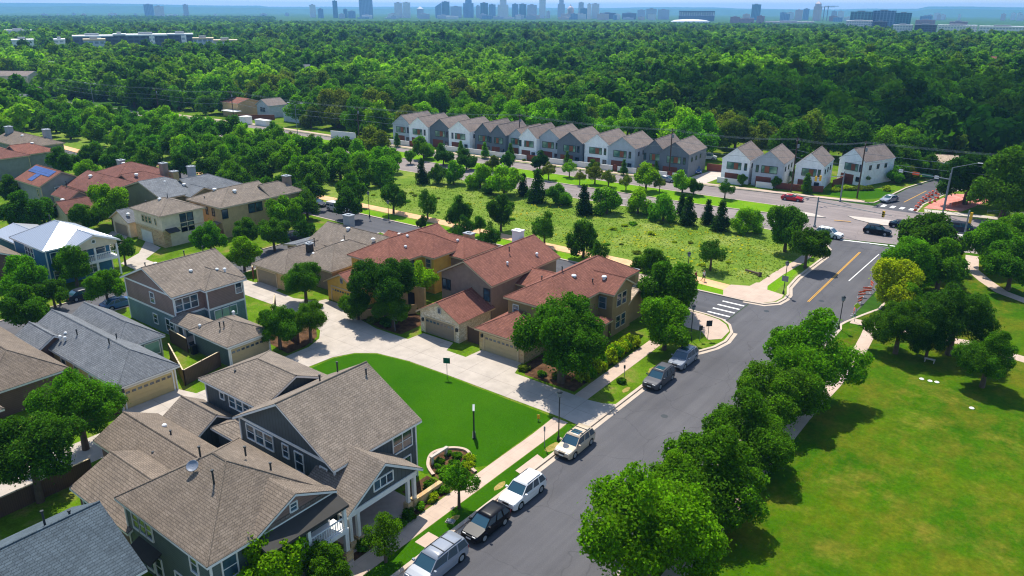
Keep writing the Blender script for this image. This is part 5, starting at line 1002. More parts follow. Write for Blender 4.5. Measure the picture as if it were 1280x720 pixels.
N_ = ng.nodes; gi = N_.new('NodeGroupInput'); go = N_.new('NodeGroupOutput'); mp = N_.new('GeometryNodeMeshToPoints'); iop = N_.new('GeometryNodeInstanceOnPoints'); g2i = N_.new('GeometryNodeGeometryToInstance')
ng.links.new(gi.outputs[0], mp.inputs[0])
for o in wood_protos:
    oi = N_.new('GeometryNodeObjectInfo'); oi.inputs['Object'].default_value = o; ng.links.new(oi.outputs['Geometry'], g2i.inputs[0])
na = N_.new('GeometryNodeInputNamedAttribute'); na.data_type = 'FLOAT'; na.inputs[0].default_value = 'size'
rv = N_.new('FunctionNodeRandomValue'); rv.data_type = 'FLOAT'; rv.inputs[3].default_value = 6.28
cx = N_.new('ShaderNodeCombineXYZ'); ng.links.new(rv.outputs[1], cx.inputs[2])
ng.links.new(mp.outputs[0], iop.inputs['Points']); ng.links.new(g2i.outputs[0], iop.inputs['Instance']); iop.inputs['Pick Instance'].default_value = True
ng.links.new(cx.outputs[0], iop.inputs['Rotation']); ng.links.new(na.outputs[0], iop.inputs['Scale']); ng.links.new(iop.outputs[0], go.inputs[0])
md = wo.modifiers.new('woodland', 'NODES'); md.node_group = ng
# ------------------------------------------------------------------ vehicles
def body_mesh(L, W, belt, hood, nose, gc=.24, rx=(.0, 0), wr=.36, deck=None):
    """side outline with wheel arches, bevelled along the shoulders and pulled in at the corners"""
    h = L/2; fa, ra = rx; pts = []
    pts += [(h-.05, gc+.05), (h, gc+.25), (h-.02, nose-.12), (h-.14, nose), (h-.55, nose+.08), (h-hood, belt)]
    if deck is None: pts += [(-h+.25, belt+.04), (-h+.06, belt-.08), (-h, belt-.4), (-h+.02, gc+.2), (-h+.1, gc+.03)]
    else: pts += [(-h+.9, belt+.02), (-h+.12, belt+.0), (-h+.02, belt-.14), (-h, gc+.25), (-h+.1, gc+.03)]
    def arch(cx): return [(cx-(wr+.07)*math.cos(a), max(gc, wr+(wr+.07)*math.sin(a)-.02)) for a in [math.pi*i/8 for i in range(9)]]
    pts += [(ra-wr-.1, gc)]+arch(ra)+[(ra+wr+.1, gc), (fa-wr-.1, gc)]+arch(fa)+[(fa+wr+.1, gc)]
    bm = bmesh.new()
    A_ = [bm.verts.new((x, -W/2, z)) for x, z in pts]; B_ = [bm.verts.new((x, W/2, z)) for x, z in pts]; n = len(pts)
    f1 = bm.faces.new(A_); f2 = bm.faces.new(B_[::-1])
    for i in range(n): bm.faces.new((A_[i], B_[i], B_[(i+1) % n], A_[(i+1) % n]))
    bmesh.ops.recalc_face_normals(bm, faces=bm.faces)
    ntop = 11
    ed = [e for e in bm.edges if abs(e.verts[0].co.y-e.verts[1].co.y) < .01 and e.verts[0].co.z > gc+.15 and e.verts[1].co.z > gc+.15 and (e.verts[0].co.z > wr*2.3 or abs(e.verts[0].co.x) > h-.25)]
    ed = [e for e in ed if min(abs(e.verts[0].co.x-fa), abs(e.verts[0].co.x-ra)) > wr+.02 or e.verts[0].co.z > wr*2+.16]
    bmesh.ops.bevel(bm, geom=ed, offset=.1, segments=3, affect='EDGES', profile=.6)
    for v in bm.verts:
        t = max(0, abs(v.co.x)-(h-.75))/.75; v.co.y *= 1-.13*t*t
        if v.co.z > belt-.25: v.co.y *= 1-.04
    bmesh.ops.triangulate(bm, faces=[f for f in bm.faces if len(f.verts) > 4])
    me = bpy.data.meshes.new('body'); bm.to_mesh(me); bm.free()
    return me
def car(kind, label, x, y, ang, pm, group=None, z0=.006, cat=None, name=None):
    P_ = dict(suv=(4.65, 1.86, 1.02, 1.25, .86, 1.68, 1.95, .30), sedan=(4.75, 1.82, .92, 1.35, .72, 1.42, 2.15, .95), van=(5.05, 1.95, 1.05, 1.0, .9, 1.74, 1.75, .12), coupe=(4.5, 1.86, .88, 1.5, .7, 1.26, 2.3, .75), pickup=(5.5, 1.95, 1.08, 1.3, .98, 1.85, 1.9, .1), hatch=(4.3, 1.78, .98, 1.15, .8, 1.55, 1.85, .28))[kind]
    L, W, belt, hood, nose, top, wt, rear = P_; h = L/2; fa, ra = h-.9, -h+.92; wr = .36 if kind in ('suv', 'pickup', 'van') else .33
    t = empty(name or {'suv': 'suv', 'pickup': 'pickup_truck', 'van': 'minivan'}.get(kind, 'car'), x, y, z0, ang); tag(t, label, cat or {'pickup': 'pickup truck', 'van': 'minivan'}.get(kind, 'car'), group)
    me = body_mesh(L, W, belt, hood, nose, rx=(fa, ra), wr=wr); b = link_mesh('body', me, pm, t)
    def ob(nm, mb, mat, par=None): return mb.build(nm, mat, par or t)
    # cabin glass and roof
    xb0, xb1 = -h+rear*.4+.08, h-hood+.06; xt0, xt1 = -h+rear+.28, h-wt; wb, wtp = W/2*.94, W/2*.76; zt = top-.07
    g = MB().add([(xb0, -wb, belt-.02), (xb1, -wb*.95, belt-.04), (xb1, wb*.95, belt-.04), (xb0, wb, belt-.02), (xt0, -wtp, zt), (xt1, -wtp, zt), (xt1, wtp, zt), (xt0, wtp, zt)], [(0, 1, 5, 4), (1, 2, 6, 5), (2, 3, 7, 6), (3, 0, 4, 7), (4, 5, 6, 7)])
    ob('windows', g, 'car_glass')
    xm0, xm1 = xt0-.04, xt1+.05; R1 = MB(); nx = 5; vs = []; fs = []
    for i in range(nx+1):
        xx = xm0+(xm1-xm0)*i/nx; zz = zt+.075*math.sin(math.pi*(.12+.76*i/nx))
        for j, (yy, dz) in enumerate(((-wtp-.03, -.06), (-wtp+.04, .0), (-wtp*.5, .03), (wtp*.5, .03), (wtp-.04, 0), (wtp+.03, -.06))): vs.append((xx, yy, zz+dz))
    for i in range(nx):
        for j in range(5): fs.append((i*6+j, (i+1)*6+j, (i+1)*6+j+1, i*6+j+1))
    fs += [tuple(range(6)), tuple(nx*6+j for j in range(5, -1, -1)), ] ; R1.add(vs, fs); ro = ob('roof', R1, pm); 
    for p in ro.data.polygons: p.use_smooth = True
    pl = MB()
    for sgn in (-1, 1):
        for fx, wdt in ((0, .05), (.42, .05), (.72 if kind != 'coupe' else .9, .07), (1, .05)):
            xa = xb1+(xb0-xb1)*fx; xc = xt1+(xt0-xt1)*fx; ya = wb*(.95 if fx == 0 else 1)+.012; yc = wtp+.012
            pl.add([(xa-wdt, sgn*ya, belt-.02), (xa+wdt, sgn*ya, belt-.02), (xc+wdt, sgn*yc, zt), (xc-wdt, sgn*yc, zt), (xa-wdt, sgn*(ya-.05), belt-.02), (xa+wdt, sgn*(ya-.05), belt-.02), (xc+wdt, sgn*(yc-.05), zt), (xc-wdt, sgn*(yc-.05), zt)], [(0, 1, 2, 3), (7, 6, 5, 4), (0, 3, 7, 4), (1, 5, 6, 2)])
    ob('pillars', pl, pm)
    if kind in ('suv', 'van'):
        for sgn in (-1, 1): ob('roof_rail', MB().tube((xm0+.25, sgn*(wtp-.06), zt+.10), (xm1-.2, sgn*(wtp-.06), zt+.10), .025, n=6), 'dark_metal')
        if kind == 'van' or 'rack' in label:
            for fx in (.35, .7): xx = xm0+(xm1-xm0)*fx; ob('crossbar', MB().box(xx-.03, xx+.03, -wtp+.04, wtp-.04, zt+.10, zt+.14), 'dark_metal')
        if 'sunroof' in label: ob('sunroof', MB().box(xm1-1.0, xm1-.3, -wtp+.28, wtp-.28, zt+.06, zt+.112), 'car_glass')
    if kind == 'pickup':
        ob('bed_cap', MB().box(-h+.12, -h+2.1, -W/2*.86, W/2*.86, belt, top-.1), pm); 
    for sgn in (-1, 1):
        ob('headlight', MB().box(h-.28, h-.03, sgn*(W/2-.42)-.16, sgn*(W/2-.42)+.16, nose-.2, nose-.05), 'white_plastic')
        ob('tail_light', MB().box(-h-.01, -h+.16, sgn*(W/2-.24)-.10, sgn*(W/2-.24)+.10, belt-.42, belt-.12), 'red_lamp')
        ob('mirror', MB().box(xb1-.35, xb1-.2, sgn*(W/2+.08)-.1, sgn*(W/2+.08)+.1, belt+.02, belt+.16), pm)
    ob('grille', MB().box(h-.06, h+.01, -W/2+.62, W/2-.62, nose-.26, nose-.08), 'dark_plastic'); ob('bumper_trim', MB().box(h-.14, h+.02, -W/2*.72, W/2*.72, .26, .42), 'dark_plastic')
    ob('number_plate', MB().box(h+.0, h+.03, -.22, .22, .45, .57), 'white_plastic')
    ob('underbody', MB().box(-h+.25, h-.25, -W/2+.12, W/2-.12, .2, .34+.3), 'dark_plastic')
    for cx in (fa, ra):
        for sgn in (-1, 1):
            wv = MB(); yy = sgn*(W/2-.13); wv.tube((cx, yy-.11, wr), (cx, yy+.11, wr), wr, n=20); wh = ob('wheel', wv, 'rubber')
            ob('rim', MB().tube((cx, yy+sgn*.09, wr), (cx, yy+sgn*.125, wr), wr*.64, n=12), 'grey_metal', wh)
    return t
D = -math.pi/2
car('van', 'silver minivan with roof rack bars parked at the bottom of the frame', -31.15, 32.0, D, 'paint_silver', 'cars parked along the kerb')
car('hatch', 'black car parked behind the silver minivan', -31.15, 37.6, D, 'paint_black', 'cars parked along the kerb')
car('suv', 'white suv parked beside the concrete kerb pad', -31.4, 42.65, D, 'paint_white', 'cars parked along the kerb')
car('suv', 'beige suv with roof rack and sunroof parked near the alley mouth', -32.0, 51.5, D+.02, 'paint_tan', 'cars parked along the kerb')
car('suv', 'dark grey suv with sunroof parked above the alley mouth', -32.0, 68.2, D, 'paint_grey', 'cars parked along the kerb')
car('suv', 'silver suv with sunroof parked last before the crosswalk corner', -32.05, 74.3, D, 'paint_silver', 'cars parked along the kerb')
BA = .06
car('coupe', 'low red sports car driving on the boulevard', *G(990, 250.5), BA+.03, 'paint_red')
car('suv', 'white suv turning past the corner trees at the junction', *G(1036, 296), -.12, 'paint_white')
car('suv', 'black suv crossing in the middle of the junction', *G(1096, 292.5), .05, 'paint_black')
car('sedan', 'black sedan waiting beside the white median island', *G(1128, 285), BA+.05, 'paint_black')
car('pickup', 'dark pickup truck behind the traffic light post', *G(1203, 290), BA+.1, 'paint_dark')
car('sedan', 'silver car waiting on the side road at the striped crossing', *G(1111, 252), -1.9, 'paint_silver')
car('sedan', 'pale blue car on the boulevard before the dark end townhouse', *G(834, 227), BA, 'paint_silver')
car('suv', 'blue car parked at the head of the shared driveway', *G(870, 216), -.9, 'paint_blue')
car('sedan', 'dark car half hidden by the conifers on the near lanes', *G(938, 272), BA, 'paint_dark')
car('pickup', 'white pickup truck with cap parked on the upper side street', *G(423, 264), 0.0, 'paint_white')
car('sedan', 'dark car parked under trees left of the white pickup', *G(396, 257), 0.0, 'paint_dark')
car('suv', 'dark car parked in the rear street behind the slim tree', *G(369, 300), 1.4, 'paint_dark')
car('suv', 'white suv parked on the far side street by the trail', *G(136, 205), 0.0, 'paint_white')
car('sedan', 'black car parked left of the far white suv', *G(119, 202), 0.0, 'paint_black')
car('sedan', 'black car parked right of the far white suv', *G(157, 209), 0.0, 'paint_black')
car('sedan', 'blue sedan parked in the rear street behind the slate roof', *G(150, 383), 1.57, 'paint_blue')
car('sedan', 'dark blue car parked left of the blue sedan', *G(106, 372), 1.57, 'paint_dark')
car('suv', 'black car at the right frame edge on the boulevard', *G(1279, 285), BA+.2, 'paint_black')
car('van', 'white car behind the fence at the end of the shared driveway', *G(884, 199), .3, 'paint_white')
# ------------------------------------------------------------------ street furniture
def lamp_post(x, y, h, label, sign=False):
    t = empty('street_lamp', x, y, .1); tag(t, label, 'street lamp', 'black street lamps')
    MB().lathe([(.16, 0), (.16, .25), (.09, .5), (.06, .55), (.05, h-.5), (.09, h-.45), (.09, h-.38)], 0, 0, 10).build('post', 'dark_metal', t)
    MB().lathe([(.1, h-.38), (.22, h-.32), (.26, h+.05), (.2, h+.08)], 0, 0, 8).build('lantern', 'galvanised', t); MB().lathe([(.3, h+.08), (.22, h+.2), (.06, h+.32)], 0, 0, 8).build('cap', 'dark_metal', t)
    if sign: MB().box(-.45, .45, -.09, -.05, 1.9, 2.7).build('notice_board', 'galvanised', t)
for px, py, h, lb in ((698, 552, 5.0, 'black street lamp at the corner of the lawn by the alley mouth'), (858, 357, 4.8, 'black street lamp beside the trail left of the walkers'), (979, 368, 4.6, 'black street lamp with a notice board at the crosswalk corner'), (863, 426, 4.4, 'black street lamp half hidden by the leafy tree at the silver car'),
                    (1048, 412, 4.2, 'black street lamp at the right kerb above the oak row'), (462, 272, 4.8, 'black street lamp beside the trail above the brown roofs'), (486, 275, 3.5, 'short black street lamp right of the one above the brown roofs'), (76, 382, 3.2, 'dark lamp post by the rear street below the blue house'), (160, 214, 4.6, 'street lamp by the far parked cars')):
    lamp_post(*G(px, py), h, lb, 'board' in lb)
def sign(px, py, h, label, mat, w_, hh, ang=.6, post='galvanised', shape='rect', back=None):
    x, y = G(px, py, .1); t = empty('road_sign', x, y, .1, ang); tag(t, label, 'sign')
    MB().tube((0, 0, 0), (0, 0, h), .035, n=6).build('post', post, t)
    m = MB()
    if shape == 'diamond': m.add([(0, -.07, h-w_), (w_*.7, -.07, h-w_*.3), (0, -.07, h+w_*.4), (-w_*.7, -.07, h-w_*.3), (0, -.04, h-w_), (w_*.7, -.04, h-w_*.3), (0, -.04, h+w_*.4), (-w_*.7, -.04, h-w_*.3)], [(0, 1, 2, 3), (7, 6, 5, 4), (0, 4, 5, 1), (1, 5, 6, 2), (2, 6, 7, 3), (3, 7, 4, 0)])
    else: m.box(-w_/2, w_/2, -.07, -.04, h-hh, h)
    p = m.build('panel', mat, t)
    return t
sign(559, 472, 2.4, 'dark green sign panel on a post at the edge of the round lawn', 'sign_green', .75, .65, .5); sign(494, 414, 2.3, 'pale sign on a post beside the alley below the yellow house', 'galvanised', .6, .8, .4)
sign(680.5, 559, 2.2, 'thin sign post with narrow plate on the verge behind the beige suv', 'galvanised', .16, .5, .2); sign(780, 476, 1.9, 'thin marker post with narrow plate in the verge above the alley mouth', 'dark_metal', .2, .4, .2)
sign(874.5, 426, 2.0, 'small grey sign plate left of the bigger one at the crosswalk corner', 'dark_metal', .45, .6, .8); sign(884.5, 424, 2.5, 'larger dark sign plate on a post at the crosswalk corner', 'dark_metal', .75, .75, .8)
sign(1068, 402, 2.4, 'yellow-green diamond warning sign at the right kerb', 'sign_yellow_green', .62, 0, .6, shape='diamond'); sign(673, 526, .7, 'small yellow marker in the corner of the lawn', 'signal_yellow', .3, .45, .6)
x, y = G(563, 652, .1); t = empty('utility_box', x, y, .1, .3); tag(t, 'small pale utility box lid on the verge beside the black car', 'utility box'); MB().box(-.3, .3, -.2, .2, 0, .12).build('lid', 'galvanised', t); MB().box(-.36, .36, -.26, .26, -.05, .06).build('collar', 'kerb_concrete', t)
for i, (cx_, cy_, r_) in enumerate(((-33.7, 50.3, .8), (-33.8, 42.6, .6), (-33.9, 36.9, .5), (-33.8, 70.5, .9), (-33.7, 73, .7), (-33.9, 64.4, .6))):
    sheet('dry_grass', [(cx_+.55*r_*math.cos(a)*random.uniform(.8, 1.1), cy_+1.3*r_*math.sin(a)*random.uniform(.8, 1.1)) for a in [6.283*k/14 for k in range(14)]], .1085+.0005*i, 'dry_grass')
for i, (mx, my) in enumerate(((-28.2, 62), (-25.5, 104.5), (-30.2, 96))):
    m_ = MB().lathe([(.36, 0), (.36, .006)], mx, my, 20, .003); m_.thing('manhole_cover', 'dark_metal', ('round manhole cover in the street near the grey suv', 'round manhole cover by the start of the yellow line', 'round manhole cover near the crosswalk')[i], 'manhole cover')
# sculpture panel on the lawn and slab bench
x, y = G(592.5, 545, .1); t = empty('sculpture', x, y, .1, .70); tag(t, 'tall upright dark slab sculpture with bright edges standing on the lawn', 'sculpture')
MB().box(-.14, .14, -.62, .62, .0, .15).box(-.07, .07, -.6, .6, .2, 3.0).build('slab', 'dark_metal', t); MB().box(-.10, .10, -.62, .62, 3.001, 3.05).build('edge_strip', 'grey_metal', t)
MB().box(-.2, .2, -1.1, 1.1, 0, 1.0).thing('stone_slab', 'white_concrete', 'x', 'slab') if False else None
m = MB().box(-40.6, -40.3, 41.2, 43.4, .9, 1.02).box(-40.55, -40.35, 41.3, 41.5, .1, .9).box(-40.55, -40.35, 43.1, 43.3, .1, .9); m.thing('bench', 'white_concrete', 'narrow white slab bench at the left of the curved flower bed', 'bench')
def pole(px, py, h, label, arm=True):
    x, y = G(px, py, .1); t = empty('utility_pole', x, y, .1, BA+.05); tag(t, label, 'utility pole', 'wooden utility poles')
    MB().tube((0, 0, 0), (0, 0, h), .17, .12, 8).build('post', 'wood_pole', t)
    if arm:
        MB().box(-.06, .06, -1.3, 1.3, h-.7, h-.55).build('crossarm', 'wood_pole', t); m = MB()
        for yy in (-1.1, 0, 1.1): m.tube((0, yy, h-.55), (0, yy, h-.3), .05, n=6)
        m.build('insulators', 'grey_metal', t); MB().lathe([(.22, 0), (.25, .1), (.25, .7), (.2, .78)], .3, 0, 10, h-2.2).build('transformer', 'galvanised', t)
    return (x, y, h)
pl = [pole(199, 141, 9.5, 'wooden utility pole far left beyond the boulevard'), pole(293, 153, 11, 'pale utility pole beside the orange-roofed house'), pole(449, 174, 10, 'wooden utility pole left of the townhouse row'), pole(649, 192, 11, 'wooden utility pole before the middle of the townhouse row'), pole(836, 221, 11.6, 'wooden utility pole before the dark end townhouse'), pole(988.5, 240, 12, 'wooden utility pole before the light grey townhouse'), pole(1071, 248, 12.3, 'dark utility pole on the lawn of the lone white townhouse')]
pl.append((pl[-1][0]+62, pl[-1][1]+14, 12)); pl.insert(0, (pl[0][0]-70, pl[0][1]-8, 10))
for k, (off, dz) in enumerate(((-1.1, -.3), (0, -.3), (1.1, -.3), (0, -2.6), (.1, -4.2))):
    m = MB()
    for (xa, ya, ha), (xb, yb, hb) in zip(pl, pl[1:]):
        pr = None
        for i in range(13):
            u = i/12; q = (xa+(xb-xa)*u, ya+(yb-ya)*u+off, .1+(ha+(hb-ha)*u)+dz-1.1*4*u*(1-u)*(.6 if dz > -1 else .8))
            if pr: m.tube(pr, q, .022 if dz > -1 else .035, n=4)
            pr = q
    m.thing('power_line', 'galvanised', ('top overhead wire, nearest the street', 'top overhead wire in the middle', 'top overhead wire, farthest from the street', 'middle overhead cable below the crossarms', 'lowest and thickest overhead cable')[k], 'power line', 'overhead wires along the boulevard')
def signal_head(t, x, y, z, n=3):
    h_ = MB().box(x-.18, x+.18, y-.15, y+.15, z, z+.36*n).build('signal_head', 'signal_yellow', t); m = MB()
    for i in range(n): m.box(x-.11, x+.11, y-.2, y-.14, z+.07+.36*i, z+.29+.36*i)
    m.build('lenses', 'dark_plastic', h_)
def mast(px, py, h, label, armlen, ang, heads=(), signs=(), lum=False, post='galvanised', rise=.6):
    x, y = G(px, py, .1); t = empty('traffic_signal', x, y, .1, ang); tag(t, label, 'traffic signal', 'traffic signal posts at the junction')
    MB().tube((0, 0, 0), (0, 0, h), .16, .12, 8).lathe([(.28, 0), (.28, .25), (.18, .3)], 0, 0, 10).build('post', post, t)
    if armlen: MB().tube((0, 0, h*.86), (armlen, 0, h*.86+rise), .09, .05, 6).build('mast_arm', post, t)
    for u in heads: signal_head(t, u, 0, h*.86+rise*u/armlen-.55 if armlen else u)
    for u, mt, w_ in signs: MB().box(u-w_/2, u+w_/2, -.1, -.06, h*.86+rise*u/armlen-.35, h*.86+rise*u/armlen+.25).build('sign_panel', mt, t)
    if lum: MB().tube((0, 0, h), (-4.2, 0, h+1.4), .06, .04, 6).tube((0, 0, h*.8), (0, 0, h), .1).build('lamp_arm', post, t); MB().box(-5.0, -4.1, -.15, .15, h+1.32, h+1.46).build('lamp_head', 'offwhite_wall', t)
    return t
mast(1018, 283, 5.6, 'grey signal post at the near corner behind the white suv', 14.5, -.35, (13.0,), (), rise=.5)
mast(1050, 251.5, 6.4, 'signal post with yellow heads before the white townhouse corner', 7.5, -2.2, (5.8, 6.9), (), rise=-.3)
mast(1178, 268, 8.2, 'tall signal post with sign-hung mast arm and lamp by the red dirt patch', 10, 3.0, (), ((9.2, 'offwhite_wall', .8), (6.3, 'orange_plastic', 1.3), (4.1, 'sign_green', 2.0), (2.4, 'offwhite_wall', .8)), rise=.4)
t_ = mast(1204, 300, 5.4, 'grey signal post with a stack of yellow heads beside the near trees', 0, 2.9); signal_head(t_, -.45, 0, 3.2, 3); signal_head(t_, -.45, 0, 4.35, 2)
t_ = mast(1180, 262, 8.6, 'tilted street light pole on the red dirt patch', 0, 3.2, lum=True)
# tall boulevard lights
for px, py, h, lb in ((211, 118+6, 9, 'x'),):
    pass
def blvd_light(px, py, h, ang, label, two=True):
    x, y = G(px, py, .1); t = empty('street_light', x, y, .1, ang); tag(t, label, 'street light', 'tall boulevard lights'); MB().tube((0, 0, 0), (0, 0, h), .12, .08, 8).build('post', 'galvanised', t)
    m = MB().tube((0, 0, h), (2.2, 0, h+.5), .05, n=6); lh = MB().box(2.0, 2.9, -.14, .14, h+.45, h+.57)
    if two: m.tube((0, 0, h), (-2.2, 0, h+.5), .05, n=6); lh.box(-2.9, -2.0, -.14, .14, h+.45, h+.57)
    m.build('lamp_arm', 'galvanised', t); lh.build('lamp_head', 'offwhite_wall', t)
blvd_light(372, 168, 9.4, .3, 'tall double-armed street light on the median left of the townhouses'); blvd_light(118, 134, 9.0, .3, 'tall double-armed street light far along the median'); blvd_light(36, 126, 9.5, .3, 'single-armed street light at the far left of the boulevard', False)
# barricades and construction gear
for i, (px, py) in enumerate(((1083.3, 367), (1076.7, 372), (1074.4, 380), (1066.7, 394), (1088.9, 360))):
    x, y = G(px, py); t = empty('barricade', x, y, .006, .5+i*.4); tag(t, 'orange barricade along the right kerb, '+ordw[4-i if i < 4 else 0]+(' from the warning sign' if i < 4 else ' beyond the others, by the yellow-green tree'), 'barricade', 'orange barricades at the kerb')
    MB().box(-.6, .6, -.02, .02, .75, .98).box(-.6, .6, -.02, .02, .4, .6).build('board', 'orange_plastic', t); MB().box(-.5, -.45, -.3, .3, 0, .05).box(.45, .5, -.3, .3, 0, .05).box(-.5, -.45, -.03, .03, 0, .95).box(.45, .5, -.03, .03, 0, .95).build('stand', 'offwhite_wall', t)
for i, (px, py) in enumerate(((1150, 256), (1153, 252), (1157, 249), (1161, 246), (1165, 244), (1170, 242), (1176, 240), (1147, 259), (1144, 263), (1168, 252), (1172, 248), (1162, 254))):
    x, y = G(px, py, .1); t = empty('traffic_barrel', x, y, .11); tag(t, 'orange construction barrel on the red dirt patch', 'barrel', 'orange construction barrels')
    MB().lathe([(.32, 0), (.32, .08), (.26, .1), (.22, 1.0), (.1, 1.05)], 0, 0, 10).build('drum', 'orange_plastic', t); MB().lathe([(.255, .35), (.25, .5)], 0, 0, 10).lathe([(.243, .65), (.24, .8)], 0, 0, 10).build('band', 'offwhite_wall', t)
for i, (a, b) in enumerate((((-20.5, 176), (-18.2, 184)), ((-17.8, 186), (-15.2, 190)))):
    m = MB()
    for k in range(2): L1 = Vector(a).lerp(Vector(b), 0); 
    d = Vector(b)-Vector(a); n_ = int(d.length/1.2); mm = MB()
    for k in range(n_+1): q = Vector(a)+d*k/n_; mm.box(q.x-.04, q.x+.04, q.y-.04, q.y+.04, .1, 1.1)
    t = mm.thing('safety_fence', 'orange_plastic', ('orange safety fence posts along the right of the dirt patch', 'short run of orange safety fence at the back of the dirt patch')[i], 'fence'); 
    f = MB().add([(a[0], a[1], .3), (b[0], b[1], .3), (b[0], b[1], 1.0), (a[0], a[1], 1.0), (a[0]+.03, a[1], .3), (b[0]+.03, b[1], .3), (b[0]+.03, b[1], 1.0), (a[0]+.03, a[1], 1.0)], [(0, 1, 2, 3), (7, 6, 5, 4), (3, 2, 6, 7), (0, 4, 5, 1)]); o = f.build('mesh_panel', 'terracotta', t, (t.location.x, t.location.y), z0=t.location.z)
# guard rails at the right
for i, (x0, y0, x1, y1) in enumerate(((-14, 175, -6, 178), (-3, 177, 12, 183))):
    m = MB().tube((x0, y0, .75), (x1, y1, .75), .05, n=6).tube((x0, y0, .45), (x1, y1, .45), .04, n=6)
    for k in range(5): u = k/4; m.tube((x0+(x1-x0)*u, y0+(y1-y0)*u, .08), (x0+(x1-x0)*u, y0+(y1-y0)*u, .78), .04, n=6)
    m.thing('railing', 'grey_metal', ('white rail beside the pavement right of the dirt patch', 'white rail at the right edge across the boulevard')[i], 'railing')
# back-yard fences
def fence(pts, h, label, mat='fence_wood', rail=True):
    L_, R2 = strip(pts, .05); m = MB(); po = MB()
    for i in range(len(pts)-1):
        m.prism([L_[i], L_[i+1], R2[i+1], R2[i]], .12, h); d = Vector(pts[i+1])-Vector(pts[i]); n_ = max(1, int(d.length/2.4))
        for k in range(n_+1): q = Vector(pts[i])+d*k/n_; po.box(q.x-.06, q.x+.06, q.y-.06, q.y+.06, .05, h+.06)
    cx_ = sum(p[0] for p in pts)/len(pts); cy_ = sum(p[1] for p in pts)/len(pts); t = empty('garden_fence', cx_, cy_, 0); tag(t, label, 'fence', None)
    m.build('boards', mat, t, (cx_, cy_)); po.build('posts', mat, t, (cx_, cy_)); 
    if rail: 
        r = MB()
        for i in range(len(pts)-1):
            q = strip([pts[i], pts[i+1]], .14); r.prism([q[0][0], q[0][1], q[1][1], q[1][0]], h, h+.05)
        r.build('top_rail', 'tan_trim', t, (cx_, cy_))
fence([(-71.6, 36.2), (-72.8, 41.2)], 1.9, 'brown board fence beside the cream garage and the taupe garage'); fence([(-79.3, 38.9), (-71.6, 36.2)], 1.9, 'brown board fence behind the slate-roofed house'); fence([(-83.2, 41.2), (-79, 40.9)], 1.9, 'short brown fence panel under the mauve house patio')
fence([(-62.2, 8), (-62.4, 22.2)], 1.8, 'dark board fence along the lane behind the bottom left house'); fence([(-71.2, 28.9), (-71.4, 22)], 1.8, 'brown fence left of the cream garage'); fence([(-62.8, 29.2), (-64.2, 33)], 1.2, 'low picket fence at the end of the pale driveway', 'cream_lap', False)
fence([(-83.4, 56.3), (-78.2, 52.2), (-71, 50.6)], 1.7, 'brown fence along the lane beside the small oaks'); fence([(-95.2, 61), (-97.8, 62.8)], 1.9, 'red-brown fence left of the brown garage', 'red_wood'); fence([(-118.9, 67.4), (-117.6, 70.4)], 1.8, 'red-brown fence between cream and tan houses', 'red_wood'); fence([(-55.3, 63.6), (-53.3, 63.6)], 2.0, 'dark gate fence between the limestone and the tan garage', 'fence_wood', False)
fence([(-71.0, 59.8), (-66.6, 66.2)], 1.4, 'low stucco courtyard wall beside the yellow house', 'stucco_tan', False)
# log and stones by the trail
m = MB().tube((-38.6, 110.0, .35), (-36.0, 109.2, .4), .16, .2, 8).tube((-36.0, 108.9, .1), (-36.0, 109.2, .7), .28, n=8); m.thing('log', 'bark', 'fallen log lying in the meadow near the trail corner', 'log')
for i, (px, py) in enumerate(((1152, 474), (1162.5, 476.5), (1171, 478), (1214.5, 510.5))):
    x, y = G(px, py, .1); MB().lathe([(.22, 0), (.26, .05), (.15, .12)], x, y, 9, .1).thing('stone', 'offwhite_wall', ('leftmost of the three small white stones on the park lawn', 'middle one of the three small white stones on the park lawn', 'rightmost of the three small white stones on the park lawn', 'single white stone on the park lawn below the lone tree')[i], 'stone')
x, y = G(1161.5, 453, .1); MB().box(x-.55, x+.55, y-.18, y+.18, .5, .57).box(x-.5, x-.42, y-.15, y+.15, .1, .5).box(x+.42, x+.5, y-.15, y+.15, .1, .5).thing('bench', 'white_concrete', 'small pale bench under the trees of the park path', 'bench')
# bins and patio things
for i, (x, y) in enumerate(((-79.0, 41.6), (-78.2, 41.2))):
    t = empty('wheelie_bin', x, y, .1); tag(t, ('blue lidded bin', 'dark bin')[i]+' beside the mauve house garage', 'bin'); MB().prism([(-.25, -.3), (.25, -.3), (.28, .3), (-.28, .3)], 0, 1.0).build('body', ('paint_blue', 'dark_plastic')[i], t); MB().box(-.3, .3, -.34, .34, 1.0, 1.08).build('lid', 'dark_plastic', t)
for i, (x, y) in enumerate(((-95.4, 44), (-60.2, 36.5+5))):
    t = empty('air_conditioner', x, y, .1); tag(t, ('grey air conditioner box by the mauve and teal house', 'grey air conditioner box behind the charcoal house')[i], 'air conditioner'); MB().box(-.4, .4, -.4, .4, 0, .8).build('housing', 'grey_metal', t); MB().lathe([(.32, .8), (.3, .84)], 0, 0, 12).build('fan_grille', 'dark_plastic', t)
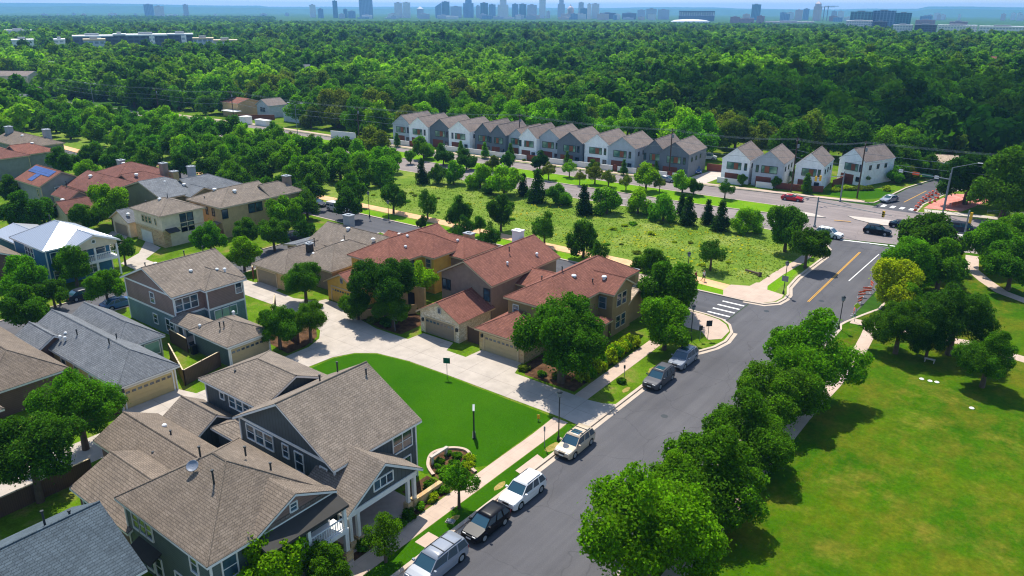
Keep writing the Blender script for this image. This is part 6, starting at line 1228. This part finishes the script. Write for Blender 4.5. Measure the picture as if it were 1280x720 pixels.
# ------------------------------------------------------------------ two walkers on the trail
def person(x, y, ang, label, top, legs, h=1.72, bag=None):
    t = empty('person', x, y, .112, ang); tag(t, label, 'person')
    s = h/1.75
    V = [(0, 0, .95), (0, 0, 1.12), (0, 0, 1.38), (0, 0, 1.5), (.02, 0, 1.62), (.03, 0, 1.73), (0, .1, .9), (.16, .11, .5), (.05, .12, .08), (.2, .12, .04), (0, -.1, .9), (-.06, -.11, .5), (-.3, -.11, .14), (-.2, -.12, .05), (0, .19, 1.4), (-.08, .24, 1.13), (.08, .25, .92), (.13, .25, .84), (0, -.19, 1.4), (.06, -.24, 1.13), (.22, -.23, .98), (.28, -.22, .92)]
    Ed = [(0, 1), (1, 2), (2, 3), (3, 4), (4, 5), (0, 6), (6, 7), (7, 8), (8, 9), (0, 10), (10, 11), (11, 12), (12, 13), (2, 14), (14, 15), (15, 16), (16, 17), (2, 18), (18, 19), (19, 20), (20, 21)]
    Rd = [.13, .13, .15, .06, .09, .085, .085, .06, .045, .04, .085, .06, .045, .04, .055, .042, .034, .03, .055, .042, .034, .03]
    def skin(nm, vs, es, rd, mat, par):
        me = bpy.data.meshes.new(nm); me.from_pydata([(a*s, b*s, c*s) for a, b, c in vs], es, []); o = link_mesh(nm, me, mat, par); md = o.modifiers.new('skin', 'SKIN')
        for i, r in enumerate(rd): me.skin_vertices[0].data[i].radius = (r*s, r*s)
        me.skin_vertices[0].data[0].use_root = True; o.modifiers.new('sub', 'SUBSURF').levels = 1; o.modifiers['sub'].render_levels = 1; return o
    me0 = None
    def mk(nm, vs, es, rd, mat, par=t):
        bm = bmesh.new(); ly = bm.verts.layers.skin.verify(); vv = [bm.verts.new((a*s, b*s, c*s)) for a, b, c in vs]
        for i, v in enumerate(vv): v[ly].radius = (rd[i]*s, rd[i]*s); v[ly].use_root = (i == 0)
        for a, b in es: bm.edges.new((vv[a], vv[b]))
        me = bpy.data.meshes.new(nm); bm.to_mesh(me); bm.free(); o = link_mesh(nm, me, mat, par); o.modifiers.new('skin', 'SKIN'); m2 = o.modifiers.new('sub', 'SUBSURF'); m2.levels = 2; m2.render_levels = 2; return o
    mk('body', V, Ed, Rd, 'skin')
    mk('shirt', [V[i] for i in (1, 2, 14, 15, 18, 19)]+[(0, 0, .98)], [(6, 0), (0, 1), (1, 2), (2, 3), (1, 4), (4, 5)], [.17, .18, .085, .07, .085, .07, .17], top)
    mk('trousers', [V[i] for i in (0, 6, 7, 10, 11)]+[(.13, .11, .42), (-.1, -.11, .42)], [(0, 1), (1, 2), (2, 5), (0, 3), (3, 4), (4, 6)], [.165, .115, .09, .115, .09, .08, .08], legs)
    mk('hair', [(.0, 0, 1.72), (-.04, 0, 1.66)], [(0, 1)], [.11, .1], 'hair'); return t
gx, gy = G(869, 352, .1); person(gx, gy, -.3, 'person walking on the trail in a red top, nearer of two', 'cloth_red', 'cloth_blue'); person(gx+.9, gy+.9, -.3, 'person walking on the trail in a white top, farther of two', 'cloth_white', 'cloth_blue', 1.78)
# ------------------------------------------------------------------ far buildings
def az_pt(px, D_): d = ray(px, 12); l = math.hypot(d.x, d.y); return d.x/l*D_, d.y/l*D_, d
def zt_of(px, py, D_): d = ray(px, py); return H+d.z/math.hypot(d.x, d.y)*D_
def facade(name, c, glass, fl=3.6, bay=4.0, frac=.5):
    t = NT(name, .5, .5); sp = t.n('ShaderNodeSeparateXYZ'); t.l(t.co(), sp.inputs[0])
    a = t.math('LESS_THAN', t.math('FRACT', t.math('DIVIDE', sp.outputs[2], fl)), frac); b = t.math('LESS_THAN', t.math('FRACT', t.math('DIVIDE', t.math('ADD', sp.outputs[0], sp.outputs[1]), bay)), .68)
    t.col(t.mix(t.math('MULTIPLY', a, b), lin(c), lin(glass)))
facade('tower_pale', (236, 228, 222), (160, 166, 176)); facade('tower_glass', (120, 152, 178), (70, 112, 146), 4, 6, .8); facade('tower_teal', (66, 124, 138), (30, 86, 106), 4, 6, .8); facade('tower_tan', (222, 190, 172), (150, 140, 146)); facade('tower_grey', (188, 190, 200), (126, 136, 154)); facade('block_red', (170, 116, 100), (110, 90, 90)); facade('block_dark', (70, 84, 98), (40, 56, 72), 3.2, 5, .5)
def far_building(x0, x1, yt, D_, mat, label, cap=None, depth_=None, z0=0, crown=None, group=None):
    xa, ya, _ = az_pt(x0, D_); xb, yb, _ = az_pt(x1, D_); top = zt_of((x0+x1)/2, yt, D_); w_ = math.hypot(xb-xa, yb-ya); cx_, cy_ = (xa+xb)/2, (ya+yb)/2
    ang = math.atan2(yb-ya, xb-xa); dp = depth_ or min(max(w_*.8, 18), 60); u = Vector((math.cos(ang), math.sin(ang))); v = Vector((-u.y, u.x)) 
    t = empty('building', cx_, cy_, 0, ang); tag(t, label, 'building', group)
    if crown == 'slant': MB().add([(-w_/2, 0, 0), (w_/2, 0, 0), (w_/2, dp, 0), (-w_/2, dp, 0), (-w_/2, 0, top*.72), (w_/2, 0, top), (w_/2, dp, top), (-w_/2, dp, top*.72)], [(0, 3, 2, 1), (4, 5, 6, 7), (0, 1, 5, 4), (1, 2, 6, 5), (2, 3, 7, 6), (3, 0, 4, 7)]).build('facade', mat, t)
    elif crown == 'point':
        MB().box(-w_/2, w_/2, 0, dp, 0, top*.8).build('facade', mat, t); MB().add([(-w_/2, 0, top*.8), (w_/2, 0, top*.8), (w_/2, dp, top*.8), (-w_/2, dp, top*.8), (0, dp/2, top)], [(0, 1, 4), (1, 2, 4), (2, 3, 4), (3, 0, 4)]).build('spire', mat, t)
    elif crown == 'step':
        MB().box(-w_/2, w_/2, 0, dp, 0, top*.7).build('facade', mat, t); MB().box(-w_*.3, w_*.32, dp*.2, dp*.8, top*.7, top).build('upper_tower', mat, t)
    else:
        MB().box(-w_/2, w_/2, 0, dp, 0, top-1.2).build('facade', mat, t); MB().box(-w_/2-.3, w_/2+.3, -.3, dp+.3, top-1.2, top).build('parapet', cap or mat, t)
        MB().box(-w_*.2, w_*.15, dp*.3, dp*.6, top, top+ (3 if D_ > 2000 else 1.6)).build('roof_plant', 'grey_metal', t)
    return t
SKY_ = [(180, 192, 5.5, 'tower_glass', '', 'blue-grey slab far out at the left of the skyline'), (192.5, 205, 7.8, 'tower_pale', '', 'white block beside the far left slab'), (229, 235.5, 5.8, 'tower_grey', '', 'small grey tower alone left of the skyline'),
 (387, 394.5, 6, 'tower_pale', '', 'slim pale tower at the left start of the skyline'), (397, 404, 11, 'tower_glass', '', 'low glass block right of the slim pale tower'), (416, 422, 1, 'tower_teal', '', 'thin dark teal tower in the left skyline'), (429, 434, 11.5, 'tower_teal', '', 'small teal block right of the thin teal tower'), (434.5, 444, 14, 'tower_glass', '', 'low blue block left of the wide glass tower'), (449, 466, -2, 'tower_glass', '', 'wide blue glass tower in the left skyline'),
 (493, 503, 3.4, 'tower_pale', '', 'left one of the pale twin towers'), (503.6, 513, 3, 'tower_pale', '', 'right one of the pale twin towers'), (521, 529.5, 8, 'tower_grey', 'point', 'grey tower with pointed top right of the pale twins'), (544, 552, 3, 'tower_glass', 'slant', 'glass tower with slanted top'), (552.3, 562, 2, 'tower_teal', '', 'dark teal tower beside the slanted one'), (563, 577, 8, 'tower_grey', '', 'broad grey tower left of the tallest glass tower'), (579, 592, -4, 'tower_glass', 'step', 'tallest stepped glass tower in the middle of the skyline'),
 (595, 600, 7, 'tower_grey', '', 'narrow grey tower right of the tallest one'), (600.4, 610, 3.6, 'tower_teal', '', 'dark teal tower with flat top right of the tallest one'), (611, 619.5, 5.5, 'tower_glass', '', 'square glass tower left of the stepped pale tower'), (622, 635.5, -2, 'tower_pale', 'step', 'pale stepped tower in the middle of the skyline'), (640, 648, 5, 'tower_glass', '', 'blue glass tower right of the stepped pale one'), (649, 658, 5, 'tower_teal', '', 'teal tower second right of the stepped pale one'), (659, 671, 6, 'tower_grey', '', 'broad grey-blue tower with crane-like roof'), (674, 682, -1.5, 'tower_pale', '', 'tall slim pale tower right of centre'), (683, 688, 14, 'tower_grey', '', 'low grey block beside the slim pale tower'),
 (697, 706, -2.5, 'tower_grey', 'step', 'tall grey stepped tower left of the dome'), (723, 729.5, 3, 'tower_grey', '', 'slim grey tower right of the dome'), (725.5, 735, 10.5, 'tower_teal', '', 'teal block before the slim tower right of the dome'), (734, 739, 5, 'tower_pale', '', 'left pale slab of the rightmost downtown pair'), (739.6, 749, 4.5, 'tower_pale', '', 'right pale slab of the rightmost downtown pair'), (750, 770, 16, 'block_dark', '', 'long dark low block right of downtown'),
 (778, 796, 16.5, 'block_dark', '', 'dark low block second right of downtown'), (797, 807, 12.5, 'tower_grey', '', 'grey mid-rise left of the campus blocks'), (808, 821, 11, 'tower_grey', '', 'grey mid-rise with rooftop units'), (822.5, 837, 12, 'tower_grey', '', 'grey mid-rise left of the stadium'),
 (939.5, 951, 5.5, 'tower_teal', '', 'dark teal box tower above the red-roofed campus'), (976, 983, 15.5, 'tower_glass', '', 'small glass block left of the pale campus pair'), (984, 993.5, 15.5, 'tower_pale', '', 'pale campus block left of the clock tower'), (994.5, 1004, 12.5, 'tower_tan', '', 'tan campus block left of the clock tower'), (1004.5, 1012, 11, 'tower_glass', '', 'glass campus block left of the clock tower'), (1040, 1047, 14, 'tower_grey', '', 'left grey block right of the clock tower'), (1048, 1056, 14, 'tower_pale', '', 'right pale block right of the clock tower')]
for x0, x1, yt, m_, cr, lb in SKY_: far_building(x0, x1, yt, 3700+random.uniform(-250, 250), m_, lb, crown=cr or None)
# low clutter of rooftops between the towers
for i in range(46):
    x0 = random.uniform(385, 1160); far_building(x0, x0+random.uniform(5, 16), random.uniform(17, 22.5), random.uniform(3250, 3450), random.choice(['tower_grey', 'tower_pale', 'tower_tan', 'tower_glass', 'block_red' if x0 > 900 else 'tower_grey']), 'low mid-rise block in the haze among the downtown rooftops', group='low blocks in the downtown haze')
for i in range(26):
    x0 = random.uniform(-10, 380) if i < 16 else random.uniform(1160, 1275); far_building(x0, x0+random.uniform(3, 9), random.uniform(16, 19), random.uniform(4300, 4600), random.choice(['tower_grey', 'tower_pale', 'tower_tan']), 'small pale block scattered on the hazy horizon', group='scattered blocks on the horizon')
# capitol dome
x, y, d = az_pt(711, 3600); t = empty('building', x, y, 0); tag(t, 'domed capitol building of pinkish stone in the skyline', 'building'); rt = zt_of(711, 5, 3600)
MB().box(-42, 42, 0, 30, 0, rt*.36).build('facade', 'tower_tan', t); MB().lathe([(14, rt*.3), (14, rt*.58), (16, rt*.6), (15, rt*.68), (11, rt*.78), (5, rt*.86), (3, rt*.87), (3, rt*.94), (.6, rt)], 0, 15, 14).build('dome', 'tower_tan', t, smooth=True)
# clock tower
x, y, d = az_pt(1021, 3500); t = empty('building', x, y, 0); tag(t, 'tall pale clock tower with pyramid top on the campus', 'building'); rt = zt_of(1021, 1, 3500)
MB().box(-13, 13, 0, 26, 0, rt*.72).box(-10, 10, 3, 23, rt*.72, rt*.86).build('shaft', 'tower_tan', t); MB().add([(-10, 3, rt*.86), (10, 3, rt*.86), (10, 23, rt*.86), (-10, 23, rt*.86), (0, 13, rt)], [(0, 1, 4), (1, 2, 4), (2, 3, 4), (3, 0, 4)]).build('pyramid_top', 'tower_tan', t)
# cranes
for i, px in enumerate((1030.5, 1035)):
    x, y, d = az_pt(px, 3500); t = empty('crane', x, y, 0); tag(t, ('left', 'right')[i]+' thin tower crane right of the clock tower', 'crane'); rt = zt_of(px, 8-i, 3500); MB().box(-1.5, 1.5, -1.5, 1.5, 0, rt).build('mast', 'galvanised', t); MB().box(-14, 40, -1, 1, rt-3, rt-1).build('jib', 'galvanised', t)
# stadium
x0, y0, _ = az_pt(849, 3100); x1, y1, _ = az_pt(894, 3100); w_ = math.hypot(x1-x0, y1-y0); t = empty('stadium', (x0+x1)/2, (y0+y1)/2, 0, math.atan2(y1-y0, x1-x0)); tag(t, 'dark stadium stand with lit upper windows and floodlight roof', 'stadium'); rt = zt_of(871, 13.5, 3100)
MB().box(-w_/2, w_/2, 0, 40, 0, rt*.5).build('lower_stand', 'block_dark', t); m = MB()
for k in range(15): u = -w_/2+w_*(k+.5)/15; m.box(u-1.2, u+1.2, 4, 8, rt*.5, rt*.9)
m.build('piers', 'offwhite_wall', t); MB().box(-w_/2, w_/2, 0, 36, rt*.9, rt).build('upper_deck', 'block_dark', t); MB().box(-w_/2, w_/2, 12, 36, rt*.5, rt*.9).build('concourse', 'tower_grey', t)
x, y, _ = az_pt(864, 2700); t = empty('arena', x, y, 0); tag(t, 'low white domed roof before the stadium', 'arena'); rt = zt_of(864, 24, 2700); MB().lathe([(62, 0), (62, rt*.4), (50, rt*.75), (26, rt*.95), (5, rt)], 0, 0, 28).build('roof', 'offwhite_wall', t, smooth=True)
# red campus halls and big nearer buildings
for x0, x1, yt, D_, m_, lb in ((914, 926, 21, 2700, 'block_red', 'red brick hall left part of the domed campus hall'), (926, 944, 23, 2700, 'block_red', 'long red brick hall below the dark teal tower'), (947, 957, 20, 2700, 'block_red', 'red brick hall with small pale dome right of the teal tower'), (958, 1020, 27, 2750, 'tower_tan', 'long low tan roofs right of the red hall'), (1147, 1172, 25, 2600, 'block_red', 'wide red roof on the right horizon'), (1190, 1213, 27, 2600, 'block_red', 'second wide red roof on the right horizon'),
        (1064, 1092, 14.5, 1650, 'tower_teal', 'green glass upper wing of the hospital block'), (1092, 1121, 13.2, 1680, 'tower_glass', 'bluish glass right wing of the hospital block'), (1060, 1093, 26, 1600, 'tower_pale', 'white banded lower wing of the hospital block'), (1094, 1112, 27, 1590, 'block_dark', 'dark banded lower part of the hospital block'), (1121, 1141, 16, 1900, 'tower_teal', 'teal office block right of the hospital'), (1120, 1145, 31, 1400, 'tower_pale', 'white low building right of the hospital'), (1147, 1175, 31, 1380, 'block_dark', 'low building with white panels at the right'), (1176, 1226, 31.5, 1360, 'tower_pale', 'long white low building, left half'), (1228, 1290, 33, 1350, 'tower_pale', 'long white low building, right half at the edge')):
    far_building(x0, x1, yt, D_, m_, lb)
# apartment complex at left
for x0, x1, yt, D_, m_, lb in ((60, 74, 49, 760, 'tower_pale', 'small white end block of the grey apartment complex'), (84, 136, 44.5, 800, 'block_dark', 'leftmost long grey block of the apartment complex'), (97, 125, 49, 720, 'tower_grey', 'nearest brown-roofed block of the apartment complex'), (136, 152, 42.5, 790, 'block_dark', 'dark tall link of the apartment complex'), (152, 204, 43, 780, 'block_dark', 'middle dark block with white bays of the apartment complex'), (205, 237, 42, 790, 'block_dark', 'right dark block of the apartment complex'), (236, 262, 47.5, 740, 'tower_grey', 'brown-roofed right block of the apartment complex'), (262, 292, 50, 720, 'tower_grey', 'rightmost low block of the apartment complex')):
    t = far_building(x0, x1, yt, D_, m_, lb, cap='tan_trim' if 'brown' in lb or 'low' in lb else 'offwhite_wall')
    w_ = (x1-x0)*D_/1010; top = zt_of((x0+x1)/2, yt, D_)
    if w_ > 25:
        for k in range(max(1, int(w_/22))): u = -w_/2+w_*(k+.6)/max(1, int(w_/22)); MB().box(u-2.2, u+2.2, -.6, 0, 0, top-1).build('white_bay', 'tower_pale', t)
for x0, x1, yt, D_, lb in ((0, 34, 37.5, 1000, 'long pale flat roof at the left edge of the woods'), (35, 51, 41, 950, 'pale flat roof right of the long one in the woods'), (6, 34, 49.5, 720, 'white flat-roofed shed at the left in the woods')): far_building(x0, x1, yt, D_, 'offwhite_wall', lb)
for px, py, lb, rf_, wl_, ww_, dd_ in SMALL:
    x, y = small_pos(px, py); h = House('house', lb, 'house', x, y, .6, True, trim='offwhite_wall'); h.block(-ww_/2, ww_/2, 0, dd_, 7.2 if py < 130 else 4.0, 1.8, 'X', 0, 0, rf_, wl_, boards=False)
    for k in range(3 if py < 130 else 0): h.win('S', .42, -ww_/3+k*ww_/3, 5.2, 1.2, 1.4)
h = House('house', 'terracotta-roofed house hidden behind the lone white townhouse', 'house', -30, 214, .3, True, trim='offwhite_wall'); h.block(-5, 5, 0, 7, 2.6, 1.4, 'X', 0, 0, 'tan_shingle', 'terracotta', boards=False)
# white screen walls by the boulevard at the left
a_, b_ = G(414, 172), G(445, 175); wallrun([a_, b_], 2.2, 'offwhite_wall', 'garden_wall', 'long white screen wall left of the townhouse row', 'wall')
x, y = G(326, 157, .1); MB().box(x-3.2, x+3.2, y, y+2.2, 0, 1.9).box(x-3.3, x+3.3, y-.1, y+2.3, 1.9, 2.0).thing('trailer', 'offwhite_wall', 'white trailer parked beside the pale grey house', 'trailer')
x, y = G(303, 155.5, .1); MB().prism([(x-1.6, y), (x+1.6, y), (x+1.6, y+3), (x-1.6, y+3)], 0, 2.6).box(x-1.7, x+1.7, y-.1, y+3.1, 2.6, 2.75).thing('shed', 'offwhite_wall', 'small white box shed by the orange-brown fence', 'shed')
# ------------------------------------------------------------------ hills on the horizon
for i, (D_, hh, c_) in enumerate(((8200, 62, 'terrain_green'), (10800, 92, 'terrain_green'))):
    vs = []; n = 120
    for k in range(n+1):
        px = -120+1520*k/n; x, y, _ = az_pt(px, D_); x2, y2, _ = az_pt(px, D_+900)
        z = hh*(.62+.38*vnoise(np.array([k*1.0]), np.array([i*9.0]), 11, 2)[0]+.10*vnoise(np.array([k*1.0]), np.array([3.0]), 2.5, 4)[0])*(1.12 if px > 1150 else 1 if px < 330 else .82)
        vs += [(x*.93, y*.93, 0), (x, y, z), (x2, y2, 0)]
    m = MB().add(vs, [f for k in range(n) for f in ((k*3, k*3+3, k*3+4, k*3+1), (k*3+1, k*3+4, k*3+5, k*3+2))]); o = m.build('hills', 'terrain_green'); tag(o, kind='structure')
    for p in o.data.polygons: p.use_smooth = True
# ------------------------------------------------------------------ a cumulus overhead (its shade lies on the right-hand woods)
def cloud(cx_, cy_, cz_, parts_, label):
    bm = bmesh.new()
    for i in range(parts_):
        a = random.uniform(0, 6.28); q = random.uniform(0, 1)**.6; r = random.uniform(20, 36)
        bmesh.ops.create_icosphere(bm, subdivisions=3, radius=r, matrix=Matrix.Translation((math.cos(a)*q*95, math.sin(a)*q*82, random.uniform(0, 20)*(1.2-q))) @ Matrix.Diagonal((1, 1, .55, 1)))
    me = bpy.data.meshes.new('cloud'); bm.to_mesh(me); bm.free(); o = link_mesh('cloud', me, 'cloud_white', None, (cx_, cy_, cz_)); tag(o, kind='stuff')
    for p in me.polygons: p.use_smooth = True
    return o
CH = 900; off = CH/math.tan(R_(SUN_EL))
cloud(-42+SDIR.x*off, 330+SDIR.y*off, CH, 80, '')
# ------------------------------------------------------------------ haze
m = MB().box(-13500, 5500, -2500, 15500, -1.2, 160); hz = m.build('haze', None); tag(hz, kind='stuff')
mt = bpy.data.materials.new('haze'); mt.use_nodes = True; t = mt.node_tree; t.nodes.remove(t.nodes['Principled BSDF']); pv = t.nodes.new('ShaderNodeVolumePrincipled')
pv.inputs['Color'].default_value = (.24, .52, 1.0, 1); pv.inputs['Density'].default_value = HAZE; pv.inputs['Anisotropy'].default_value = .2
t.links.new(pv.outputs[0], t.nodes['Material Output'].inputs['Volume']); hz.data.materials.append(mt)
